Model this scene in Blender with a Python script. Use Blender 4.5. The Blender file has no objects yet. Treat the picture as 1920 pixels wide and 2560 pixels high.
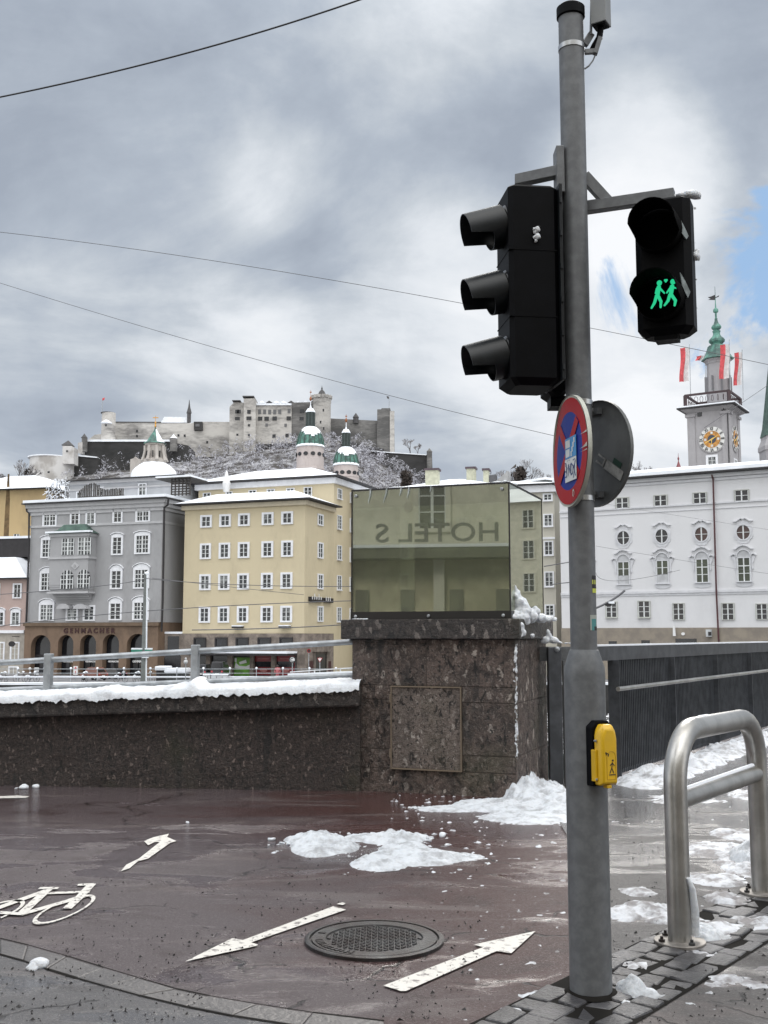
import bpy, bmesh, math, random
from mathutils import Vector, Matrix, noise
R = math.radians
random.seed(7)
SC = bpy.context.scene
COL = SC.collection
# ------------------------------------------------------------ camera
PITCH = R(6.55); F = 2700.0; CH = 1.5
cd = bpy.data.cameras.new('camera'); cam = bpy.data.objects.new('camera', cd); COL.objects.link(cam)
cam.location = (0, 0, CH); cam.rotation_euler = (R(90) + PITCH, 0, 0)
cd.sensor_fit = 'HORIZONTAL'; cd.sensor_width = 24; cd.lens = F / 1920 * 24
cd.clip_start = 0.05; cd.clip_end = 6000
SC.camera = cam
SC.view_settings.view_transform = 'Standard'; SC.view_settings.look = 'None'
SC.view_settings.exposure = 0.0; SC.view_settings.gamma = 1
CP, SP = math.cos(PITCH), math.sin(PITCH)

def ray(px, py):
    u = (px - 960) / F; v = (1280 - py) / F
    return Vector((u, CP - v * SP, SP + v * CP))
def at(px, py, Y):
    d = ray(px, py); t = Y / d.y
    return Vector((d.x * t, Y, CH + d.z * t))
def gnd(px, py, z=0.0):
    d = ray(px, py); t = (z - CH) / d.z
    return Vector((d.x * t, d.y * t, z))

# ------------------------------------------------------------ world
SUN_EL, SUN_AZ = R(34), R(14)      # azimuth measured from +Y towards +X: ahead and to the right
W = bpy.data.worlds.new('World'); SC.world = W; W.use_nodes = True
nt = W.node_tree; nt.nodes.clear()
def node(nt, kind, ins=None, **props):
    n = nt.nodes.new(kind)
    for k, v in props.items(): setattr(n, k, v)
    for k, v in (ins or {}).items():
        s = n.inputs[k]
        if isinstance(v, bpy.types.NodeSocket): nt.links.new(v, s)
        else: s.default_value = v
    return n
def mth(nt, op, a, b=0.0, c=0.0, clamp=False):
    return node(nt, 'ShaderNodeMath', {0: a, 1: b, 2: c}, operation=op, use_clamp=clamp).outputs[0]
def mapr(nt, v, a, b, c=0.0, d=1.0, kind='SMOOTHSTEP'):
    return node(nt, 'ShaderNodeMapRange', {0: v, 1: a, 2: b, 3: c, 4: d}, interpolation_type=kind).outputs[0]
def mixc(nt, f, a, b, mode='MIX'):
    n = node(nt, 'ShaderNodeMix', {0: f, 6: a, 7: b}, data_type='RGBA', blend_type=mode); return n.outputs[2]
def c4(c): return (c[0], c[1], c[2], 1.0)
tc = node(nt, 'ShaderNodeTexCoord'); D0 = tc.outputs['Generated']
sep = node(nt, 'ShaderNodeSeparateXYZ', {0: D0})
zz = mth(nt, 'MAXIMUM', mth(nt, 'ADD', sep.outputs[2], 0.22), 0.12)
pl = node(nt, 'ShaderNodeCombineXYZ', {0: mth(nt, 'DIVIDE', sep.outputs[0], zz), 1: mth(nt, 'DIVIDE', sep.outputs[1], zz), 2: 0.3}).outputs[0]
def wn(scale, det, rough, dist=0.0, off=(0, 0, 0), src=None):
    mp = node(nt, 'ShaderNodeMapping', {0: src or pl, 1: off})
    return node(nt, 'ShaderNodeTexNoise', {'Vector': mp.outputs[0], 'Scale': scale, 'Detail': det, 'Roughness': rough, 'Distortion': dist}).outputs[0]
n1 = wn(1.9, 10, 0.58, 0.35, (3.1, 1.2, 0)); n2 = wn(0.7, 4, 0.5, 0.0, (7.7, 2.0, 0)); n3 = wn(9.0, 6, 0.6, 0.2, (1.0, 5.0, 2.0), D0)
def blob(px, py, inner, outer):
    d = ray(px, py).normalized()
    dt = node(nt, 'ShaderNodeVectorMath', {0: D0, 1: tuple(d)}, operation='DOT_PRODUCT').outputs['Value']
    return mapr(nt, dt, math.cos(R(outer)), math.cos(R(inner)))
cl = mth(nt, 'ADD', mth(nt, 'MULTIPLY', n1, .95), mth(nt, 'MULTIPLY', n2, 0.25))
cl = mth(nt, 'SUBTRACT', cl, .095)
cl = mth(nt, 'ADD', cl, mth(nt, 'MULTIPLY', mth(nt, 'SUBTRACT', n3, 0.5), 0.30))
for (px, py, i, o, w) in ((1580, 440, .5, 6, .30), (1540, 560, 1, 7, .16), (700, 450, 0, 4, .10), (1080, 700, 1, 7, .22), (1020, 560, 0, 5, .06), (560, 930, 1, 6, .16), (700, 900, 0, 5, .08), (1450, 950, 1, 9, .26),
                          (1800, 950, 1, 11, .18), (250, 450, 3, 18, -.02), (100, 1050, 1, 10, .07), (1420, 330, 0, 5, -.05), (940, 560, 0, 6, -.12), (1150, 620, 0, 4, .07), (1250, 380, 0, 6, -.12), (1700, 120, 2, 10, -.06), (900, 860, 0, 6, -.05)):
    cl = mth(nt, 'ADD', cl, mth(nt, 'MULTIPLY', blob(px, py, i, o), w))
ramp = node(nt, 'ShaderNodeValToRGB', {0: cl})
el = ramp.color_ramp.elements
el[0].position = 0.36; el[0].color = (.37, .42, .50, 1); el[1].position = 0.92; el[1].color = (.95, .97, 1.0, 1)
for p, c in ((.48, (.45, .505, .585, 1)), (.60, (.59, .64, .70, 1)), (.72, (.77, .81, .86, 1))):
    e = el.new(p); e.color = c
sky = node(nt, 'ShaderNodeTexSky', sky_type='NISHITA', sun_disc=False, sun_elevation=SUN_EL, sun_rotation=SUN_AZ, altitude=400, dust_density=.6)
skyc = node(nt, 'ShaderNodeVectorMath', {0: sky.outputs[0], 3: 0.10}, operation='SCALE').outputs[0]
# blue gaps in the cloud at the right
hole = mth(nt, 'MAXIMUM', mth(nt, 'MAXIMUM', mth(nt, 'MULTIPLY', blob(1905, 660, 0, 6.0), .93), mth(nt, 'MULTIPLY', blob(1530, 755, 0, 4.2), .74)), mth(nt, 'MULTIPLY', blob(1790, 790, 0, 5.0), .84))
n4 = wn(7.0, 9, 0.6, 0.5, (2, 9, 1), D0)
hole = mapr(nt, mth(nt, 'ADD', mth(nt, 'MULTIPLY', hole, .75), mth(nt, 'MULTIPLY', mth(nt, 'SUBTRACT', n4, .5), 2.0)), .56, .74)
blue = mixc(nt, .06, (.31, .51, .80, 1), skyc)
cc = mixc(nt, mth(nt, 'MULTIPLY', hole, .92), ramp.outputs[0], blue)
# overcast luminance: brighter towards the zenith and behind the viewer
up = mapr(nt, sep.outputs[2], .48, .85, 1.0, 2.35); back = mapr(nt, sep.outputs[1], .35, -.3, 1.0, 2.7)
cc = node(nt, 'ShaderNodeVectorMath', {0: cc, 3: mth(nt, 'MULTIPLY', up, back)}, operation='SCALE').outputs[0]
warm = mixc(nt, mapr(nt, mth(nt, 'MAXIMUM', mapr(nt, sep.outputs[2], .48, .85), mapr(nt, sep.outputs[1], .35, -.3)), 0, 1), (1, 1, 1, 1), (1.10, 1.0, .88, 1))
cc = node(nt, 'ShaderNodeVectorMath', {0: cc, 1: warm}, operation='MULTIPLY').outputs[0]
bg = node(nt, 'ShaderNodeBackground', {0: cc, 1: 1.0})
nt.links.new(bg.outputs[0], node(nt, 'ShaderNodeOutputWorld').inputs[0])
# ------------------------------------------------------------ sun (veiled)
sd = bpy.data.lights.new('sun', 'SUN'); sd.energy = 1.5; sd.angle = R(18); sd.color = (1, .96, .9)
sun = bpy.data.objects.new('sun', sd); COL.objects.link(sun)
sdir = Vector((math.sin(SUN_AZ) * math.cos(SUN_EL), math.cos(SUN_AZ) * math.cos(SUN_EL), math.sin(SUN_EL)))
sun.rotation_euler = sdir.to_track_quat('Z', 'Y').to_euler()

# ------------------------------------------------------------ helpers
ORG = {}
class MB:
    def __init__(s, M=None): s.v = []; s.f = []; s.m = []; s.M = M or Matrix(); s.mi = 0
    def add(s, vs, fs, m=None):
        b = len(s.v); s.v += [s.M @ Vector(p) for p in vs]
        for f in fs: s.f.append([b + i for i in f]); s.m.append(s.mi if m is None else m)
        return s
    def box(s, x0, x1, y0, y1, z0, z1, m=None):
        return s.add([(x0, y0, z0), (x1, y0, z0), (x1, y1, z0), (x0, y1, z0), (x0, y0, z1), (x1, y0, z1), (x1, y1, z1), (x0, y1, z1)],
                     [(0, 3, 2, 1), (4, 5, 6, 7), (0, 1, 5, 4), (1, 2, 6, 5), (2, 3, 7, 6), (3, 0, 4, 7)], m)
    def prism(s, pts, y0, y1, m=None):          # polygon in x,z pushed along y
        n = len(pts); vs = [(p[0], y0, p[1]) for p in pts] + [(p[0], y1, p[1]) for p in pts]
        fs = [tuple(range(n)), tuple(range(2 * n - 1, n - 1, -1))] + [(i, i + n, (i + 1) % n + n, (i + 1) % n) for i in range(n)]
        return s.add(vs, fs, m)
    def slab(s, pts, z0, z1, m=None):           # polygon in x,y pushed along z
        n = len(pts); vs = [(p[0], p[1], z0) for p in pts] + [(p[0], p[1], z1) for p in pts]
        fs = [tuple(range(n - 1, -1, -1)), tuple(range(n, 2 * n))] + [(i, (i + 1) % n, (i + 1) % n + n, i + n) for i in range(n)]
        return s.add(vs, fs, m)
    def hexa(s, a, m=None):                     # 8 corners: bottom 4, top 4
        return s.add(a, [(0, 3, 2, 1), (4, 5, 6, 7), (0, 1, 5, 4), (1, 2, 6, 5), (2, 3, 7, 6), (3, 0, 4, 7)], m)
    def beam(s, p, q, w, h, m=None, up=(0, 0, 1)):
        p, q = Vector(p), Vector(q); d = (q - p).normalized(); sd = d.cross(Vector(up))
        if sd.length < 1e-4: sd = Vector((1, 0, 0))
        sd.normalize(); u = sd.cross(d); a = []
        for b in (p, q):
            for i, j in ((-1, -1), (1, -1), (1, 1), (-1, 1)): a.append(b + sd * i * w / 2 + u * j * h / 2)
        return s.add(a, [(0, 1, 2, 3), (7, 6, 5, 4), (0, 4, 5, 1), (1, 5, 6, 2), (2, 6, 7, 3), (3, 7, 4, 0)], m)
    def tube(s, pts, r, n=8, m=None, cap=True):
        pts = [Vector(p) for p in pts]; rs = r if isinstance(r, (list, tuple)) else [r] * len(pts)
        vs = []; ref = None
        for i, p in enumerate(pts):
            d = (pts[min(i + 1, len(pts) - 1)] - pts[max(i - 1, 0)]).normalized()
            if ref is None:
                ref = d.cross(Vector((0, 0, 1)))
                if ref.length < 1e-3: ref = d.cross(Vector((1, 0, 0)))
            ref = (ref - d * ref.dot(d)).normalized(); b = d.cross(ref)
            for k in range(n):
                a = 2 * math.pi * k / n; vs.append(p + (ref * math.cos(a) + b * math.sin(a)) * rs[i])
        fs = [(i * n + k, i * n + (k + 1) % n, (i + 1) * n + (k + 1) % n, (i + 1) * n + k) for i in range(len(pts) - 1) for k in range(n)]
        if cap: fs += [tuple(range(n - 1, -1, -1)), tuple(range((len(pts) - 1) * n, len(pts) * n))]
        return s.add(vs, fs, m)
    def lathe(s, c, prof, n=16, m=None, a0=0.0, cap=True):
        vs = [(c[0] + r * math.cos(a0 + 2 * math.pi * k / n), c[1] + r * math.sin(a0 + 2 * math.pi * k / n), z) for r, z in prof for k in range(n)]
        fs = [(i * n + k, i * n + (k + 1) % n, (i + 1) * n + (k + 1) % n, (i + 1) * n + k) for i in range(len(prof) - 1) for k in range(n)]
        if cap: fs += [tuple(range(n - 1, -1, -1)), tuple(range((len(prof) - 1) * n, len(prof) * n))]
        return s.add(vs, fs, m)
    def ball(s, c, r, n=10, m=None, sq=1.0):
        return s.lathe(c, [(max(r * math.sin(math.pi * i / n), .001 * r), c[2] - sq * r * math.cos(math.pi * i / n)) for i in range(n + 1)], n + 4, m)
    def quad(s, a, b, c, d, m=None): return s.add([a, b, c, d], [(0, 1, 2, 3)], m)
    def build(s, name, mats, parent=None, smooth=None, bevel=0, label=None):
        me = bpy.data.meshes.new(name)
        if parent is not None: org = ORG[parent.name]
        else:
            xs = [v.x for v in s.v]; ys = [v.y for v in s.v]; zs = [v.z for v in s.v]
            org = Vector(((min(xs) + max(xs)) / 2, (min(ys) + max(ys)) / 2, min(zs)))
        me.from_pydata([v - org for v in s.v], [], s.f)
        if not isinstance(mats, (list, tuple)): mats = [mats]
        for m_ in mats: me.materials.append(m_)
        me.polygons.foreach_set('material_index', s.m)
        if smooth is not None:
            me.polygons.foreach_set('use_smooth', [True] * len(me.polygons)); me.update()
            me.set_sharp_from_angle(angle=R(smooth))
        me.validate(); me.update()
        o = bpy.data.objects.new(name, me); COL.objects.link(o)
        if parent is not None: o.parent = parent; ORG[o.name] = org
        else: o.location = org; ORG[o.name] = org
        if bevel:
            b = o.modifiers.new('bevel', 'BEVEL'); b.width = bevel; b.segments = 2; b.limit_method = 'ANGLE'; b.angle_limit = R(40)
        if label: o['label'] = label
        return o
def tag(o, label, cat, group=None, kind=None):
    if label: o['label'] = label
    if cat: o['category'] = cat
    if group: o['group'] = group
    if kind: o['kind'] = kind
    return o
def thing(name, label, cat, loc, group=None):
    o = bpy.data.objects.new(name, None); COL.objects.link(o); o.empty_display_size = .2
    o.location = loc; ORG[o.name] = Vector(loc); return tag(o, label, cat, group)
def dup(root, loc, rotz, label=None, scale=None):
    def cp(o, par):
        c = o.copy(); COL.objects.link(c)
        if par: c.parent = par
        for ch in list(o.children): cp(ch, c)
        return c
    r = cp(root, None); r.location = loc; r.rotation_euler = (0, 0, rotz)
    if scale: r.scale = scale
    if label: r['label'] = label
    return r
def text_geo(txt, size, depth, offset=0.0, align='CENTER', sx=1.0):
    cu = bpy.data.curves.new('txt', 'FONT'); cu.body = txt; cu.size = size; cu.extrude = depth; cu.offset = offset
    cu.align_x = align; cu.align_y = 'CENTER'; cu.resolution_u = 3
    o = bpy.data.objects.new('txt', cu); COL.objects.link(o)
    dg = bpy.context.evaluated_depsgraph_get(); me = o.evaluated_get(dg).to_mesh()
    vs = [(v.co.x * sx, v.co.y, v.co.z) for v in me.vertices]; fs = [tuple(p.vertices) for p in me.polygons]
    o.evaluated_get(dg).to_mesh_clear(); COL.objects.unlink(o); bpy.data.objects.remove(o); bpy.data.curves.remove(cu)
    return vs, fs
def put_text(mb, M, txt, size, depth, m=0, **k):    # text upright in M's x,z plane, facing -y
    vs, fs = text_geo(txt, size, depth, **k); old = mb.M; mb.M = M
    mb.add([(x, -z, y) for x, y, z in vs], fs, m); mb.M = old
class Face:                                          # a vertical wall plane through two plan points
    def __init__(s, A, B, z0=0.0):
        s.A = Vector((A[0], A[1], 0)); s.B = Vector((B[0], B[1], 0)); s.d = (s.B - s.A).normalized(); s.len = (s.B - s.A).length
        s.n = Vector((-s.d.y, s.d.x, 0))            # inward (left of A->B)
        s.M = Matrix(((s.d.x, s.n.x, 0, s.A.x), (s.d.y, s.n.y, 0, s.A.y), (0, 0, 1, 0), (0, 0, 0, 1)))
    def L(s, px, py):
        d = ray(px, py); t = (s.A.dot(s.n)) / (d.dot(s.n)); p = d * t
        return (p - s.A).dot(s.d), CH + p.z
    def Lp(s, pts): return [s.L(*p) for p in pts]
    def P(s, a, o, z): return s.A + s.d * a + s.n * o + Vector((0, 0, z))
    def side(s, a=None): # perpendicular face going inward from point a (default: end B)
        p = s.A + s.d * (s.len if a is None else a); return Face(p, p + s.n)
# ------------------------------------------------------------ materials
def mat(name, col, rough=.7, metal=0.0, var=.12, vs=2.0, bump=0.0, bs=30.0, spec=.5, det=5, col2=None, emit=None, coat=0.0, lo=.35, hi=.65):
    m = bpy.data.materials.new(name); m.use_nodes = True; nt = m.node_tree; b = nt.nodes['Principled BSDF']
    b.inputs['Roughness'].default_value = rough; b.inputs['Metallic'].default_value = metal; b.inputs['Specular IOR Level'].default_value = spec
    b.inputs['Coat Weight'].default_value = coat
    tx = node(nt, 'ShaderNodeTexCoord').outputs['Object']
    if var or col2:
        nz = node(nt, 'ShaderNodeTexNoise', {'Vector': tx, 'Scale': vs, 'Detail': det, 'Roughness': .6}).outputs[0]
        f = mapr(nt, nz, lo, hi)
        a = col2 or tuple(c * (1 - var) for c in col); bb = col if col2 else tuple(min(1, c * (1 + var)) for c in col)
        nt.links.new(mixc(nt, f, c4(a), c4(bb)), b.inputs['Base Color'])
    else: b.inputs['Base Color'].default_value = c4(col)
    if bump:
        nb = node(nt, 'ShaderNodeTexNoise', {'Vector': tx, 'Scale': bs, 'Detail': 4, 'Roughness': .65}).outputs[0]
        bp = node(nt, 'ShaderNodeBump', {'Strength': bump, 'Height': nb, 'Distance': .02}); nt.links.new(bp.outputs[0], b.inputs['Normal'])
    if emit: b.inputs['Emission Color'].default_value = c4(emit[0]); b.inputs['Emission Strength'].default_value = emit[1]
    return m
def stain(name, col, dark, vs=.25, lo=.45, hi=.7, rough=.85, bump=.2, bs=4.0, zs=2.0):
    """plaster with streaky weathering; stretched along z"""
    m = mat(name, col, rough, var=0.0, bump=bump, bs=bs); nt = m.node_tree; b = nt.nodes['Principled BSDF']
    tx = node(nt, 'ShaderNodeTexCoord').outputs['Object']
    mp = node(nt, 'ShaderNodeMapping', {0: tx, 3: (1, 1, 1 / zs)}).outputs[0]
    a = node(nt, 'ShaderNodeTexNoise', {'Vector': mp, 'Scale': vs, 'Detail': 8, 'Roughness': .62, 'Distortion': .3}).outputs[0]
    c = node(nt, 'ShaderNodeTexNoise', {'Vector': mp, 'Scale': vs * 9, 'Detail': 4, 'Roughness': .6}).outputs[0]
    f = mapr(nt, mth(nt, 'ADD', mth(nt, 'MULTIPLY', a, .75), mth(nt, 'MULTIPLY', c, .25)), lo, hi)
    nt.links.new(mixc(nt, f, c4(col), c4(dark)), b.inputs['Base Color']); return m
def conglomerate(name, matrix, pebble, dark, scale=11, wet=.45, pits=1.0, stn=.8):
    m = mat(name, matrix, wet, var=0); nt = m.node_tree; b = nt.nodes['Principled BSDF']
    tx = node(nt, 'ShaderNodeTexCoord').outputs['Object']
    def ns(sc, det, ro, di=0.0, st=(1, 1, 1), off=(0, 0, 0)): return node(nt, 'ShaderNodeTexNoise', {'Vector': node(nt, 'ShaderNodeMapping', {0: tx, 1: off, 3: st}).outputs[0], 'Scale': sc, 'Detail': det, 'Roughness': ro, 'Distortion': di})
    wv = node(nt, 'ShaderNodeVectorMath', {0: tx, 1: node(nt, 'ShaderNodeVectorMath', {0: ns(7, 5, .6).outputs['Color'], 3: .16}, operation='SCALE').outputs[0]}, operation='ADD').outputs[0]
    wv = node(nt, 'ShaderNodeMapping', {0: wv, 3: (1.15, 1.15, .62)}).outputs[0]
    def vor(sc): 
        v = node(nt, 'ShaderNodeTexVoronoi', {'Vector': wv, 'Scale': sc, 'Randomness': 1.0}); return v.outputs['Distance'], node(nt, 'ShaderNodeSeparateColor', {0: v.outputs['Color']}).outputs
    d1, c1 = vor(scale); d2, c2 = vor(scale * 2.2); d3, c3 = vor(scale * 4.6)
    f1 = ns(scale * 1.3, 10, .72, .4).outputs[0]; f2 = ns(scale * .75, 8, .68, .8, (1.2, 1.2, .6), (5, 3, 1)).outputs[0]
    c = mixc(nt, mapr(nt, f1, .36, .62), c4(dark), c4(matrix))
    c = mixc(nt, mth(nt, 'MULTIPLY', mapr(nt, d3, .45, .33), mapr(nt, c3[0], .35, 1.0, 0, .75, 'LINEAR')), c, c4(tuple(.45 * p + .55 * q for p, q in zip(pebble, matrix))))
    c = mixc(nt, mth(nt, 'MULTIPLY', mapr(nt, d2, .42, .32), mapr(nt, c2[0], .5, 1.0, 0, .8, 'LINEAR')), c, c4(tuple(.7 * p + .3 * q for p, q in zip(pebble, matrix))))
    big = mth(nt, 'MULTIPLY', mapr(nt, d1, .36, .27), mapr(nt, c1[0], .55, .9, 0, 1, 'LINEAR')); c = mixc(nt, mth(nt, 'MULTIPLY', big, .95), c, c4(tuple(min(1, x * 1.25) for x in pebble)))
    pit = mth(nt, 'MAXIMUM', mapr(nt, f2, .585, .615), mth(nt, 'MULTIPLY', mapr(nt, d2, .36, .30), mapr(nt, c2[1], .80, .82)))
    pit = mth(nt, 'MULTIPLY', pit, pits); c = mixc(nt, mth(nt, 'MULTIPLY', pit, .92), c, (.008, .007, .006, 1))
    nf = ns(70, 5, .7).outputs[0]; c = mixc(nt, mapr(nt, nf, .4, .7, .0, .5), c, c4(dark))
    isl = node(nt, 'ShaderNodeNewGeometry').outputs['Random Per Island']
    c = node(nt, 'ShaderNodeVectorMath', {0: c, 3: mapr(nt, isl, 0, 1, .75, 1.25, 'LINEAR')}, operation='SCALE').outputs[0]
    st_ = ns(1.3, 6, .6, .4, (2.2, 2.2, .5)).outputs[0]; c = mixc(nt, mapr(nt, st_, .54, .66, 0, stn), c, (.010, .010, .010, 1))
    gr = ns(1.1, 3, .5).outputs[0]; c = mixc(nt, mapr(nt, gr, .56, .72, 0, .4), c, (.055, .055, .022, 1))
    nt.links.new(c, b.inputs['Base Color'])
    h = mth(nt, 'ADD', mth(nt, 'SUBTRACT', mth(nt, 'MULTIPLY', f1, 1.2), mth(nt, 'MULTIPLY', pit, 1.3)), mth(nt, 'MULTIPLY', nf, .6))
    nt.links.new(node(nt, 'ShaderNodeBump', {'Strength': 1.0, 'Distance': .035, 'Height': h}).outputs[0], b.inputs['Normal'])
    return m
def asphalt(name, red, grey, kind='path'):
    m = mat(name, grey, .4, var=0); nt = m.node_tree; b = nt.nodes['Principled BSDF']
    P = node(nt, 'ShaderNodeNewGeometry').outputs['Position']; sp = node(nt, 'ShaderNodeSeparateXYZ', {0: P})
    def ns(scale, det=6, rough=.6, dist=0.0, sc=(1, 1, 1), rot=0.0, off=(0, 0, 0)):
        mp = node(nt, 'ShaderNodeMapping', {0: P, 1: off, 2: (0, 0, rot), 3: sc}).outputs[0]
        return node(nt, 'ShaderNodeTexNoise', {'Vector': mp, 'Scale': scale, 'Detail': det, 'Roughness': rough, 'Distortion': dist}).outputs[0]
    a = ns(.9, 8, .62, .6, (.55, 1.5, 1), R(-18)); g = ns(240, 2, .6); g2 = ns(60, 3, .7)
    vc = node(nt, 'ShaderNodeTexVoronoi', {'Vector': P, 'Scale': 150.0}); gs = node(nt, 'ShaderNodeSeparateColor', {0: vc.outputs['Color']})
    # red and grey surfacing: redder to the right and along the wall
    pos = mth(nt, 'ADD', mth(nt, 'MULTIPLY', sp.outputs[0], .30), mth(nt, 'MULTIPLY', sp.outputs[1], .055))
    rf = mapr(nt, mth(nt, 'ADD', pos, mth(nt, 'MULTIPLY', a, 1.5)), .75, 1.30) if kind == 'path' else mapr(nt, a, .9, 1.0)
    c = mixc(nt, rf, c4(grey), c4(red))
    blot = ns(2.3, 7, .65, .8, off=(4, 2, 0)); c = mixc(nt, mapr(nt, blot, .52, .66, 0, .55), c, c4(tuple(x * .45 for x in red)))
    pal = ns(1.3, 6, .6, 1.0, (.5, 1.6, 1), R(-12), (9, 3, 0)); c = mixc(nt, mapr(nt, pal, .56, .66, 0, .5), c, (.15, .125, .12, 1))
    c = mixc(nt, mapr(nt, gs.outputs[0], .78, 1.0, 0, .5), c, (.22, .20, .195, 1))
    c = mixc(nt, mapr(nt, g, .48, .3, 0, .7), c, (.010, .009, .009, 1))
    # cracks
    wv = node(nt, 'ShaderNodeVectorMath', {0: P, 1: node(nt, 'ShaderNodeVectorMath', {0: node(nt, 'ShaderNodeTexNoise', {'Vector': P, 'Scale': 1.5, 'Detail': 5}).outputs['Color'], 3: .9}, operation='SCALE').outputs[0]}, operation='ADD').outputs[0]
    cr = node(nt, 'ShaderNodeTexVoronoi', {'Vector': wv, 'Scale': .55}, feature='DISTANCE_TO_EDGE').outputs[0]
    crk = mth(nt, 'MULTIPLY', mapr(nt, cr, .008, .003), mapr(nt, blot, .46, .54)); c = mixc(nt, mth(nt, 'MULTIPLY', crk, .8), c, (.008, .007, .007, 1))
    nt.links.new(c, b.inputs['Base Color'])
    wetp = ns(1.6, 7, .6, .5, (.6, 1.4, 1), R(-15), (1, 7, 0))
    near = mapr(nt, sp.outputs[1], 7.0, 9.6, 0, .22)              # water stands in the low strip along the wall
    wet = mapr(nt, mth(nt, 'ADD', wetp, near), .50, .62)
    nt.links.new(mapr(nt, wet, 0, 1, .46, .11, 'LINEAR'), b.inputs['Roughness'])
    b.inputs['Specular IOR Level'].default_value = .42
    hgt = mth(nt, 'ADD', mth(nt, 'ADD', g, gs.outputs[0]), mth(nt, 'ADD', g2, mth(nt, 'MULTIPLY', crk, -2.0)))
    nt.links.new(node(nt, 'ShaderNodeBump', {'Strength': mapr(nt, wet, 0, 1, .75, .16, 'LINEAR'), 'Distance': .008, 'Height': hgt}).outputs[0], b.inputs['Normal'])
    return m
def snowmat(name, col=(.82, .85, .9), dirt=(.55, .55, .56), bump=.35, lo=.5, hi=.75, scale=9.0):
    m = mat(name, col, .55, var=0); nt = m.node_tree; b = nt.nodes['Principled BSDF']
    tx = node(nt, 'ShaderNodeTexCoord').outputs['Object']
    a = node(nt, 'ShaderNodeTexNoise', {'Vector': tx, 'Scale': scale, 'Detail': 6, 'Roughness': .6}).outputs[0]
    nt.links.new(mixc(nt, mapr(nt, a, lo, hi), c4(col), c4(dirt)), b.inputs['Base Color'])
    h = node(nt, 'ShaderNodeTexNoise', {'Vector': tx, 'Scale': 38.0, 'Detail': 8, 'Roughness': .7}).outputs[0]
    nt.links.new(node(nt, 'ShaderNodeBump', {'Strength': bump, 'Distance': .02, 'Height': h}).outputs[0], b.inputs['Normal'])
    b.inputs['Subsurface Weight'].default_value = .25; b.inputs['Subsurface Radius'].default_value = (.03, .035, .04); b.inputs['Subsurface Scale'].default_value = .5
    return m
SNOW = snowmat('snow', (.74, .77, .81), (.50, .51, .54), .8, .42, .72, 7.0); SNOWG = snowmat('ground_snow', (.66, .69, .73), (.38, .39, .41), 1.0, .42, .70, 10.0); SLUSH = snowmat('slush', (.62, .65, .70), (.16, .15, .15), .5, .42, .7, 14.0)
SNOWF = mat('far_snow', (.80, .83, .88), .8, var=.06, vs=.5)
GALV = mat('galvanised_steel', (.165, .172, .18), .5, .3, var=0, col2=(.125, .130, .137), vs=22, bump=.05, bs=60, lo=.35, hi=.7)
GALV_L = mat('galvanised_light', (.36, .38, .40), .45, .55, var=.2, vs=8)
STAIN_L = mat('brushed_steel', (.43, .42, .40), .33, .9, var=.14, vs=6, bump=.05, bs=60)
BLACK = mat('black_plastic', (.0018, .002, .003), .55, var=.3, vs=8, spec=.10)
INKB = mat('matt_black', (.002, .002, .002), .9, var=0, spec=.05)
VISOR = mat('visor_plastic', (.006, .008, .010), .42, var=.3, vs=8, spec=.35)
DKRAIL = mat('dark_painted_rail', (.060, .064, .072), .5, .2, var=.25, vs=6)
RUBBER = mat('black_rubber', (.015, .015, .016), .7)
GLASS = mat('window_glass', (.014, .018, .022), .07, var=.5, vs=.9)
GLASS2 = mat('window_glass_curtained', (.17, .18, .18), .15, var=0, col2=(.02, .024, .028), vs=1.6, lo=.45, hi=.55)
GLASSB = mat('window_glass_dark', (.012, .013, .016), .1, var=.4, vs=.5)
# ============================================================ SETTING: far bank, river
FZ = -2.3                                            # far quay level
def R1(x, y): return (x * .28933, 1180 + y * .28933)
def R2(x, y): return (440 + x * .28933, 1180 + y * .28933)
def R3(x, y): return (x * .33755, 940 + y * .33755)
def R4(x, y): return (540 + x * .34961, 940 + y * .34961)
def W1(x, y): return (1440 + x * .28933, 1140 + y * .28933)
def TW(x, y): return (1640 + x * .2351, 680 + y * .2351)
def HX(px, Y, py=1590):
    v = at(px, py, Y); v.z = 0; return v
#              # plan point on the horizon row
quay_m = mat('quay_pavement', (.20, .20, .21), .6, var=.35, vs=.6, bump=.1)
tag(MB().slab([(-400, 87), (400, 87), (900, 1500), (-900, 1500)], FZ - 6, FZ).build('far_bank_ground', quay_m), 'grey wet ground of the opposite river bank', 'ground', kind='structure')
tag(MB().slab([(-600, 5), (600, 5), (600, 95), (-600, 95)], -9, -7.5).build('river_water', mat('river_water', (.03, .05, .045), .12, var=.3, vs=.3, bump=.3, bs=2)), 'grey green river water below the quay', 'water', kind='structure')
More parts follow.
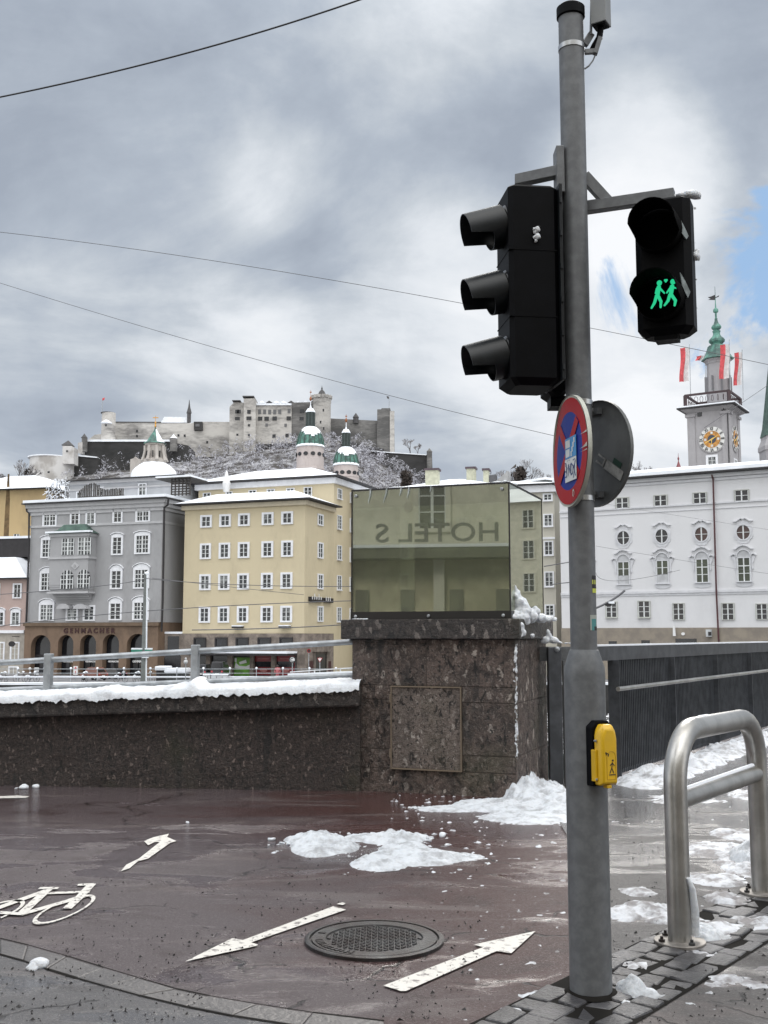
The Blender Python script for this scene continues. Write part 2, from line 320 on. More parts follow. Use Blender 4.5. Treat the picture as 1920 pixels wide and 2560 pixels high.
# ---- shared facade tools
TRIMW = mat('white_window_trim', (.74, .75, .78), .7, var=.05)
MUNT = mat('white_muntin', (.66, .68, .68), .5, var=.05)
DARKM = mat('dark_roof_edge', (.018, .016, .018), .6, var=.2)
def window(face, parent, p0, p1, cols=2, rows=3, fw=.28, trim=None, arch=False, label=None, glass=None, mm=None, sill=None, hood=0, out=.0, top=None, hb=None):
    """p0,p1 = opposite corners (s,z) of the glazed opening; one mesh, its surround a child"""
    s0, s1 = sorted((p0[0], p1[0])); z0, z1 = sorted((p0[1], p1[1])); w = s1 - s0; h = z1 - z0; o = out
    b = MB(face.M); cs = (s0 + s1) / 2
    def archpts(sa, sb, za, zs, ht, n=10):
        c = (sa + sb) / 2; r = (sb - sa) / 2
        return [(sa, za), (sb, za)] + [(c + r * math.cos(math.pi * i / n), zs + ht * math.sin(math.pi * i / n)) for i in range(n + 1)]
    g = .04
    if arch: b.prism(archpts(s0, s1, z0, z1 - w / 2, w / 2), o - .03, o + .05, 0)
    else: b.box(s0, s1, o - .03, o + .05, z0, z1, 0)
    t = max(.034, w * .045)
    b.box(cs - t * 1.1, cs + t * 1.1, o - .085, o - .031, z0, z1 - .01, 1)
    for k in range(1, rows):
        z = z0 + h * k / rows; b.box(s0 + .01, s1 - .01, o - .075, o - .032, z - t * .45, z + t * .45, 1)
    if cols > 2:
        for k in range(1, cols):
            if cols % 2 == 0 and k == cols // 2: continue
            x = s0 + w * k / cols; b.box(x - t * .42, x + t * .42, o - .08, o - .031, z0, z1 - .01, 1)
    for x0, x1 in ((s0, s0 + t), (s1 - t, s1)): b.box(x0, x1, o - .082, o - .031, z0 + .005, (z1 if not arch else z1 - w / 2), 1)
    gm = glass or random.choice((GLASS, GLASSB, GLASS, GLASS2))
    wobj = b.build('window', [gm, mm or MUNT], parent)
    if label: wobj['label'] = label
    if fw > 0:
        f = MB(face.M); oo = o - .12; fb = fw * .8; y1 = o + .02
        topz = z1 + fw
        f.box(s0 - fw, s0, oo, y1, z0 - fb, topz if not arch else z1 - w / 2); f.box(s1, s1 + fw, oo, y1, z0 - fb, topz if not arch else z1 - w / 2)
        f.box(s0, s1, oo + .003, y1, z0 - fb, z0)
        if arch:
            n = 10; r0 = w / 2; r1 = w / 2 + fw; zs = z1 - w / 2
            for i in range(n):
                a, c_ = math.pi * i / n, math.pi * (i + 1) / n
                f.prism([(cs + r0 * math.cos(a), zs + r0 * math.sin(a)), (cs + r1 * math.cos(a), zs + r1 * math.sin(a)), (cs + r1 * math.cos(c_), zs + r1 * math.sin(c_)), (cs + r0 * math.cos(c_), zs + r0 * math.sin(c_))], oo, y1)
        else: f.box(s0, s1, oo + .003, y1, z1, topz)
        if sill: f.box(s0 - fw * 1.15, s1 + fw * 1.15, oo - .1, y1, z0 - fb - .07, z0 - fb)
        if hood:                                   # curved gable field above the frame
            n = 12; H = hood; W2 = w / 2 + fw
            pts = [(cs - W2, topz + .002), (cs + W2, topz + .002)] + [(cs + W2 * math.cos(math.pi * i / n), topz + .02 + H * (math.sin(math.pi * i / n) ** 1.5)) for i in range(n + 1)]
            f.prism(pts, oo + .01, y1)
            pr = [(cs + (W2 + .08) * math.cos(math.pi * i / n), topz + .06 + (H + .02) * (math.sin(math.pi * i / n) ** 1.5)) for i in range(n + 1)]
            for i in range(n):
                a, c_ = pr[i], pr[i + 1]; f.prism([a, (a[0], a[1] + .07), (c_[0], c_[1] + .07), c_], oo - .09, y1)
        f.build('frame', trim or TRIMW, wobj)
    return wobj
def arch_wall(b, s0, s1, z0, z1, ops, y0, y1, m=0, n=12):
    x = s0
    for (a, c, sp, tp) in ops:                       # opening from a to c, arch springs at sp, crown tp
        b.box(x, a, y0, y1, z0, z1, m); r = (c - a) / 2; cx = (a + c) / 2
        arc = [(cx - r * math.cos(math.pi * i / n), sp + (tp - sp) * math.sin(math.pi * i / n)) for i in range(n + 1)]
        for i in range(n): b.prism([arc[i], arc[i + 1], (arc[i + 1][0], z1), (arc[i][0], z1)], y0, y1, m)
        x = c
    b.box(x, s1, y0, y1, z0, z1, m)
def pipe(face, parent, pts, r=.08, m=None, name='downpipe'):
    b = MB(); b.tube([face.P(s, -r - .16, z) for s, z in pts], r, 6); return b.build(name, m or DARKM, parent)
def snowroof(b, pts, t, m=0): # sloping sheet through world points, thickness t
    n = len(pts); b.add([Vector(p) for p in pts] + [Vector(p) + Vector((0, 0, t)) for p in pts], [tuple(range(n - 1, -1, -1)), tuple(range(n, 2 * n))] + [(i, (i + 1) % n, (i + 1) % n + n, i + n) for i in range(n)], m)
def hiproof(b, f, a0, a1, o0, o1, z, h, inset, t=.0, m=0):
    """hipped roof over facade-local rectangle"""
    c = [f.P(a0, o0, z), f.P(a1, o0, z), f.P(a1, o1, z), f.P(a0, o1, z)]
    ix = min(inset, (a1 - a0) / 2 - .01); om = (o0 + o1) / 2; oi = min(inset, abs(o1 - o0) / 2 - .01)
    d = [f.P(a0 + ix, o0 + oi, z + h), f.P(a1 - ix, o0 + oi, z + h), f.P(a1 - ix, o1 - oi, z + h), f.P(a0 + ix, o1 - oi, z + h)]
    up = Vector((0, 0, t)); b.hexa([p + up for p in c] + [p + up for p in d], m)

# ============================================================ GREY HOUSE with brown arcade
greyw = stain('grey_plaster', (.345, .345, .353), (.25, .25, .255), .35, .42, .75)
greyl = mat('pale_grey_trim', (.42, .42, .43), .7, var=.05)
brown = stain('brown_sandstone', (.18, .122, .083), (.11, .075, .052), .8, .4, .7, .8)
gf = Face(HX(67, 109), HX(400, 104)); g = thing('grey_house', 'grey house with oriel bay, curly white window surrounds and brown arcade at street level', 'house', (gf.A.x, gf.A.y, FZ))
def gl(x, y): return gf.L(*R1(x, y))
gW = gf.len; z_eave = gl(800, 262)[1]; z_arc = gl(800, 1300)[1]
b = MB(gf.M); b.box(0, gW, 0, 16, z_arc, z_eave); b.build('wall', greyw, g)
zb = gl(800, 455)[1]; b = MB(gf.M)
b.box(-.05, gW + .05, -.1, 16, zb - .12, zb + .12)
for (z, o) in ((z_eave - 1.1, .12), (z_eave - .75, .26), (z_eave - .38, .42)): b.box(-o, gW + o, -o, 16, z, z + .39)
b.build('cornice', greyl, g)
b = MB(gf.M); b.box(-.7, gW + .7, -.75, 16.4, z_eave + .01, z_eave + .13); b.build('gutter', DARKM, g)
b = MB(gf.M); b.box(-.6, gW + .6, -.65, 16.3, z_eave + .13, z_eave + .42); b.build('roof_snow', SNOWF, g)
def gwin(x0, x1, y0, y1, **k): return window(gf, g, gl(x0, y0), gl(x1, y1), **k)
for (x0, x1, y0, y1, c) in ((385, 482, 352, 458, 4), (622, 682, 342, 448, 2), (757, 818, 335, 445, 2), (990, 1050, 320, 430, 2), (1188, 1288, 308, 418, 4)): gwin(x0, x1, y0, y1, cols=c, rows=3, fw=.15)
for (x0, x1, y0, y1, c) in ((372, 478, 590, 730, 4), (980, 1050, 568, 705, 2), (1180, 1285, 553, 695, 4)): gwin(x0, x1, y0, y1, cols=c, rows=4, fw=.17, hood=.22)
for (x0, x1, y0, y1, c) in ((362, 468, 878, 1018, 4), (970, 1045, 858, 1000, 2), (1170, 1278, 848, 995, 4)): gwin(x0, x1, y0, y1, cols=c, rows=4, fw=.17, hood=.40)
for (x0, x1, y0, y1, c) in ((355, 458, 1150, 1275, 4), (587, 665, 1170, 1275, 3), (735, 810, 1165, 1275, 2), (958, 1042, 1138, 1270, 2), (1162, 1275, 1130, 1268, 4)): gwin(x0, x1, y0, y1, cols=c, rows=4, fw=.16, hood=.38 if c != 3 and x0 != 735 else 0)
# oriel
ox0, ox1 = gl(497, 700)[0], gl(828, 700)[0]; oz0, oz1 = gl(660, 1120)[1], gl(660, 540)[1]; OD = 1.25
ori = MB(gf.M); ori.prism([(0, 0)], 0, 0) if False else None
ori.box(ox0, ox1, -OD, 0, oz0 + 1.6, oz1)
n = 8
for i in range(n):                                   # curved underside in thin courses
    t0, t1 = i / n, (i + 1) / n; d = OD * math.sin(math.pi / 2 * (t0 + .5 / n)); ori.box(ox0 + (1 - t1) * .35, ox1 - (1 - t1) * .35, -d + .004 * i, 0, oz0 + 1.6 * t0, oz0 + 1.6 * t1)
oriel = ori.build('oriel_bay', greyw, g)
b = MB(gf.M)
for yy in (750, 1045): z = gl(660, yy)[1]; b.box(ox0 - .12, ox1 + .12, -OD - .12, 0, z - .1, z + .1)
b.box(ox0 - .1, ox1 + .1, -OD - .1, 0, oz1 - .3, oz1 - .02); b.build('moulding', greyl, oriel)
b = MB(); rz = gl(700, 455)[1]; c = [gf.P(ox0 - .35, -OD - .35, oz1), gf.P(ox1 + .35, -OD - .35, oz1), gf.P(ox1 + .35, 0, oz1), gf.P(ox0 - .35, 0, oz1)]
mid = [gf.P(ox0 + .45, -OD * .6, oz1 + (rz - oz1) * .45), gf.P(ox1 - .45, -OD * .6, oz1 + (rz - oz1) * .45), gf.P(ox1 - .45, 0, oz1 + (rz - oz1) * .45), gf.P(ox0 + .45, 0, oz1 + (rz - oz1) * .45)]
tp = [gf.P(ox0 + 1.0, -OD * .4, rz), gf.P(ox1 - 1.0, -OD * .4, rz), gf.P(ox1 - 1.0, 0, rz), gf.P(ox0 + 1.0, 0, rz)]
COPPER = mat('green_copper', (.075, .135, .105), .55, .1, var=.3, vs=1.2, col2=(.04, .07, .06)); COPPERB = mat('bright_copper_patina', (.10, .25, .20), .55, .1, col2=(.045, .09, .08), vs=.7, lo=.4, hi=.6)
b.hexa(c + mid); b.hexa(mid + tp); b.build('roof', COPPER, oriel)
b = MB(gf.M); b.box(ox0 - .36, ox1 + .36, -OD - .37, -OD + .1, oz1 + .04, oz1 + .22); b.build('roof_snow', SNOWF, oriel)
of = Face(gf.P(0, -OD, 0), gf.P(gW, -OD, 0))
for (x0, x1, y0, y1, a) in ((540, 640, 577, 715, 0), (680, 785, 570, 712, 0), (530, 632, 850, 1008, 1), (675, 775, 845, 1005, 1)):
    window(of, oriel, of.L(*R1(x0, y0)), of.L(*R1(x1, y1)), cols=4, rows=4, fw=0, arch=bool(a), glass=GLASS2 if y0 < 600 else GLASS)
b = MB(of.M); cx, cz = of.L(*R1(650, 812)); b.prism([(cx - .45, cz), (cx, cz - .38), (cx + .45, cz), (cx, cz + .42)], -.06, .01); b.build('crest', greyl, oriel)
b = MB(of.M); b.lathe((0, 0), [(0.01, 0)], 3) if False else None
b.prism([(cx + .14 * math.cos(a * .785), cz + .18 * math.sin(a * .785)) for a in range(8)], -.1, -.06); b.build('crest_medallion', greyw, oriel)
b = MB(gf.M)
for xx in (590, 735):                                # shell hoods under the bay
    x, z = gl(xx, 1140); b.prism([(x + .75 * math.cos(math.pi * i / 10), z - .5 + .5 * math.sin(math.pi * i / 10)) for i in range(11)], -.9, 0)
b.build('hood', greyl, g)
# side wall windows none; downpipes
pipe(gf, g, [gl(238, 285), gl(245, 340), gl(265, 360), gl(262, 700), gl(228, 1600)], .09)
pipe(gf, g, [gl(1468, 232), gl(1462, 285), gl(1432, 310), gl(1418, 1130), gl(1408, 1380)], .10)
# arcade
b = MB(gf.M); ops = []
for (x0, x1, yt) in ((290, 458, 1408), (522, 655, 1408), (712, 850, 1405), (908, 1048, 1402), (1115, 1295, 1398)):
    a, tz = gl(x0, yt); c_, _ = gl(x1, yt); r = (c_ - a) / 2; ops.append((a, c_, tz - r * .95, tz))
arch_wall(b, 0, gW, FZ, z_arc - .35, ops, -.35, .35); b.box(0, gW, .35, 16, FZ, FZ + .02); b.box(0, .4, .36, 16, FZ + .02, z_arc - .01); b.box(gW - .4, gW, .36, 16, FZ + .02, z_arc - .01)
b.build('arcade_wall', brown, g)
b = MB(gf.M); b.box(-.1, gW + .1, -.55, .36, z_arc - .35, z_arc - .02); b.build('ledge', mat('brown_stone_ledge', (.13, .09, .06), .8), g)
DISP = mat('shop_display_wood', (.22, .16, .10), .7, var=.5, vs=1.3, col2=(.02, .02, .022), lo=.5, hi=.75)
WHITEP = mat('white_lettering', (.7, .7, .7), .6, var=0)
for i, (a, c_, sp, tz) in enumerate(ops):
    b = MB(gf.M); zt = gl(500, 1590)[1]; b.box(a - .05, c_ + .05, .4, .46, FZ + .03, tz + .1)
    sw = b.build('shop_window', GLASSB, g)
    b = MB(gf.M); b.box(a, c_, .33, .39, zt - .12, zt + .12); b.box((a + c_) / 2 - .04, (a + c_) / 2 + .04, .34, .385, FZ + .03, zt - .12)
    b.build('window_frame', DARKM, sw)
    if i: 
        b = MB(); tzz = gl(500, 1640 - i * 2)[1]
        put_text(b, gf.M @ Matrix.Translation(((a + c_) / 2, .28, tzz)), 'GEHMACHER', .62 * (c_ - a) / 5.0, .02, offset=.008); b.build('shop_lettering', WHITEP, sw)
        b = MB(gf.M); 
        for k in range(3): x = a + (c_ - a) * random.uniform(.1, .8); z = FZ + random.uniform(.2, .9); b.box(x, x + .5, .30, .33, z, z + .6)
        b.build('display_item', DISP, sw)
b = MB(); cx, cz = gl(788, 1373); put_text(b, gf.M @ Matrix.Translation((cx, -.37, cz)), 'G E H M A C H E R', .66, .05, offset=.022, sx=1.08)
b.build('sign_lettering', mat('dark_red_letters', (.035, .006, .006), .5), g)
# rooftop storey set back
pf = Face(gf.P(0, 6, 0), gf.P(gW, 6, 0)); a0 = pf.L(163, 1230)[0]; a1 = gW - 1.5; zt = pf.L(330, 1197)[1]
b = MB(pf.M); b.box(a0, a1, 0, 9, z_eave + .4, zt); pent = b.build('roof_storey', mat('grey_roof_storey', (.40, .41, .43), .8, var=.08, vs=.5), g)
b = MB(pf.M); b.box(a0 - .3, a1 + .3, -.35, 9.3, zt - .35, zt - .02); b.box(a0 - .1, a1 + .1, -.12, 9, zt - 1.0, zt - .8); b.build('cornice', greyl, pent)
b = MB(); hiproof(b, pf, a0 - .5, a1 + .5, -.6, 9.6, zt, .75, 4.5); b.build('roof', SNOWF, pent)
b = MB(pf.M); b.box(a0 - .55, a1 + .55, -.66, -.3, zt - .02, zt + .1); b.build('gutter', DARKM, pent)
for (x0, x1, y0, y1) in ((670, 712, 178, 235), (845, 890, 138, 200), (1012, 1050, 160, 205), (1205, 1262, 108, 205)): window(pf, pent, pf.L(*R1(x0, y0)), pf.L(*R1(x1, y1)), rows=2, fw=.09)
WOODD = mat('dark_terrace_wood', (.045, .04, .036), .8, var=.3)
tf = Face(gf.P(0, 1.2, 0), gf.P(gW, 1.2, 0)); b = MB(tf.M)
x0 = tf.L(*R1(680, 200))[0]; x1 = tf.L(*R1(1068, 200))[0]; k = 0; x = x0
while x < x1:
    h = 1.0 + .7 * max(0, math.sin((x - x0) * 1.1)) + random.uniform(-.1, .1); b.box(x, x + .13, 0, .05, z_eave + .42, z_eave + .42 + h); x += .2
    if .30 < (x - x0) / (x1 - x0) < .36: x += .1
b.box(x0, x1, .055, .1, z_eave + .7, z_eave + .8)
tag(b.build('terrace_screen', WOODD), 'dark wooden slat screen on the roof terrace of the grey house', 'screen')
# pergola and trellis at both ends of the terrace
b = MB(tf.M); xa = tf.L(*R1(1480, 150))[0]; xb = tf.L(*R1(1640, 150))[0]; zt2 = tf.L(*R1(1480, 60))[1]
for i in range(6): x = xa + (xb - xa) * i / 5; b.box(x - .05, x + .05, 0, .1, z_eave + .42, zt2)
for i in range(7): z = z_eave + .6 + (zt2 - z_eave - .6) * i / 6; b.box(xa, xb, .11, .16, z - .05, z + .05)
pg = thing('pergola', 'dark lattice pergola with snow on its roof at the right end of the roof terrace', 'pergola', tf.P(xa, 0, z_eave + .42))
b.build('lattice', WOODD, pg)
b = MB(tf.M); b.box(tf.L(*R1(1355, 50))[0], xb + .2, -.3, 3.2, zt2 + .01, zt2 + .1); b.build('roof_board', WOODD, pg)
b = MB(tf.M); b.box(tf.L(*R1(1355, 50))[0] + .02, xb + .18, -.28, 3.18, zt2 + .1, zt2 + .28); b.build('roof_snow', SNOWF, pg)
# trellis with frosted shrub at left
b = MB(); xl = tf.L(*R1(380, 190))[0]; xr = tf.L(*R1(560, 190))[0]
for i in range(26):
    x = xl + (xr - xl) * i / 25; b.tube([tf.P(x, .5, z_eave + .4), tf.P(x + random.uniform(-.2, .2), .5, z_eave + 1.3), tf.P(x + random.uniform(-.5, .5), .5 + random.uniform(-.3, .3), z_eave + 1.6 + random.uniform(.2, 1.4))], [.05, .04, .02], 4)
for i in range(240):
    p = tf.P(random.uniform(xl, xr), random.uniform(.1, .9), z_eave + .5 + random.uniform(0, 2.3)); q = p + Vector((random.uniform(-.3, .3), random.uniform(-.3, .3), random.uniform(-.3, .3))); b.tube([p, q], .03, 3, 1)
tag(b.build('frosted_shrub', [WOODD, SNOWF]), 'snow covered shrub standing at the left end of the grey house roof terrace', 'shrub')

# ============================================================ YELLOW HOUSE
yel = stain('yellow_plaster', (.56, .485, .335), (.45, .39, .27), .35, .44, .80)
basest = stain('rough_base_stone', (.25, .21, .18), (.13, .11, .095), 1.2, .4, .62, .9, .5, 6, 1)
yf = Face(HX(456, 104.6), HX(760.5, 100)); ys = yf.side()
y = thing('yellow_house', 'pale yellow corner house of four window rows over a stone base, low snowy roof', 'house', (yf.A.x, yf.A.y, FZ))
def yl(x, y_): return yf.L(*R2(x, y_))
yW = yf.len; ze = yl(600, 268)[1]; zs_ = yl(600, 1395)[1]; D1 = ys.L(*R2(1362, 600))[0]
b = MB(yf.M); b.box(0, yW, 0, D1, zs_, ze); b.build('wall', yel, y)
b = MB(yf.M); b.box(-.06, yW + .06, -.08, D1, FZ, zs_ - .005); b.build('stone_base', basest, y)
b = MB(yf.M); b.box(-.25, yW + .25, -.28, D1, ze - .45, ze - .02); b.build('cornice', mat('pale_yellow_trim', (.62, .55, .42), .7, var=.05), y)
b = MB(yf.M); b.box(-.85, yW + .85, -.9, D1 + .2, ze + .01, ze + .14); b.build('gutter', DARKM, y)
b = MB(); hiproof(b, yf, -.8, yW + .8, -.85, D1 + .15, ze + .14, 1.15, 3.0); b.build('roof', SNOWF, y)
rows = [([(228, 298), (393, 462), (555, 625), (760, 830), (928, 998)], [(390, 468), (385, 462), (375, 455), (368, 447), (360, 440)], 2),
        ([(225, 290), (388, 455), (553, 622), (757, 827), (928, 997)], [(637, 742), (632, 738), (622, 728), (617, 725), (608, 718)], 3),
        ([(220, 287), (383, 450), (548, 617), (753, 823), (922, 992)], [(905, 1012), (898, 1005), (893, 1003), (888, 998), (883, 993)], 3),
        ([(215, 282), (380, 447), (545, 612), (750, 822), (920, 990)], [(1185, 1292), (1182, 1290), (1178, 1288), (1172, 1285), (1168, 1280)], 3)]
for xs, yy, r in rows:
    za = sum(yl(x[0], q[0])[1] for x, q in zip(xs, yy)) / 5; zc = sum(yl(x[0], q[1])[1] for x, q in zip(xs, yy)) / 5
    for x in xs:
        m_ = sum(yy[0]) / 2; window(yf, y, (yl(x[0], m_)[0], za), (yl(x[1], m_)[0], zc), rows=r, fw=.19)
for (y0, y1, r) in ((372, 458, 2), (617, 740, 3), (890, 1005, 3), (1170, 1285, 3)): window(ys, y, ys.L(*R2(1226, y0)), ys.L(*R2(1261, y1)), rows=r, fw=.14)
for (x0, x1) in ((170, 255), (352, 440), (533, 622), (722, 815), (910, 1003)):
    bw = MB(yf.M); (s0, z1_), (s1, z0_) = yl(x0, 1442), yl(x1, 1505); bw.box(s0, s1, -.10, -.07, z0_, z1_, 0)
    w_ = bw.build('basement_window', GLASSB, y); bw = MB(yf.M)
    for (a, c_, d, e) in ((s0 - .12, s0, z0_, z1_), (s1, s1 + .12, z0_, z1_), (s0 - .12, s1 + .12, z1_, z1_ + .14), (s0 - .12, s1 + .12, z0_ - .1, z0_)): bw.box(a, c_, -.2, -.07, d, e)
    bw.build('frame', DARKM, w_)
# shop row with canopy
b = MB(yf.M); s0, s1 = yl(195, 1560)[0], yl(1050, 1555)[0]; zc = yl(600, 1556)[1]; b.box(s0, s1, -2.2, -.09, zc - .28, zc - .08); cn = b.build('canopy', DARKM, y)
b = MB(yf.M); b.box(s0 - .02, s1 + .02, -2.22, -.1, zc - .08, zc + .1); b.build('canopy_snow', SNOWF, cn)
b = MB(yf.M); b.box(s0, s1, -.14, -.085, FZ, zc - .29); b.build('shop_front', mat('dark_shop_front', (.05, .045, .042), .7, var=.4), y)
POSTG = mat('green_poster', (.16, .42, .03), .5, var=.2, vs=.8, col2=(.08, .20, .03)); POSTR = mat('red_shop_window', (.17, .008, .012), .35, var=.2)
s0_, z1_ = yl(512, 1602); s1_, z0_ = yl(655, 1762); b = MB(yf.M); b.box(s0_, s1_, -.2, -.145, z0_, z1_, 0)
po = b.build('poster', POSTG, y, label='bright green poster with white shapes'); b = MB(yf.M); w = s1_ - s0_; h = z1_ - z0_
b.prism([(s0_ + .35 * w, z0_ + .62 * h), (s0_ + .75 * w, z0_ + .72 * h), (s0_ + .7 * w, z0_ + .88 * h), (s0_ + .3 * w, z0_ + .75 * h)], -.23, -.2)
b.prism([(s0_ + .02 * w, z0_ + .42 * h), (s0_ + .98 * w, z0_ + .40 * h), (s0_ + .95 * w, z0_ + .62 * h), (s0_ + .7 * w, z0_ + .52 * h), (s0_ + .3 * w, z0_ + .55 * h), (s0_ + .1 * w, z0_ + .72 * h)], -.22, -.2)
b.prism([(s0_ + .03 * w, z0_ + .78 * h), (s0_ + .14 * w, z0_ + .72 * h), (s0_ + .15 * w, z0_ + .97 * h), (s0_ + .03 * w, z0_ + .97 * h)], -.22, -.2); b.build('poster_picture', WHITEP, po)
for i, (x0, x1) in enumerate(((692, 840), (880, 1030))):
    s0_, z1_ = yl(x0, 1585); s1_, z0_ = yl(x1, 1758); b = MB(yf.M); h = z1_ - z0_; b.box(s0_, s1_, -.2, -.145, z0_, z1_, 0); b.box(s0_ + .02, s1_ - .02, -.215, -.2, z0_ + .42 * h, z0_ + .70 * h, 1)
    sw = b.build('red_shop_window', [POSTR, GLASSB], y); b = MB(yf.M); cx = (s0_ + s1_) / 2
    b.box(cx - .55, cx + .55, -.225, -.2, z0_ + .82 * h, z0_ + .85 * h); b.box(cx - 1.1, cx + 1.1, -.225, -.2, z0_ + .12 * h, z0_ + .145 * h)
    b.prism([(cx + .4 * math.cos(a * .524), z0_ + .26 * h + .16 * math.sin(a * .524)) for a in range(12)], -.225, -.2); b.build('lettering', mat('faded_red_letters', (.38, .15, .14), .6), sw)
for (x0, x1) in ((222, 300), (322, 462)):
    s0_, z1_ = yl(x0, 1590); s1_, z0_ = yl(x1, 1760); b = MB(yf.M); b.box(s0_, s1_, -.2, -.145, z0_, z1_); b.build('shop_window', GLASSB, y)
b = MB(yf.M)
for x0, x1 in ((280, 318), (465, 508), (658, 690), (842, 878)): a = yl(x0, 1660)[0]; c_ = yl(x1, 1660)[0]; b.box(a, c_, -.5, -.146, FZ, zc - .29)
b.build('pier', basest, y)
# side wall: door with hood, notice boards, dark shop
b = MB(ys.M); s0_, z1_ = ys.L(*R2(1192, 1572)); s1_, z0_ = ys.L(*R2(1288, 1760)); b.box(s0_, s1_, -.12, -.07, FZ, z1_); dr = b.build('door', GLASSB, y)
b = MB(ys.M); b.box(s0_ - .5, s1_ + .5, -.5, -.07, z1_ + .2, z1_ + .75, 0); b.box(s0_ - .5, s1_ + .3, -.5, -.07, z1_ + .75, z1_ + .95, 1); b.box(s0_ - .3, s0_, -.2, -.07, FZ, z1_ + .2, 0); b.box(s1_, s1_ + .3, -.2, -.07, FZ, z1_ + .2, 0); b.build('door_surround', [basest, SNOWF], dr)
b = MB(ys.M)
for x in (1143, 1300): a, z = ys.L(*R2(x, 1690)); b.box(a, a + .8, -.14, -.06, z - .6, z + .6)
b.build('notice_board', mat('dark_red_board', (.06, .02, .02), .6), y)
# taller rear block
tfb = Face(yf.P(0, D1, 0), yf.P(yW, D1, 0)); aL = tfb.L(*R2(195, 180))[0]; zT = tfb.L(*R2(800, 78))[1]
t = thing('tall_yellow_block', 'taller pale yellow building rising behind the yellow corner house, its long side wall running back', 'building', (tfb.P(0, 0, 0).x, tfb.P(0, 0, 0).y, FZ))
b = MB(tfb.M); b.box(aL, yW, 0.01, 32, FZ, zT); b.build('wall', yel, t)
b = MB(tfb.M); b.box(aL - .3, yW + .3, -.3, 32.3, zT - .6, zT - .02); b.build('cornice', TRIMW, t)
b = MB(tfb.M); b.box(aL - .8, yW + .8, -.85, 32.8, zT + .01, zT + .16); b.build('gutter', DARKM, t)
b = MB(); hiproof(b, tfb, aL - .75, yW + .75, -.8, 32.7, zT + .16, 1.7, 5.2); b.build('roof', SNOWF, t)
for (x0, x1, y0, y1) in ((240, 298, 187, 255), (435, 485, 176, 250), (635, 692, 164, 240), (792, 850, 154, 230), (960, 1020, 146, 222), (1112, 1172, 138, 222)):
    window(tfb, t, tfb.L(*R2(x0, y0)), tfb.L(*R2(x1, y1)), rows=3, fw=.06)
ts = tfb.side()
for i, (xx0, xx1) in enumerate(((1393, 1424), (1502, 1525), (1590, 1610), (1660, 1676))):
    sa = ts.L(*R2(xx0, 600))[0]; sb = ts.L(*R2(xx1, 600))[0]
    for (y0, y1, r) in ((150, 228, 2), (380, 490, 4), (640, 755, 4), (900, 1015, 4), (1175, 1290, 4)):
        z1_ = ts.L(*R2(1408, y0))[1]; z0_ = ts.L(*R2(1408, y1))[1]; window(ts, t, (sa, z0_), (sb, z1_), rows=r, fw=.07, sill=True)
# parasols / brackets on the terrace
b = MB(); p = tfb.P(tfb.L(*R2(497, 160))[0], -1.5, ze + 1.2); b.lathe(p, [(.06, p.z), (.06, p.z + .7), (.3, p.z + .75), (.42, p.z + 1.6), (.1, p.z + 2.8), (.02, p.z + 2.95)], 8)
tag(b.build('folded_parasol', WHITEP), 'folded white parasol on the terrace roof of the yellow house', 'parasol')
# black hotel sign and small lamps on the side wall
b = MB(); a0_, z0_ = ys.L(*R2(1142, 1118)); a1_, z1_ = ys.L(*R2(1255, 1086)); bb = MB(ys.M); bb.box(a0_, a1_, -.28, -.02, z0_, z1_); a2, _ = ys.L(*R2(1268, 1100)); a3, _ = ys.L(*R2(1338, 1100)); bb.box(a2, a3, -.28, -.02, z0_, z1_)
sg = thing('wall_sign', 'black two piece sign board on the side wall of the yellow house', 'sign', ys.P(a0_, -.1, z0_)); bb.build('board', DARKM, sg)
bb = MB(ys.M)
for k in range(5): x = a0_ + .25 + k * (a1_ - a0_) / 6; bb.box(x, x + .14, -.31, -.28, z0_ + .2, z0_ + (.75 if k % 2 else .5))
for k in range(3): x = a2 + .1 + k * (a3 - a2) / 4; bb.box(x, x + .12, -.31, -.28, z0_ + .15, z0_ + .55)
bb.build('lettering', WHITEP, sg)
b = MB(yf.M); ga, gz = yl(545, 1345); gb2, _ = yl(950, 1335)
for x in (ga, gb2): b2 = MB(yf.M); b2.box(x - .5, x + .55, -.55, -.1, gz - .05, gz + .12, 0); b2.box(x - .5, x + .55, -.56, -.1, gz + .12, gz + .22, 1); tag(b2.build('wall_lamp', [DARKM, SNOWF]), ('left' if x == ga else 'right') + ' snow topped flat lamp above the stone base of the yellow house', 'lamp')

# ============================================================ low stone annex between the two houses
af = Face(HX(397, 104.9), HX(457.5, 104.7)); b = MB(af.M); zt = af.L(*R1(1450, 1398))[1]; b.box(0, af.len, 0, 8, FZ, zt)
an = thing('stone_annex', 'low stone annex wedged between the grey house and the yellow house', 'building', af.P(0, 0, FZ)); b.build('wall', basest, an)
b = MB(af.M); b.box(-.02, af.len + .02, -.05, 8, zt + .002, zt + .2); b.build('roof_snow', SNOWF, an)
b = MB(af.M); x, z = af.L(*R1(1498, 1482)); b.box(x - .55, x + .55, -.04, .02, z - .7, z + .7); b.build('opening', GLASSB, an)
b = MB(af.M); x, z = af.L(*R1(1495, 1650)); b.prism([(x - 1.0, z - 1.8), (x + 1.0, z - 1.8)] + [(x + math.cos(math.pi * i / 8), z + math.sin(math.pi * i / 8)) for i in range(9)], -.04, .02); b.build('arched_opening', GLASSB, an)
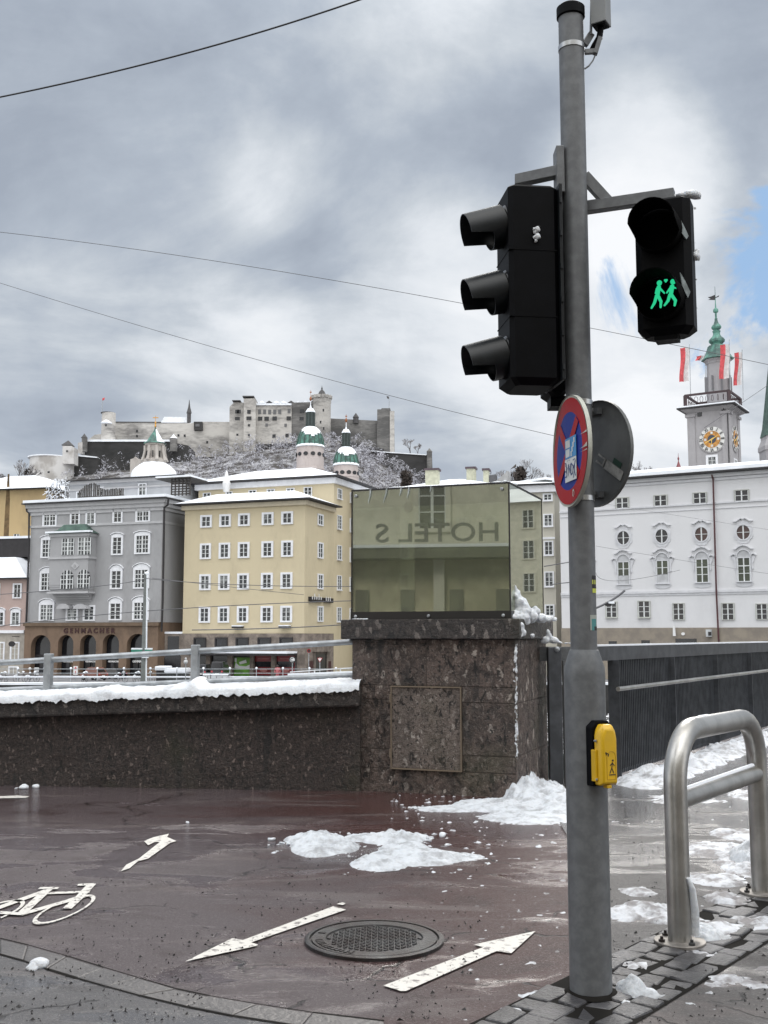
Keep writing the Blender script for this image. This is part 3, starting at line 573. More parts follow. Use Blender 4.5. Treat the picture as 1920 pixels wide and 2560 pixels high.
# ============================================================ houses at the left edge
och = stain('ochre_plaster', (.43, .32, .17), (.30, .225, .125), .2, .42, .72)
of_ = Face(HX(-140, 121), HX(108, 118)); b = MB(of_.M); zt = of_.L(40, 1225)[1]; b.box(0, of_.len, 0, 12, FZ, zt)
oh = thing('ochre_house', 'ochre house at the far left edge with a dark damp streak down its wall', 'house', of_.P(0, 0, FZ)); b.build('wall', och, oh)
b = MB(); hiproof(b, of_, -.5, of_.len + .5, -.6, 12.5, zt + .1, 2.2, 5); b.build('roof', SNOWF, oh); b = MB(of_.M); b.box(-.6, of_.len + .6, -.7, 12.6, zt, zt + .1); b.build('gutter', DARKM, oh)
for (x0, x1, y0, y1) in ((122, 166, 537, 638),): window(of_, oh, of_.L(*R1(x0, y0)), of_.L(*R1(x1, y1)), rows=3, fw=0, sill=True)
window(of_, oh, of_.L(*R1(238, 560)), of_.L(*R1(262, 660)), rows=3, fw=0)
b = MB(of_.M); x, z = of_.L(*R1(55, 480)); pts = []; 
b.prism([(x - .5, z - 5), (x + .7, z - 5), (x + .35, z - 1), (x + .3, z + 3), (x + .12, z + 6), (x - .1, z + 6), (x - .25, z + 2), (x - .3, z - 1)], -.012, 0.01); b.build('damp_streak', mat('damp_streak', (.13, .085, .04), .9, var=.4, vs=.8), oh)
pink = stain('pink_plaster', (.43, .33, .30), (.35, .27, .245), .3, .4, .75)
pk = Face(HX(-150, 112), HX(62, 109.5)); b = MB(pk.M); zt = pk.L(*R1(100, 925))[1]; b.box(0, pk.len, 0, 10, FZ, zt); ph = thing('pink_house', 'small pink house with white window surrounds at the left edge', 'house', pk.P(0, 0, FZ)); b.build('wall', pink, ph)
b = MB(); hiproof(b, pk, -.4, pk.len + .3, -.5, 10.5, zt + .12, 2.4, 4); b.build('roof', SNOWF, ph); b = MB(pk.M); b.box(-.5, pk.len + .4, -.6, 10.6, zt - .02, zt + .12); b.build('gutter', DARKM, ph)
for (x0, x1, y0, y1, a) in ((127, 178, 975, 1082, 0), (108, 166, 1215, 1320, 1), (-30, 30, 1215, 1320, 1), (105, 158, 1480, 1620, 0), (-20, 30, 1480, 1620, 0), (88, 150, 1690, 1775, 0), (-60, -10, 975, 1082, 0)):
    window(pk, ph, pk.L(*R1(x0, y0)), pk.L(*R1(x1, y1)), rows=3, fw=.15, hood=.25 if a else 0)
b = MB(pk.M); z = pk.L(*R1(100, 1380))[1]; b.box(-.1, pk.len + .02, -.25, .01, z - .15, z + .15); b.build('moulding', TRIMW, ph)
b = MB(pk.M); b.box(-.1, pk.len, -.06, .01, FZ, z - .16); b.build('ground_floor_wall', mat('grey_beige_plaster', (.36, .33, .29), .8), ph)
# hanging oval shop sign
x, z = pk.L(*R1(165, 1485)); b = MB(pk.M); b.prism([(x + .36 * math.cos(i * .524), z + .28 * math.sin(i * .524)) for i in range(12)], -1.3, -1.2); b.box(x - .03, x + .03, -1.25, 0, z + .7, z + .76)
hs = tag(b.build('hanging_sign', DARKM), 'dark oval shop sign hanging from the pink house', 'sign')
# dark roofs between ochre and pink houses
b = MB(pk.M); b.box(0, pk.len + 1.2, 4.5, 8, zt + 2.6, zt + 4.6, 0); b.box(0, pk.len + 1.2, 4.4, 8.1, zt + 4.6, zt + 4.85, 1)
tag(b.build('dark_roof_structure', [DARKM, SNOWF]), 'dark flat roof structure with snow above the pink house', 'roof')
# ============================================================ WHITE TOWN HALL WING
whi = stain('white_plaster', (.635, .635, .65), (.52, .52, .535), .22, .46, .85)
whb = mat('beige_base_stone', (.27, .235, .19), .85, var=0, col2=(.20, .175, .15), vs=.8, bump=.3, bs=4)
wt = mat('white_stucco_trim', (.58, .585, .61), .7, var=.05); PIPER = mat('dark_red_pipe', (.07, .018, .022), .5)
wf = Face(HX(1405, 98.5), HX(2150, 86)); w = thing('white_town_hall_wing', 'long white building with oval windows, curly stucco surrounds and a dark red downpipe', 'building', (wf.A.x, wf.A.y, FZ))
def wl(x, y): return wf.L(*W1(x, y))
WL = wf.len; ze = wl(1000, 166)[1]; zb_ = wl(800, 1484)[1]
b = MB(wf.M); b.box(0, WL, 0, 18, zb_, ze); b.build('wall', whi, w)
b = MB(wf.M); b.box(-.02, WL, -.1, 18, FZ, zb_ - .004); b.build('stone_base', whb, w)
b = MB(wf.M)
for z, o, h in ((ze - .6, .12, .2), (ze - .33, .25, .32)): b.box(-o, WL, -o, 18, z, z + h)
for yy in (wl(900, 425)[1],): b.box(0, WL, -.12, 0, yy - .07, yy + .07); b.box(0, WL, -.06, 0, yy - .5, yy - .44)
z2 = wl(800, 1178)[1]; b.box(0, WL, -.14, 0, z2 - .08, z2 + .14); b.box(0, WL, -.07, 0, z2 - .26, z2 - .09); b.build('cornice', wt, w)
b = MB(wf.M); b.box(-.5, WL, -.75, 18, ze, ze + .16); b.build('gutter', DARKM, w)
b = MB(); RH = Face(wf.P(0, 9, 0), wf.P(1, 9, 0)).L(1720, 1174)[1] - ze; p = [wf.P(-.4, -.7, ze + .16), wf.P(WL, -.7, ze + .16), wf.P(WL, 9, ze + RH), wf.P(5, 9, ze + RH)]; snowroof(b, p, .3); p = [wf.P(5, 9, ze + RH), wf.P(WL, 9, ze + RH), wf.P(WL, 18.5, ze + .3), wf.P(-.4, 18.5, ze + .3)]; snowroof(b, p, .3)
snowroof(b, [wf.P(-.4, -.7, ze + .16), wf.P(5, 9, ze + RH), wf.P(-.4, 18.5, ze + .3)], .3); b.build('roof', SNOWF, w)
b = MB()
for k in range(46): s = k * .65; a = wf.P(s, -.35, ze + .45); b.beam(a, a + Vector((0, 0, .15)), .03, .03)
b.beam(wf.P(0, -.35, ze + .6), wf.P(WL, -.35, ze + .6), .02, .02); b.build('snow_guard', mat('pale_metal', (.45, .47, .5), .5, .5), w)
def rowz(L, i0): return sum(wl(q[0], q[i0])[1] for q in L) / len(L)
r1 = [(350, 368, 452, 449), (680, 347, 785, 431), (1018, 325, 1127, 411), (1377, 303, 1492, 393), (1745, 280, 1868, 372), (20, 388, 120, 465)]
r2 = [(410, 708), (742, 690), (1085, 680), (1447, 657), (1815, 636), (75, 728)]
for q in r1:
    s0_, s1_ = wl(q[0], 400)[0], wl(q[2], 400)[0]; za = rowz(r1, 1); zc = rowz(r1, 3); window(wf, w, (s0_, zc), (s1_, za), cols=2, rows=2, fw=.08, trim=mat('grey_green_frame', (.42, .43, .40), .7) if q is r1[0] else bpy.data.materials['grey_green_frame'], glass=GLASSB)
zo = sum(wl(*q)[1] for q in r2) / 6
BROWNG = mat('brown_tinted_glass', (.045, .02, .016), .12, var=.4, vs=.6)
for qi, q in enumerate(r2):
    cx = wl(q[0], 680)[0]; b = MB(wf.M); E = lambda rx, rz, k, n=24: (cx + rx * math.cos(2 * math.pi * k / n), zo + rz * math.sin(2 * math.pi * k / n))
    b.prism([E(.54, .60, k) for k in range(24)], -.02, .03, 0); b.box(cx - .05, cx + .05, -.07, -.025, zo - .58, zo + .58, 1); b.box(cx - .52, cx + .52, -.06, -.022, zo - .02, zo + .02, 1)
    o = b.build('window', [BROWNG if qi in (2, 3) else GLASSB, MUNT], w); b = MB(wf.M)
    for k in range(24): b.prism([E(.54, .60, k), E(.64, .71, k), E(.64, .71, k + 1), E(.54, .60, k + 1)], -.12, 0)
    for k in range(24):                               # scalloped outer stucco outline
        f = lambda kk: 1 + .13 * math.sin(4 * (2 * math.pi * kk / 24)) ** 2
        b.prism([E(.64, .71, k), E(.74 * f(k), .90 * f(k), k), E(.74 * f(k + 1), .90 * f(k + 1), k + 1), E(.64, .71, k + 1)], -.07, 0)
    for sg_ in (-1, 1):                               # split scrolled pediment on top
        pts = [(cx + sg_ * x, zo + z) for x, z in ((.04, 1.08), (.16, 1.15), (.35, 1.04), (.55, .90), (.80, .89))]
        for a, c_ in zip(pts, pts[1:]):
            a, c_ = sorted((a, c_)); b.prism([a, c_, (c_[0], c_[1] + .07), (a[0], a[1] + .07)], -.2, 0)
    b.build('frame', wt, o)
r3 = [(362, 905, 460, 1030, 850, 1), (697, 915, 797, 1027, 845, 1), (1038, 900, 1143, 1090, 828, 0), (1398, 890, 1505, 1080, 818, 0), (1765, 880, 1880, 1072, 800, 0), (30, 920, 125, 1040, 860, 1)]
zt3 = sum(wl(q[0], q[4])[1] for q in r3) / 6; zt_g = sum(wl(q[0], q[1])[1] for q in r3) / 6; zl = sum(wl(q[0], 1095)[1] for q in r3) / 6
for q in r3:
    s0_, s1_ = wl(q[0], 950)[0], wl(q[2], 950)[0]; cx = (s0_ + s1_) / 2; hw = (s1_ - s0_) / 2; bot = zl + (.74 if q[5] else 0); b = MB(wf.M)
    b.box(s0_, s1_, -.02, .03, bot, zt_g, 0)
    b.box(cx - .045, cx + .045, -.09, -.021, bot, zt_g, 1)
    for k in range(1, 2 if q[5] else 3): z = bot + (zt_g - bot) * k / (2 if q[5] else 3); b.box(s0_, s1_, -.08, -.022, z - (.05 if k == 2 else .025), z + .025, 1)
    for x in (s0_, s1_ - .05): b.box(x, x + .05, -.085, -.022, bot, zt_g, 1)
    o = b.build('window', [mat('green_tinted_glass', (.035, .045, .025), .1, var=.3, vs=.7) if q is r3[0] else bpy.data.materials['green_tinted_glass'], MUNT], w)
    b = MB(wf.M); n = 10; arcp = [(cx + (hw + .05) * math.cos(math.pi * i / n), zt_g + .06 + (zt3 - zt_g - .06) * math.sin(math.pi * i / n)) for i in range(n + 1)]
    b.prism(arcp, -.05, 0, 1); b.box(s0_ - .05, s1_ + .05, -.1, 0, zt_g, zt_g + .06, 0)
    if q[5]: b.box(s0_, s1_, -.05, 0, zl, bot, 1)
    b.box(s0_ - .09, s0_, -.12, 0, zl, zt_g, 0); b.box(s1_, s1_ + .09, -.15, 0, zl, zt_g, 0)
    for i in range(n):
        a, c_ = arcp[i], arcp[i + 1]; f = lambda p: (cx + (p[0] - cx) * 1.13, zt_g + .06 + (p[1] - zt_g - .06) * 1.16); b.prism([a, f(a), f(c_), c_], -.15, 0, 0)
    b.box(s0_ - .15, s1_ + .15, -.2, 0, zl - .1, zl, 0)
    for sg_ in (-1, 1):
        b.prism([(cx + sg_ * (hw + .12), zt_g - 1.0), (cx + sg_ * (hw + .28), zt_g - .9), (cx + sg_ * (hw + .22), zt_g - .5), (cx + sg_ * (hw + .38), zt_g - .1), (cx + sg_ * (hw + .45), zt_g + .12), (cx + sg_ * (hw + .12), zt_g + .2)][::-sg_], -.09, 0, 0)
        pts = [(cx + sg_ * (hw + .12), zt_g + .22), (cx + sg_ * (hw + .3), zt_g + .32), (cx + sg_ * (hw + .55), zt_g + .18)]
        for a, c_ in zip(pts, pts[1:]): a, c_ = sorted((a, c_)); b.prism([a, c_, (c_[0], c_[1] + .07), (a[0], a[1] + .07)], -.2, 0, 0)
    pts = [(cx + x, zt3 + z) for x, z in ((-.82, .04), (-.6, .06), (-.35, .26), (0, .36), (.35, .26), (.6, .06), (.82, .04))]
    for a, c_ in zip(pts, pts[1:]): b.prism([a, c_, (c_[0], c_[1] + .08), (a[0], a[1] + .08)], -.22, 0, 0)
    b.prism([(cx - .6, zl - .38), (cx - .2, zl - .48), (cx + .2, zl - .48), (cx + .6, zl - .38), (cx + .75, zl - .14), (cx - .75, zl - .14)], -.06, 0, 0)
    b.build('frame', [wt, mat('pale_grey_panel', (.45, .455, .47), .8) if q is r3[0] else bpy.data.materials['pale_grey_panel']], o)
r4 = [(262, 1265, 355, 1390, 1), (540, 1258, 640, 1390, 1), (840, 1278, 935, 1412, 0), (1262, 1277, 1367, 1412, 0), (1558, 1282, 1655, 1408, 0), (1900, 1285, 2000, 1405, 0)]
for q in r4: window(wf, w, wl(q[0], q[1]), wl(q[2], q[3]), cols=2, rows=3, fw=.07, trim=bpy.data.materials['grey_green_frame'], glass=GLASSB, sill=bool(q[4]))
pipe(wf, w, [wl(1178, 165), wl(1190, 200), wl(1218, 1170), wl(1240, 1620), wl(1240, 1800)], .075, PIPER)
for (x0, x1, y0) in ((285, 355, 1600), (568, 640, 1592), (862, 1045, 1578), (1618, 1700, 1598)):
    b = MB(wf.M); a, z = wl(x0, y0); c_, _ = wl(x1, y0); b.box(a, c_, -.13, -.08, z - .6, z); b.build('basement_opening', GLASSB, w)
# small fixtures on the facade
x, z = wl(855, 1515); b = MB(wf.M); b.prism([(x - .1, z - .4), (x + .15, z - .4), (x + .08, z + .45), (x - .08, z + .45)], -.35, -.25); tag(b.build('wall_banner', [WHITEP]), 'small white furled banner on the stone base of the white building', 'banner')
x, z = wl(1160, 1530); b = MB(wf.M); b.box(x - .25, x + .18, -.5, -.11, z - .3, z + .3, 0); b.box(x - .05, x + .22, -.54, -.5, z - .22, z + .1, 1); tag(b.build('wall_light_box', [mat('light_grey_box', (.5, .52, .53), .5), DARKM]), 'grey square wall lantern beside the dark red downpipe', 'lantern')
x, z = wl(930, 1537); b = MB(wf.M); b.prism([(x + .15 * math.cos(a * .524), z + .13 * math.sin(a * .524)) for a in range(12)], -.2, -.11); tag(b.build('round_plaque', WHITEP), 'small round white plaque on the stone base of the white building', 'plaque')
# ============================================================ CREAM HOUSE behind the glass box
cf = Face(HX(905, 110), HX(1392, 104)); cr = stain('cream_plaster', (.52, .50, .43), (.45, .43, .38), .2, .4, .8)
c = thing('cream_house', 'cream white house with chimneys and snowy hipped roof behind the glass box', 'house', cf.P(0, 0, FZ)); zt = cf.L(1380, 1212)[1]
b = MB(cf.M); b.box(0, cf.len, 0, 16, FZ, zt); b.build('wall', cr, c)
b = MB(cf.M); b.box(-.3, cf.len + .3, -.35, 16.3, zt - .7, zt - .02); b.box(0, cf.len, -.1, 0, zt - 5.3, zt - 5.1); b.build('cornice', TRIMW, c)
b = MB(cf.M); b.box(-.6, cf.len + .6, -.7, 16.5, zt, zt + .12); b.build('gutter', DARKM, c)
b = MB(); hiproof(b, cf, -.55, cf.len + .5, -.65, 16.4, zt + .12, 1.0, 5.0); b.build('roof', SNOWF, c)
for (y0, y1, r) in ((205, 240, 2), (342, 412, 4), (522, 605, 4), (727, 815, 4), (948, 1010, 4)):
    z1_ = cf.L(820 + 1475 * .37372, 1160 + y0 * .37372)[1]; z0_ = cf.L(820 + 1475 * .37372, 1160 + y1 * .37372)[1]
    for px in (1372, 1300, 1228, 1156, 1084, 1012, 940): a = cf.L(px - 9, 1400)[0]; window(cf, c, (a, z0_), (a + .72, z1_), rows=min(r, 3), fw=.12, sill=True)
# hall roof with chimneys visible over the box
hf = Face(HX(990, 135), HX(1260, 132)); hx = thing('snowy_hip_roof_house', 'house with a big snow covered hipped roof and pale chimneys above the glass box', 'house', hf.P(0, 0, FZ))
b = MB(hf.M); z0_ = hf.L(1000, 1222)[1]; b.box(0, hf.len, 0, 12, FZ, z0_); b.build('wall', cr, hx)
zr = hf.L(1142, 1181)[1]; b = MB(); hiproof(b, hf, -.5, hf.len + .5, -.5, 12.5, z0_, zr - z0_, 6.3); b.build('roof', SNOWF, hx)
CHIM = mat('pale_green_chimney', (.43, .43, .33), .8, var=.1); CAPR = mat('dark_chimney_cap', (.07, .05, .06), .7)
for (x0, x1, y0, y1, o) in ((1063, 1095, 1176, 1222, 1.0), (1166, 1187, 1172, 1196, 4.5), (1208, 1221, 1176, 1204, 3.0)):
    b = MB(hf.M); ff = Face(hf.P(0, o, 0), hf.P(hf.len, o, 0)); a, z1_ = ff.L(x0, y0); c_, z0b = ff.L(x1, y1 + 10); b.box(a, c_, o, o + 1.4, z0b, z1_, 0); b.box(a - .15, c_ + .15, o - .15, o + 1.55, z1_, z1_ + .25, 1); b.build('chimney', [CHIM, CAPR], hx)
# attic shapes right of the box corner
sf = Face(HX(1225, 128), HX(1420, 126)); b = MB(sf.M); q = sf.Lp([(1238, 1204), (1262, 1183), (1270, 1176), (1270, 1204)]); b.prism(q, 0, 3)
tag(b.build('slanted_rooftop_wall', mat('grey_render', (.30, .30, .30), .8)), 'grey slanted rooftop wall beside the chimneys', 'rooftop wall')
b = MB(sf.M); a, z1_ = sf.L(1222, 1188); c_, z0b = sf.L(1240, 1215); b.box(a, c_, 0, 1.5, z0b, z1_, 0); tag(b.build('rooftop_dormer', mat('dark_dormer', (.08, .08, .085), .6)), 'small dark dormer box next to the slim chimney', 'dormer')
b = MB(sf.M); q = sf.Lp([(1290, 1206), (1362, 1196), (1395, 1200), (1395, 1300), (1290, 1300)]); b.prism(q, 1, 10, 0); b.build
rf2 = thing('grey_attic', 'dark grey attic roof with snow edge above the cream house', 'roof', sf.P(sf.L(1290, 1206)[0], 1, FZ)); b.build('wall', mat('grey_attic_cladding', (.10, .11, .11), .7), rf2)
b = MB(sf.M); q = sf.Lp([(1290, 1206), (1362, 1196), (1395, 1200)]); b.prism(q + [(q[2][0], q[2][1] + .3), (q[1][0], q[1][1] + .3), (q[0][0], q[0][1] + .25)], .9, 10.1); b.build('roof_snow', SNOWF, rf2)
# ============================================================ CLOCK TOWER
TS = stain('tower_plaster', (.36, .35, .36), (.27, .26, .27), .35, .4, .75)
tf1 = Face(HX(1722, 151.2, 1100), HX(1823, 148.2, 1100)); tsd = tf1.side(); TWd = tf1.len
tw = thing('clock_tower', 'square grey clock tower with gold and black clock face, balcony and green onion spire', 'tower', tf1.P(0, 0, FZ))
def tl(x, y): return tf1.L(*TW(x, y))
zc0 = tl(600, 1500)[1]; zcc = tl(600, 1418)[1]
b = MB(tf1.M); b.box(0, TWd, 0, TWd, FZ, zc0 + .3); b.build('shaft', TS, tw)
b = MB(tf1.M)
for x in (-.12, TWd - .95): b.box(x, x + 1.07, -.14, .5, FZ, zc0 - .3)
b.box(TWd - .5, TWd + .14, -.13, 1.0, FZ, zc0 - .31); b.box(TWd - .5, TWd + .14, TWd - 1, TWd + .13, FZ, zc0 - .31)
for x in (-.35, TWd - 1.1): b.box(x, x + 1.45, -.34, .6, zc0 - .3, zc0 + .1)
b.box(TWd - .5, TWd + .35, -.33, 1.2, zc0 - .29, zc0 + .09); b.box(TWd - .5, TWd + .35, TWd - 1.2, TWd + .33, zc0 - .29, zc0 + .09)
for i in range(5): o = .1 + .18 * i; b.box(-o, TWd + o, -o, TWd + o, zc0 + .3 + (zcc - zc0 - .6) * i / 5, zc0 + .3 + (zcc - zc0 - .6) * (i + 1) / 5)
b.build('cornice', TS, tw)
b = MB(tf1.M); b.box(-1.25, TWd + 1.25, -1.25, TWd + 1.25, zcc - .3, zcc - .1, 0); b.box(-1.2, TWd + 1.2, -1.2, TWd + 1.2, zcc - .1, zcc + .1, 1); b.build('cornice_cover', [DARKM, SNOWF], tw)
# balcony rail
zr = tl(560, 1290)[1]; b = MB(); RAILR = mat('dark_brown_rail', (.045, .025, .028), .6); o = -.25
cs = [tf1.P(o, o, 0), tf1.P(TWd - o, o, 0), tf1.P(TWd - o, TWd - o, 0), tf1.P(o, TWd - o, 0)]
for i in range(4):
    p, q = cs[i], cs[(i + 1) % 4]; b.beam(p + Vector((0, 0, zr)), q + Vector((0, 0, zr)), .28, .28); b.beam(p + Vector((0, 0, zcc + .25)), q + Vector((0, 0, zcc + .25)), .16, .16); b.beam(p + Vector((0, 0, zcc)), p + Vector((0, 0, zr)), .42, .42)
b.build('balustrade', RAILR, tw)
b = MB()
for i in range(4):
    p, q = cs[i], cs[(i + 1) % 4]
    for k in range(1, 8):
        a = p.lerp(q, k / 8); zm = (zcc + .25 + zr) / 2; pts = [a.lerp(q, .06 * math.cos(t)) * 1.0 + Vector((0, 0, zm + .45 * math.sin(t))) for t in [j * .785 for j in range(9)]]; b.tube(pts, .035, 4)
b.build('rail_ornament', RAILR, tw)
# clock face
def clock(face, cx, cz, R_, out):
    b = MB(face.M); P = lambda r, a: (cx + r * math.sin(a), cz + r * math.cos(a)); n = 48
    ringp = lambda r: [P(r, -2 * math.pi * k / n) for k in range(n)]
    b.prism(ringp(R_ * 1.07), -out, 0, 3); b.prism(ringp(R_ * .98), -out - .03, -out, 0); b.prism(ringp(R_ * .66), -out - .06, -out - .03, 1); b.prism(ringp(R_ * .33), -out - .08, -out - .06, 2)
    o = b.build('clock_face', [mat('clock_white', (.62, .62, .60), .6), mat('clock_gold', (.42, .20, .045), .45, .2, var=.4, vs=2), mat('clock_blue', (.04, .05, .075), .5), TS] if 'clock_white' not in bpy.data.materials else [bpy.data.materials[k] for k in ('clock_white', 'clock_gold', 'clock_blue')] + [TS], tw)
    b = MB(); 
    for i, s in enumerate(('XII', 'I', 'II', 'III', 'IIII', 'V', 'VI', 'VII', 'VIII', 'IX', 'X', 'XI')):
        a = i * math.pi / 6; x, z = P(R_ * .82, a)
        M = face.M @ Matrix.Translation((x, -out - .06, z)) @ Matrix.Rotation(a, 4, 'Y')
        put_text(b, M, s, R_ * .36, .01, offset=.012, sx=.8 if len(s) < 3 else .6)
    b.build('numerals', DARKM, o)
    b = MB(face.M)
    for i in range(12): 
        if i % 3 == 0: x, z = P(R_ * .5, i * math.pi / 6); b.prism([(x - .16, z - .16), (x + .16, z - .16), (x + .16, z + .16), (x - .16, z + .16)], -out - .09, -out - .06, 1)
    for a, L_, w_ in ((R(62), .5, .09), (R(62 + 180), .62, .09), (R(185), .45, .07)):
        d = (math.sin(a), math.cos(a)); q = (math.cos(a), -math.sin(a)); b.prism([(cx - q[0] * w_, cz - q[1] * w_), (cx + q[0] * w_, cz + q[1] * w_), (cx + d[0] * R_ * L_ + q[0] * .03, cz + d[1] * R_ * L_ + q[1] * .03), (cx + d[0] * R_ * (L_ + .08), cz + d[1] * R_ * (L_ + .08)), (cx + d[0] * R_ * L_ - q[0] * .03, cz + d[1] * R_ * L_ - q[1] * .03)], -out - .14, -out - .1, 0)
    b.build('clock_hand', [mat('pale_gold_hand', (.75, .50, .12), .4, .1), bpy.data.materials['clock_white']], o)
cx, cz = tl(597, 1780); clock(tf1, cx, cz, 140 * .2351 * 149 / 2700, .12); clock(tsd, TWd * .52, cz + .3, 140 * .2351 * 149 / 2700, .12)
window(tf1, tw, tl(555, 1972), tl(640, 2075), cols=4, rows=3, fw=.3); window(tsd, tw, (TWd * .4, tl(600, 2075)[1]), (TWd * .6, tl(600, 1990)[1]), fw=.2)
b = MB(tf1.M)
for (x, y_) in ((465, 1515), (722, 1488)): s, z = tl(x, y_); b.box(s - .3, s + .3, -.12, .01, z - .3, z + .3)
b.build('vent', GLASSB, tw)
pipe(tf1, tw, [tl(724, 1400), tl(724, 1480), tl(765, 1500), tl(782, 2045)], .07)
# lantern and onion spire
ctr = tf1.P(TWd / 2, TWd / 2, 0); Yc = ctr.y; sc = .2351 * Yc / 2700
def tz(y): return at(1792, TW(0, y)[1], Yc).z
ctr = HX(1793, Yc, 880); b = MB()
prof = [(125, 1400), (123, 1180), (117, 960)]; b.lathe(ctr, [(r * sc, tz(y_)) for r, y_ in prof], 8, 0, R(22.5)); b.build('lantern', TS, tw, smooth=20)
b = MB()
for k in range(8): a = R(45 * k); r = 119 * sc; d = Vector((math.cos(a), math.sin(a), 0)); n_ = Vector((-d.y, d.x, 0)); p = ctr + d * (r * .955); b.beam(Vector((p.x, p.y, tz(1280))), Vector((p.x, p.y, tz(1120))), .9, .1, up=n_)
b.build('louvre_panel', mat('grey_louvre', (.20, .20, .21), .7), tw)
b = MB(); b.lathe(ctr, [(r * sc, tz(y_)) for r, y_ in ((118, 985), (128, 980), (128, 965), (150, 950), (150, 940))], 8, 0, R(22.5)); b.build('lantern_cornice', TS, tw)
onion = [(172, 938), (172, 930), (150, 905), (128, 870), (112, 830), (100, 790), (62, 782), (60, 768), (84, 745), (85, 725), (72, 705), (52, 690), (40, 672), (36, 652), (42, 636), (46, 630), (30, 620), (48, 604), (54, 590), (48, 572), (28, 550), (18, 525), (14, 505), (18, 500), (10, 490), (11, 435), (26, 428), (28, 415), (25, 395), (8, 382), (5, 330), (3, 250), (2, 155)]
b = MB(); b.lathe(ctr, [(r * sc, tz(y_)) for r, y_ in onion], 8, 0, R(22.5)); b.build('onion_dome', COPPERB, tw)
b = MB(); b.prism([(0, 0)] * 0 or [(ctr.x + x * sc, tz(y_)) for x, y_ in ((-4, 298), (-80, 296), (-50, 285), (-80, 268), (-50, 262), (-4, 243))], ctr.y - .04, ctr.y + .04); b.prism([(ctr.x + x * sc, tz(y_)) for x, y_ in ((4, 268), (42, 248), (40, 262), (4, 276))], ctr.y - .04, ctr.y + .04); b.build('weather_vane', DARKM, tw)
# flags
FR = mat('flag_red', (.50, .07, .08), .8, var=.2); FW = mat('flag_white', (.55, .52, .52), .8, var=.1)
def hang_flag(px_pole, py_top, py_bot, x0, x1, y0, y1, Y, redleft, label):
    p = at(*TW(px_pole, py_top), Y); q = at(*TW(px_pole + 12, py_bot), Y); f = thing('hanging_flag', label, 'flag', q, 'red and white flags around the clock tower balcony')
    b = MB(); b.tube([q, p], .05, 6); b.build('flagpole', GALV_L, f); b = MB(); n = 10; g = []
    for i in range(n + 1):
        u = i / n
        for j in range(13):
            v = j / 12; a = at(*TW(x0 + (x1 - x0) * u + 8 * math.sin(v * 5 + u), y0 + (y1 - y0) * v + (10 * (1 - u))), Y); g.append((a.x, Y + .14 * math.sin(u * 9 + v * 3), a.z))
    fs = [(i * 13 + j, (i + 1) * 13 + j, (i + 1) * 13 + j + 1, i * 13 + j + 1) for i in range(n) for j in range(12)]
    b.add(g, fs); b.m = [0 if ((k // 12) < 5) == redleft else 1 for k in range(len(fs))]; b.build('cloth', [FR, FW], f, smooth=60); return f
Yf = tf1.P(0, 0, 0).y
hang_flag(356, 770, 1330, 256, 350, 800, 1160, Yf - .1, True, 'red and white flag on the pole at the left balcony corner of the clock tower')
hang_flag(780, 715, 1290, 680, 778, 765, 1130, tf1.B.y - .3, True, 'red and white flag with bright red stripe hanging in front of the tower lantern')
hang_flag(916, 825, 1360, 832, 912, 850, 1200, tsd.B.y, True, 'red and white flag on the pole at the right balcony corner of the clock tower')
hang_flag(520, 865, 1290, 428, 518, 885, 935, tf1.P(0, TWd, 0).y + .3, True, 'small folded red and white flag half hidden behind the tower lantern')
# small red onion spire and church spire at right
c0 = HX(1696, 190, 1150); sc2 = .2351 * 190 / 2700; zz_ = lambda y_: at(1696, TW(0, y_)[1], 190).z
b = MB(); b.lathe(c0, [(r * sc2, zz_(y_)) for r, y_ in ((60, 2300), (30, 2090), (28, 2080), (14, 2040), (6, 2015), (5, 2000), (10, 1992), (10, 1978), (3, 1965), (1.5, 1925))], 8); tag(b.build('small_onion_spire', mat('red_roof_metal', (.22, .07, .075), .6)), 'tiny red onion spire poking up left of the clock tower', 'spire')
c0 = HX(1962, 210, 1090); sc2 = 210 / 2700; zz_ = lambda y_: at(1960, y_, 210).z; sp = thing('church_spire', 'dark green pointed church spire cut off by the right edge', 'spire', (c0.x, c0.y, FZ))
b = MB(); b.lathe(c0, [(60 * sc2, zz_(1092)), (54 * sc2, zz_(1070)), (38 * sc2, zz_(950)), (1 * sc2, zz_(690))], 8, 0, R(22.5)); b.build('spire_roof', COPPER, sp)
b = MB(); b.lathe(c0, [(63 * sc2, FZ), (63 * sc2, zz_(1130)), (66 * sc2, zz_(1128)), (66 * sc2, zz_(1118)), (58 * sc2, zz_(1100)), (58 * sc2, zz_(1092))], 8, 0, R(22.5)); b.build('tower_body', TS, sp)
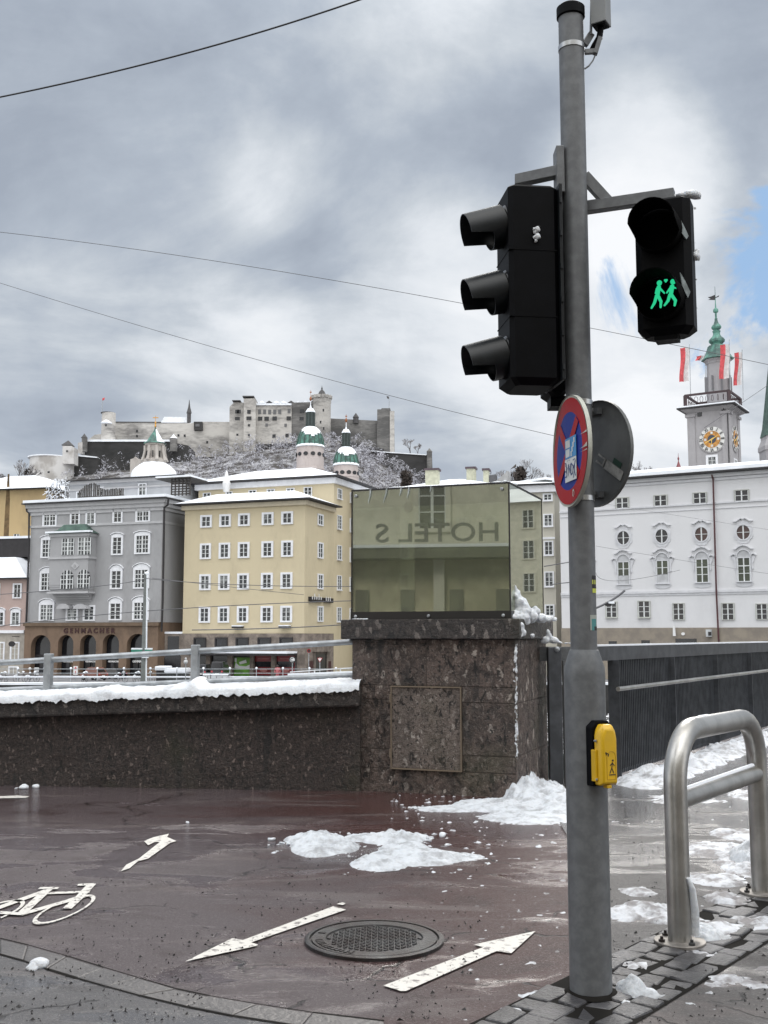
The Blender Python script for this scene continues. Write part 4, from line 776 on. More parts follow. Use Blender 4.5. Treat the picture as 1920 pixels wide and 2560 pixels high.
# ============================================================ CHURCH DOMES
def dome(cx, Y, sc, y_of, name_label, parts):
    c0 = HX(cx, Y, 1130); k = sc * Y / 2700; z = lambda y_: at(cx, y_of(y_), Y).z
    r = thing('church_dome', name_label, 'dome', (c0.x, c0.y, FZ))
    for nm, m_, prof, n in parts:
        b = MB(); b.lathe(c0, [(q[0] * k, z(q[1])) for q in prof], n, 0, R(180 / n)); b.build(nm, m_, r, smooth=35)
    return r, c0, k, z
DRUM = stain('dome_drum_plaster', (.56, .50, .48), (.46, .40, .385), .3, .4, .7); GOLDB = mat('gilded_ball', (.28, .11, .05), .4, .4)
y4 = lambda y_: 940 + y_ * .34961
def domes(cx, Y, rD, yt, yb, yb2, drum_r, lz, label):
    (l0, l1, l2, rt, ball, cross) = lz       # lantern base, lantern top, flare, roof tip, ball, cross top
    ds = [(rD * math.sin(math.acos(min(1, t))) if False else rD * math.sqrt(max(.0, 1 - (t * .93) ** 2)), yb - (yb - yt) * t) for t in [i / 10 for i in range(11)]]
    r, c0, k, z = dome(cx, Y, .34961, y4, label, [
        ('drum', DRUM, [(drum_r * 1.0, yb2 + 220), (drum_r * 1.0, yb2 - 30), (drum_r * 1.03, yb2 - 28), (drum_r * 1.03, yb2 - 15), (drum_r * .97, yb2 - 12), (drum_r * .97, yb + 15)], 24),
        ('dome_ledge', SNOWF, [(drum_r * .97, yb + 15), (drum_r * 1.06, yb + 12), (drum_r * 1.0, yb + 0), (rD, yb - 4)], 24),
        ('copper_dome', COPPERB, ds, 24),
        ('lantern', mat('lantern_dark_copper', (.035, .05, .048), .6) if 'lantern_dark_copper' not in bpy.data.materials else bpy.data.materials['lantern_dark_copper'], [(rD * .40, yt + 4), (rD * .40, l0 + (yt - l0) * .0), (rD * .36, l0 - 6), (rD * .30, l0 - 8), (rD * .30, l1)], 8),
        ('lantern_roof', SNOWF, [(rD * .39, l1), (rD * .39, l1 - 4), (rD * .22, l1 - 28), (rD * .10, l2), (rD * .03, rt), (rD * .03, ball + 15)], 8),
        ('finial_ball', GOLDB, [(.5, ball + 16), (9, ball + 6), (10, ball - 2), (6, ball - 12), (1.5, ball - 20), (1.2, cross)], 10)])
    b = MB(); zc_ = z(cross + 16); b.box(c0.x - 7 * k, c0.x + 7 * k, c0.y - .05, c0.y + .05, zc_ - .12, zc_ + .12); b.build('cross', GOLDB, r)
    b = MB()                                     # ribs and snow on the upper left of the dome shell
    for j in range(16):
        a = 2 * math.pi * j / 16; pts = [(c0.x + (q[0] * k + .04) * math.cos(a), c0.y + (q[0] * k + .04) * math.sin(a), z(q[1])) for q in ds]; b.tube(pts, .11, 4)
    b.build('rib', COPPER, r)
    b = MB(); n = 48
    for j in range(n):
        a0_, a1_ = 2 * math.pi * j / n, 2 * math.pi * (j + 1) / n; am = (a0_ + a1_) / 2
        low = max(4, 9.6 - 4.4 * max(0, math.cos(am + R(75))) + 1.5 * noise.noise(Vector((j * .7, cx, 0))))
        for i in range(10):
            if i >= low - 1.2:
                P_ = lambda a, q: (c0.x + (q[0] * k + .16) * math.cos(a), c0.y + (q[0] * k + .16) * math.sin(a), z(q[1]) + .05)
                b.quad(P_(a0_, ds[i]), P_(a1_, ds[i]), P_(a1_, ds[i + 1]), P_(a0_, ds[i + 1]))
    b.build('dome_snow', SNOWF, r)
    b = MB()
    for j in range(12):                          # oval drum windows
        a = R(30 * j + 15 - 90); d = Vector((math.cos(a), math.sin(a), 0)); s_ = Vector((-d.y, d.x, 0)); p = c0 + d * (drum_r * .975 * k); zc_ = z(yb + 68)
        pts = [p + s_ * (17 * k * math.cos(t)) + Vector((0, 0, zc_ + 14 * k * math.sin(t))) for t in [2 * math.pi * i / 14 for i in range(14)]]
        b.add([q - d * .1 for q in pts] + [q + d * .12 for q in pts], [tuple(range(14, 28))] + [(i, (i + 1) % 14, (i + 1) % 14 + 14, i + 14) for i in range(14)])
    b.build('oval_window', GLASSB, r)
    b = MB()
    for j in range(8): a = R(45 * j + 22.5); b.beam((c0.x + rD * .305 * k * math.cos(a), c0.y + rD * .305 * k * math.sin(a), z(l0 - 8)), (c0.x + rD * .305 * k * math.cos(a), c0.y + rD * .305 * k * math.sin(a), z(l1)), .35, .35)
    b.build('lantern_column', bpy.data.materials['lantern_dark_copper'], r)
domes(540 + 674 * .34961, 235, 98, 368, 500, 690, 102, (365, 262, 235, 205, 165, 100), 'larger green copper church dome with snow on its shell, left of the two')
domes(540 + 930 * .34961, 225, 89, 512, 632, 745, 92, (508, 410, 385, 360, 318, 272), 'smaller green copper church dome with snow on its shell, right of the two')
# lantern church on the left
c0 = HX(387, 190, 1130); k = .33755 * 190 / 2700; z = lambda y_: at(387, 940 + y_ * .33755, 190).z
r = thing('church_lantern', 'white baroque lantern with flared green roof and golden finial on a snowy dome', 'church lantern', (c0.x, c0.y, FZ))
LST = stain('lantern_stone', (.45, .42, .39), (.32, .29, .27), .6, .4, .7)
b = MB(); b.lathe(c0, [(178 * k, FZ), (172 * k, z(735)), (160 * k, z(706)), (142 * k, z(686)), (115 * k, z(664)), (95 * k, z(652)), (85 * k, z(646))], 24, 0); b.build('snow_dome', SNOWF, r, smooth=30)
b = MB(); b.lathe(c0, [(88 * k, z(648)), (88 * k, z(625)), (70 * k, z(615)), (66 * k, z(600)), (64 * k, z(520)), (76 * k, z(515)), (78 * k, z(500))], 8, 0, R(22.5)); b.build('lantern_body', LST, r)
b = MB()
for j in range(8):
    a = R(45 * j); d = Vector((math.cos(a), math.sin(a), 0)); p = c0 + d * (62.5 * k); b.beam(Vector((p.x, p.y, z(608))), Vector((p.x, p.y, z(560))), 22 * k, .12, up=Vector((-d.y, d.x, 0)))
b.build('lantern_window', GLASSB, r)
b = MB()
for j in range(8):
    a = R(45 * j + 22.5); d = Vector((math.cos(a), math.sin(a), 0)); b.tube([c0 + d * 92 * k + Vector((0, 0, z(632))), c0 + d * 82 * k + Vector((0, 0, z(600))), c0 + d * 72 * k + Vector((0, 0, z(560))), c0 + d * 74 * k + Vector((0, 0, z(520)))], [.35, .25, .3, .25], 6)
b.build('volute', LST, r)
b = MB(); b.lathe(c0, [(86 * k, z(505)), (84 * k, z(500)), (60 * k, z(485)), (42 * k, z(455)), (22 * k, z(425)), (8 * k, z(398)), (4 * k, z(380))], 8, 0, R(22.5)); b.build('flared_roof', COPPERB, r)
b = MB()
P_ = lambda a, q: (c0.x + (q[0] * k + .08) * math.cos(a), c0.y + (q[0] * k + .08) * math.sin(a), z(q[1]) + .06); pr = [(84, 500), (60, 485), (42, 455), (22, 425), (8, 398)]
for a in (R(292.5), R(337.5 + 22.5 - 22.5)):
    for i in range(4): b.quad(P_(a, pr[i]), P_(a + R(45), pr[i]), P_(a + R(45), pr[i + 1]), P_(a, pr[i + 1]))
b.build('roof_snow', SNOWF, r)
b = MB(); b.lathe(c0, [(5 * k, z(380)), (8 * k, z(370)), (4 * k, z(360)), (7 * k, z(345)), (2 * k, z(335)), (2 * k, z(295))], 8); b.box(c0.x - .5, c0.x + .5, c0.y - .05, c0.y + .05, z(312), z(306)); b.build('golden_finial', mat('gold', (.55, .28, .06), .35, .6), r)
b = MB(); cxx = at(*R3(1010, 620), 192); b.prism([(cxx.x - 36 * k, z(640)), (cxx.x + 40 * k, z(640)), (cxx.x + 36 * k, z(608)), (cxx.x + 12 * k, z(602)), (cxx.x, z(588)), (cxx.x - 12 * k, z(602)), (cxx.x - 36 * k, z(610))], 191, 194); b.box(cxx.x - 36 * k, cxx.x + 36 * k, 191, 194, FZ, z(640)); tag(b.build('church_gable', LST), 'small white scrolled church gable left of the lantern', 'gable')

# ============================================================ HILL AND FORTRESS
FY = 450
def hillz(x, Y):
    px = 960 + 2700 * x / Y
    pts = [(-1200, 1330), (-300, 1290), (0, 1238), (70, 1225), (170, 1185), (470, 1150), (700, 1120), (900, 1122), (985, 1182), (1110, 1235), (1250, 1290), (1700, 1350), (3000, 1420)]
    for (a, ya), (c_, yc_) in zip(pts, pts[1:]):
        if px <= c_ or c_ == 3000: t = min(1, max(0, (px - a) / (c_ - a))); py = ya + (yc_ - ya) * t; break
    crest = at(px, py, FY).z; t = min(1, max(0, (Y - 250) / (FY - 255))); t = t * t * (3 - 2 * t) * .35 + t * .65
    back = max(0, (Y - 520) / 500); return FZ + .05 + (crest - FZ) * t * max(0, 1 - back * back) + 2.5 * noise.noise(Vector((x * .05, Y * .05, 0))) * (t > 0)
vs, fs = [], []; NX, NY = 90, 40
for j in range(NY + 1):
    Y = 250 + 620 * j / NY
    for i in range(NX + 1): x = -330 + 800 * i / NX; vs.append((x, Y, hillz(x, Y)))
fs = [(j * (NX + 1) + i, j * (NX + 1) + i + 1, (j + 1) * (NX + 1) + i + 1, (j + 1) * (NX + 1) + i) for j in range(NY) for i in range(NX)]
hm = mat('snowy_hillside', (.40, .40, .42), .9, var=0, col2=(.055, .05, .047), vs=.16, lo=.42, hi=.66)
b = MB(); b.add(vs, fs); tag(b.build('castle_hill', hm, smooth=80), 'steep hill with snow and rock below the fortress', 'hill', kind='structure')
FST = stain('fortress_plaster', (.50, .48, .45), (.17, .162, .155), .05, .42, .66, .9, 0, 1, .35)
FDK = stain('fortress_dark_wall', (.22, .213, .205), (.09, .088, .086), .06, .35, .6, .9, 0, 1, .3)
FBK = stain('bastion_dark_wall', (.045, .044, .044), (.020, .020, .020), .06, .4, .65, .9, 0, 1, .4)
FRF = mat('fortress_roof', (.07, .068, .07), .8)
fo = thing('hilltop_fortress', 'large grey white medieval fortress with towers and walls on top of the snowy hill', 'fortress', (at(640, 1100, FY).x, FY, at(640, 1100, FY).z))
def fpoly(nm, R_, pts, Y, dep, m, parent=None):
    b = MB(); q = [at(*R_(*p), Y) for p in pts]; b.prism([(p.x, p.z) for p in q], Y, Y + dep); return b.build(nm, m, parent or fo)
def fcyl(nm, R_, cx, r, prof, Y, m, n=18, parent=None, sq=0):
    c0 = at(*R_(cx, prof[0][1]), Y); k = {R3: .33755, R4: .34961}[R_] * Y / 2700; b = MB(); b.lathe(c0, [(q[0] * k, at(*R_(cx, q[1]), Y).z) for q in prof], n, 0, R(45) if n == 4 else 0); return b.build(nm, m, parent or fo, smooth=30)
def fwin(R_, L, Y, m=None, w=26, h=30):
    for x, y_ in L:
        b = MB(); p = at(*R_(x, y_), Y); k = .345 * Y / 2700; b.box(p.x - w / 2 * k, p.x + w / 2 * k, Y - .18, Y + .2, p.z - h / 2 * k, p.z + h / 2 * k); b.build('window', m or GLASSB, fo)
fpoly('keep_wall', R4, [(93, 580), (97, 220), (130, 187), (196, 190), (198, 580)], FY, 14, FST)
fpoly('keep_tower', R4, [(196, 590), (198, 162), (276, 160), (283, 170), (284, 590)], FY - 2, 15, FST)
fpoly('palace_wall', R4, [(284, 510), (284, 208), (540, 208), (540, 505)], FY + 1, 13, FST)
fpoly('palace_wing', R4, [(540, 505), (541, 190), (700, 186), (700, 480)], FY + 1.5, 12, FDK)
b = MB(); k = .345 * FY / 2700
for i, x in enumerate(range(300, 700, 52)):            # row of small snowy gables
    if x > 290: p = at(*R4(x + 30, 190), FY + 3); b.prism([(p.x - 25 * k, p.z - 5 * k), (p.x + 25 * k, p.z - 5 * k), (p.x, p.z + 12 * k)], FY + 2, FY + 12, i % 3 == 1 and 1 or 0)
b.build('gable_roof', [SNOWF, FRF], fo)
b = MB(); p0_, p1_ = at(*R4(286, 209), FY + 1), at(*R4(540, 209), FY + 1); b.box(p0_.x, p1_.x, FY + .3, FY + 13, p0_.z - .1, p0_.z + .7); b.build('roof_edge', SNOWF, fo)
for x, y_, w_, h_ in ((235, 157, 84, 8), (150, 186, 60, 6)): b = MB(); p = at(*R4(x, y_), FY); b.box(p.x - w_ / 2 * k, p.x + w_ / 2 * k, FY - 2.3, FY + 12, p.z, p.z + h_ * k); b.build('flat_roof', FRF, fo)
fcyl('round_tower', R4, 755, 65, [(66, 520), (65, 200), (68, 195), (68, 160)], FY - 3, FST)
b = MB(); c0 = at(*R4(755, 160), FY - 3)
for j in range(14): a = 2 * math.pi * j / 14; b.box(c0.x + 66 * k * math.cos(a) - .7, c0.x + 66 * k * math.cos(a) + .7, c0.y + 66 * k * math.sin(a) - .7, c0.y + 66 * k * math.sin(a) + .7, c0.z - .3, c0.z + 1.0)
b.build('battlement', FST, fo)
fcyl('tower_cupola', R4, 757, 30, [(30, 165), (30, 150), (24, 138), (27, 130), (20, 112), (8, 100), (4, 92), (7, 88), (2, 80), (1, 68)], FY - 3, FRF, 8)
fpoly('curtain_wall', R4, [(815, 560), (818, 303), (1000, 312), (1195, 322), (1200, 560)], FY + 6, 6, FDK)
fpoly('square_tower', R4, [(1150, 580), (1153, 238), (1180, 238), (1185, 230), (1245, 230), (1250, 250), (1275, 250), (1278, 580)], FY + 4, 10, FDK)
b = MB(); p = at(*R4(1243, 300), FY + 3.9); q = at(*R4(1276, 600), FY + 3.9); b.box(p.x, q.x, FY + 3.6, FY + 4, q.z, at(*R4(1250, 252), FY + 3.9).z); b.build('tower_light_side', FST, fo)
fcyl('wall_turret', R4, 1000, 20, [(20, 340), (20, 298), (24, 296), (2, 265)], FY + 5, FRF, 8)
fpoly('left_curtain_wall', R3, [(848, 560), (848, 341), (1190, 343), (1200, 352), (1425, 350), (1440, 338), (1700, 340), (1700, 600), (848, 600)], FY + 5, 6, FST)
fpoly('wall_cap', R3, [(848, 343), (848, 337), (1190, 339), (1190, 345)], FY + 4.6, 7, FRF)
fcyl('west_round_tower', R3, 799, 52, [(56, 520), (52, 420), (51, 275)], FY - 2, FST)
fcyl('tower_roof', R3, 799, 52, [(53, 277), (52, 272), (40, 270)], FY - 2, FRF)
b = fcyl('oriel_roof', R3, 788, 40, [(42, 350), (40, 345), (8, 325)], FY - 5, SNOWF, 12)
fpoly('west_rampart', R3, [(640, 500), (660, 468), (700, 435), (760, 428), (850, 440), (850, 500)], FY + 2, 4, FST)
fpoly('chapel_roof', R3, [(1190, 345), (1216, 302), (1385, 305), (1400, 345)], FY + 12, 8, SNOWF)
fcyl('chapel_spire', R3, 1399, 14, [(15, 345), (15, 280), (20, 275), (8, 230), (1, 175)], FY + 10, FRF, 8)
fpoly('wooden_bay', R3, [(1436, 400), (1436, 338), (1498, 338), (1498, 400)], FY + 3, 3, FBK)
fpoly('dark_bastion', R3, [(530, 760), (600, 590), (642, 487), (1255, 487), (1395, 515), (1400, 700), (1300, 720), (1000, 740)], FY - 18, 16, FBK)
b = MB(); p0_ = at(*R3(640, 487), FY - 18); p1_ = at(*R3(1255, 487), FY - 18); b.box(p0_.x, p1_.x, FY - 18.5, FY - 2, p0_.z, p0_.z + .8); b.build('bastion_snow', SNOWF, fo)
for x, y0 in ((624, 450), (1285, 455)): fcyl('bastion_turret', R3, x, 22, [(22 if x < 1000 else 28, 560), (22 if x < 1000 else 28, y0 + 8)], FY - 20, FDK, 8); fcyl('turret_roof', R3, x, 26, [(26 if x < 1000 else 32, y0 + 8), (12, y0 - 8), (1, y0 - 24)], FY - 20, FRF if x < 1000 else SNOWF, 8)
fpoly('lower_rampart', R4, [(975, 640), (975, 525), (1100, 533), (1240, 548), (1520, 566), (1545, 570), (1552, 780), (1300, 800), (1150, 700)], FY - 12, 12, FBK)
fpoly('rampart_snow', R4, [(975, 527), (975, 519), (1240, 543), (1525, 562), (1525, 568), (1240, 549)], FY - 12.5, 12, SNOWF)
fcyl('rampart_turret', R4, 1527, 18, [(19, 700), (19, 545), (23, 543), (2, 517)], FY - 14, FDK, 8)
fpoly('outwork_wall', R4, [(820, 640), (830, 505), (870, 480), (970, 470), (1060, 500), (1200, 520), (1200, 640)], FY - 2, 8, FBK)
fcyl('outwork_turret', R4, 870, 22, [(24, 600), (24, 492), (28, 490), (2, 465)], FY - 6, FDK, 8)
fpoly('roof_strip', R4, [(283, 525), (283, 490), (565, 478), (565, 500)], FY - .5, 2, FBK)
fcyl('white_bastion', R3, 375, 160, [(165, 900), (162, 735), (160, 612)], FY - 24, mat('whitewashed_wall', (.58, .57, .56), .9, var=0, col2=(.36, .34, .32), vs=.08, lo=.38, hi=.52), 30)
fcyl('bastion_roof', R3, 375, 165, [(166, 614), (166, 606), (60, 592), (5, 590)], FY - 24, SNOWF, 30)
fpoly('white_gatehouse', R3, [(463, 650), (463, 517), (530, 517), (547, 527), (547, 650)], FY - 30, 6, bpy.data.materials['whitewashed_wall'])
fcyl('gatehouse_roof', R3, 505, 42, [(58, 518), (50, 512), (3, 478)], FY - 27, FRF, 4)
fpoly('gate_wall', R3, [(545, 760), (548, 590), (720, 600), (740, 760)], FY - 22, 6, FBK)
fpoly('gate_wall_snow', R3, [(548, 592), (548, 584), (600, 585), (718, 598), (718, 606)], FY - 22.5, 6, SNOWF)
fpoly('stair_house', R3, [(575, 570), (577, 495), (610, 488), (612, 575)], FY - 21, 5, bpy.data.materials['whitewashed_wall'])
fwin(R4, [(150, 255), (165, 255), (236, 256)], FY - 2.1, w=26, h=28); fwin(R4, [(153, 305), (236, 302)], FY - 2.1, w=36, h=26); fwin(R4, [(153, 420), (236, 352), (236, 422)], FY - 2.1, w=16, h=16)
WG = mat('fortress_window', (.11, .11, .115), .5)
fwin(R4, [(312, 256), (348, 256), (384, 257), (420, 257), (456, 256), (523, 250)], FY + 1, WG, 22, 34); fwin(R4, [(316, 305), (362, 305), (420, 304), (521, 303)], FY + 1, None, 32, 30)
fwin(R4, [(415, 430), (508, 425)], FY + 1, None, 24, 26); fwin(R4, [(498, 352), (362, 350)], FY + 1, WG, 18, 22); fwin(R4, [(615, 250), (612, 305)], FY + 1.5, None, 30, 24); fwin(R4, [(768, 245), (748, 330), (770, 375)], FY - 3 - 10.6, None, 12, 20)
fwin(R3, [(1015, 408), (1015, 445), (1322, 440), (1368, 442), (1535, 490)], FY + 5, None, 14, 18); fwin(R3, [(1463, 365)], FY + 3, WG, 30, 20); fwin(R3, [(230, 712), (360, 712), (300, 775)], FY - 24 - 26, None, 14, 14); fwin(R3, [(497, 556)], FY - 30, None, 12, 12); fwin(R3, [(785, 365)], FY - 11, None, 12, 16)
# tower flags
for (R_, x, y0, y1, px, Y, lab, red) in ((R3, 757, 165, 272, 757, FY, 'tiny red flag on the round tower at the left end of the fortress', 1), (R4, 1238, 148, 230, 1238, FY + 8, 'tiny flag on the square tower at the right end of the fortress', 0)):
    a, c_ = at(*R_(x, y1), Y), at(*R_(x, y0), Y); f = thing('tower_flag', lab, 'flag', a); b = MB(); b.tube([a, c_], .14, 5); b.build('flagpole', GALV_L, f)
    b = MB(); s_ = 1 if red else -1; b.prism([(c_.x, c_.z), (c_.x + s_ * 1.1, c_.z + .3), (c_.x + s_ * .9, c_.z - .7), (c_.x, c_.z - 1.1)][::s_], Y - .06, Y + .06); b.build('cloth', FR if red else FRF, f)
# frosted wood on the hillside: a mass of small twig fans
def frost_wood(n, reg, name, label, seed):
    rnd = random.Random(seed); b = MB()
    for i in range(n):
        px, py0, py1 = reg(rnd); x0 = 0
        Y = rnd.uniform(330, 436); x = (px - 960) / 2700 * Y; z0_ = hillz(x, Y)
        H = rnd.uniform(4, 8); W_ = H * .42
        for k in range(34):
            t = rnd.random() ** .7; a = rnd.uniform(0, 6.28); rr = W_ * math.sqrt(rnd.random()) * math.sin(math.pi * min(.95, .25 + t * .72))
            c0 = Vector((x + rr * math.cos(a), Y + rr * math.sin(a), z0_ + H * (.15 + .85 * t))); s_ = rnd.uniform(.25, .75)
            u = Vector((rnd.gauss(0, 1), rnd.gauss(0, 1), rnd.gauss(0, .8))).normalized() * s_; v = Vector((rnd.gauss(0, 1), rnd.gauss(0, 1), rnd.gauss(0, 1))).normalized() * s_ * .55
            b.add([c0 - u, c0 + v, c0 + u], [(0, 1, 2)], 0 if t > .45 + rnd.gauss(0, .22) else (1 if rnd.random() < .6 else 2))
    return tag(b.build(name, [mat(name + '_frost', (.42, .42, .46), .9), mat(name + '_twigs', (.07, .06, .058), .9), mat(name + '_grey', (.19, .18, .195), .9)]), label, 'woodland', kind='stuff')
frost_wood(480, lambda r: (r.uniform(390, 800), 0, 0), 'frosted_woodland', 'snow covered bare trees on the slope between the fortress and the roofs', 3)
frost_wood(520, lambda r: (r.uniform(790, 1070), 0, 0), 'frosted_thicket', 'pale frosted thicket on the slope right of the domes', 4)
frost_wood(90, lambda r: (r.uniform(40, 400), 0, 0), 'frosted_undergrowth', 'snowy scrub below the dark bastion', 5)
# bare trees against the sky
BARK = mat('bark', (.055, .045, .04), .9, var=.3); TWF = mat('frosted_twig', (.36, .35, .36), .9)
def bare_tree(name, base, H, spread, label, seed, dens=3, rmin=.03, ivy=0, grp=None, cat='tree'):
    rnd = random.Random(seed); root = thing(name, label, cat, base, grp); tb = MB(); cb = MB()
    def grow(p, d, L_, r, dep):
        q = p + d * L_; mid = p.lerp(q, .5) + Vector((rnd.gauss(0, .05), rnd.gauss(0, .05), 0)) * L_
        (tb if dep < 1 else cb).tube([p, mid, q], [r, r * .85, max(rmin * .6, r * .62)], 5 if dep < 2 else 3, 0 if dep < 3 or rnd.random() < .4 else 1, cap=False)
        if dep >= 6: return
        for k in range(rnd.choice((2, 3, dens)) if dep < 4 else 3):
            ax = Vector((rnd.gauss(0, 1), rnd.gauss(0, 1), rnd.gauss(0, .3))).normalized()
            nd = (d + ax * spread * rnd.uniform(.5, 1.1) + Vector((0, 0, .12))).normalized(); grow(q if k or rnd.random() < .6 else mid, nd, L_ * rnd.uniform(.62, .85), max(rmin * .6, r * .6), dep + 1)
    grow(Vector(base), Vector((0, 0, 1)), H * .26, H * .02 + rmin, 0)
    tb.build('trunk', BARK, root)
    if ivy:
        for k in range(ivy): 
            t = rnd.random(); c0 = Vector(base) + Vector((rnd.gauss(0, H * .045), rnd.gauss(0, H * .045), H * (.25 + .6 * t))); s_ = .35
            cb.add([c0 + Vector((rnd.gauss(0, s_), rnd.gauss(0, s_), rnd.gauss(0, s_))) for _ in range(3)], [(0, 1, 2)], 0)
    cb.build('crown', [BARK, TWF], root); return root
for i, (px, pyb, pyt, Y, iv, lab) in enumerate(((1243, 1262, 1156, 190, 0, 'bare tree above the snowy roof, left of the ivy clad one'), (1304, 1262, 1146, 180, 500, 'dark ivy clad bare tree above the grey attic roof'), (1340, 1262, 1172, 185, 0, 'thin bare tree just right of the ivy clad one'),
        (1610, 1225, 1138, 190, 0, 'bare frosty tree over the white roof beside the round sign'), (1655, 1225, 1150, 192, 0, 'bare frosty tree over the white roof left of the small red spire'), (1385, 1260, 1180, 200, 0, 'thin bare tree behind the red sign'))):
    p = at(px, pyb + 30, Y); H = at(px, pyt, Y).z - p.z; bare_tree('bare_tree', (p.x, p.y, p.z), H * .98, .55, lab, 20 + i, ivy=iv, rmin=.035, grp='bare trees behind the roofs')
p = at(45, 1235, 400); bare_tree('bare_tree', p, 15, .6, 'bare tree on the hill left of the white bastion', 41, rmin=.09, grp='bare trees behind the roofs')
p = at(66, 1240, 398); bare_tree('bare_tree', p, 12, .6, 'darker bare tree touching the white bastion', 43, rmin=.12, grp='bare trees behind the roofs', ivy=300)
p = at(5, 1240, 380); bare_tree('bare_tree', p, 9, .6, 'bare tree at the left edge of the photo', 44, rmin=.07, grp='bare trees behind the roofs')
for i, px in enumerate((1025, 1045)): p = at(px, 1137, 446); bare_tree('bare_tree', p, 9 if i == 0 else 5, .6, 'spiky bare tree on the right rampart' if i == 0 else 'low bare tree beside the spiky one on the right rampart', 46 + i, rmin=.07, grp='bare trees behind the roofs')
p = at(1016, 1236, 170); bare_tree('dark_shrub_tree', p, 4.0, .5, 'dark round topped tree at the foot of the right rampart', 50, rmin=.03, ivy=600)
# ============================================================ FAR QUAY: railing, bicycles, cars, signs
QY = 88.5
qw = thing('quay_railing', 'long pale metal railing along the far quay with snow on its rails', 'railing', at(400, 1700, QY))
qp = MB(); zq = FZ
QX0, QX1 = -34, 2
x = QX0
while x < QX1: b = MB(); b.box(x - .03, x + .03, QY - .03, QY + .03, FZ, FZ + 1.15); b.build('post', GALV_L, qw); x += 2.15
b = MB()
for z in (.42, .78, 1.12): b.box(QX0, QX1, QY - .02, QY + .02, FZ + z, FZ + z + .05)
b.build('rails', GALV_L, qw)
b = MB(); b.box(QX0, QX1, QY - .05, QY + .05, FZ + .472, FZ + .56); x = QX0
while x < QX1: b.ball((x, QY, FZ + 1.2), .1, 5); x += 2.15
b.build('rail_snow', SNOWF, qw)
b = MB(); b.box(-60, 60, 86.6, 87.6, FZ - 6, FZ - .05, 0); b.box(-60, 60, 86.5, 87.7, FZ - .05, FZ + .12, 1)
tag(b.build('far_quay_wall', [FBK, SNOWF]), 'dark far river bank wall with snow on its coping', 'wall', kind='structure')
FENR = mat('pale_rail', (.5, .51, .52), .5)
b = MB(); p0_, p1_ = at(725, 1680, 86), at(900, 1668, 86); r2 = thing('ramp_railing', 'pale ramp railing with snow covered handrail right of the round white sign', 'railing', p0_)
b.beam(p0_, p1_, .06, .08)
for t in (.35, .72, 1.0): p = p0_.lerp(p1_, t); b.beam(p + Vector((0, 0, .05)), p - Vector((0, 0, 1.3)), .08, .08)
b.build('rails', FENR, r2); b = MB(); q0, q1 = at(720, 1689, 85.8), at(905, 1681, 85.8); b.beam(q0, q1, .5, .28); b.build('rail_snow', SNOWF, r2)
# bicycle prototype (along x)
BKM = mat('bicycle_paint', (.03, .03, .035), .4)
def bicycle(label):
    r = thing('parked_bicycle', label, 'bicycle', (0, 0, 0), 'snow covered bicycles parked along the far quay')
    for x in (-.52, .52):
        b = MB(); b.tube([(x + .34 * math.cos(a), 0, .34 + .34 * math.sin(a)) for a in [2 * math.pi * i / 16 for i in range(17)]], .02, 5)
        for k in range(6): a = math.pi * k / 6; b.beam((x + .33 * math.cos(a), 0, .34 + .33 * math.sin(a)), (x - .33 * math.cos(a), 0, .34 - .33 * math.sin(a)), .006, .006)
        b.build('wheel', RUBBER, r)
    b = MB()
    for p, q in (((-.52, .34), (-.15, .30)), ((-.52, .34), (-.22, .72)), ((-.15, .30), (-.24, .85)), ((-.15, .30), (.36, .70)), ((-.22, .72), (.36, .78)), ((.52, .34), (.34, .98))): b.tube([(p[0], 0, p[1]), (q[0], 0, q[1])], .02, 5)
    b.build('frame', BKM, r); b = MB(); b.tube([(.26, -.28, .98), (.34, 0, 1.0), (.26, .28, .98)], .016, 5); b.build('handlebar', GALV_L, r)
    b = MB(); b.box(-.38, -.12, -.07, .07, .85, .9); b.build('saddle', RUBBER, r)
    b = MB(); b.ball((-.25, 0, .95), .15, 6, None, .6); b.ball((.32, 0, 1.05), .16, 6, None, .55); b.tube([(.26, -.26, 1.0), (.3, .26, 1.02)], .06, 5); b.tube([(-.8, 0, .62), (-.52, 0, .73), (-.25, 0, .62)], .06, 5); b.build('snow', SNOWF, r)
    return r
labs = ['snow covered bicycle leftmost on the far quay', 'snow covered bicycle second from the left on the far quay', 'snowy bicycle just left of the near railing post', 'snowy bicycle in front of the orange car', 'snowy bicycle right of the orange car', 'snowy bicycle beside the tall pole', 'snowy bicycle between the tall pole and the dark container']
bk = bicycle(labs[0]); spots = [(12, 1.2), (55, .5), (84, .3), (215, 1.4), (305, .4), (345, 1.2), (372, .2)]
for i, (px, a) in enumerate(spots):
    p = HX(px, 90.2 + (i % 2) * .5); o = bk if i == 0 else dup(bk, (0, 0, 0), 0, labs[i]); o.location = (p.x, p.y, FZ); o.rotation_euler = (0, 0, a); o.scale = (.68, .68, .8)
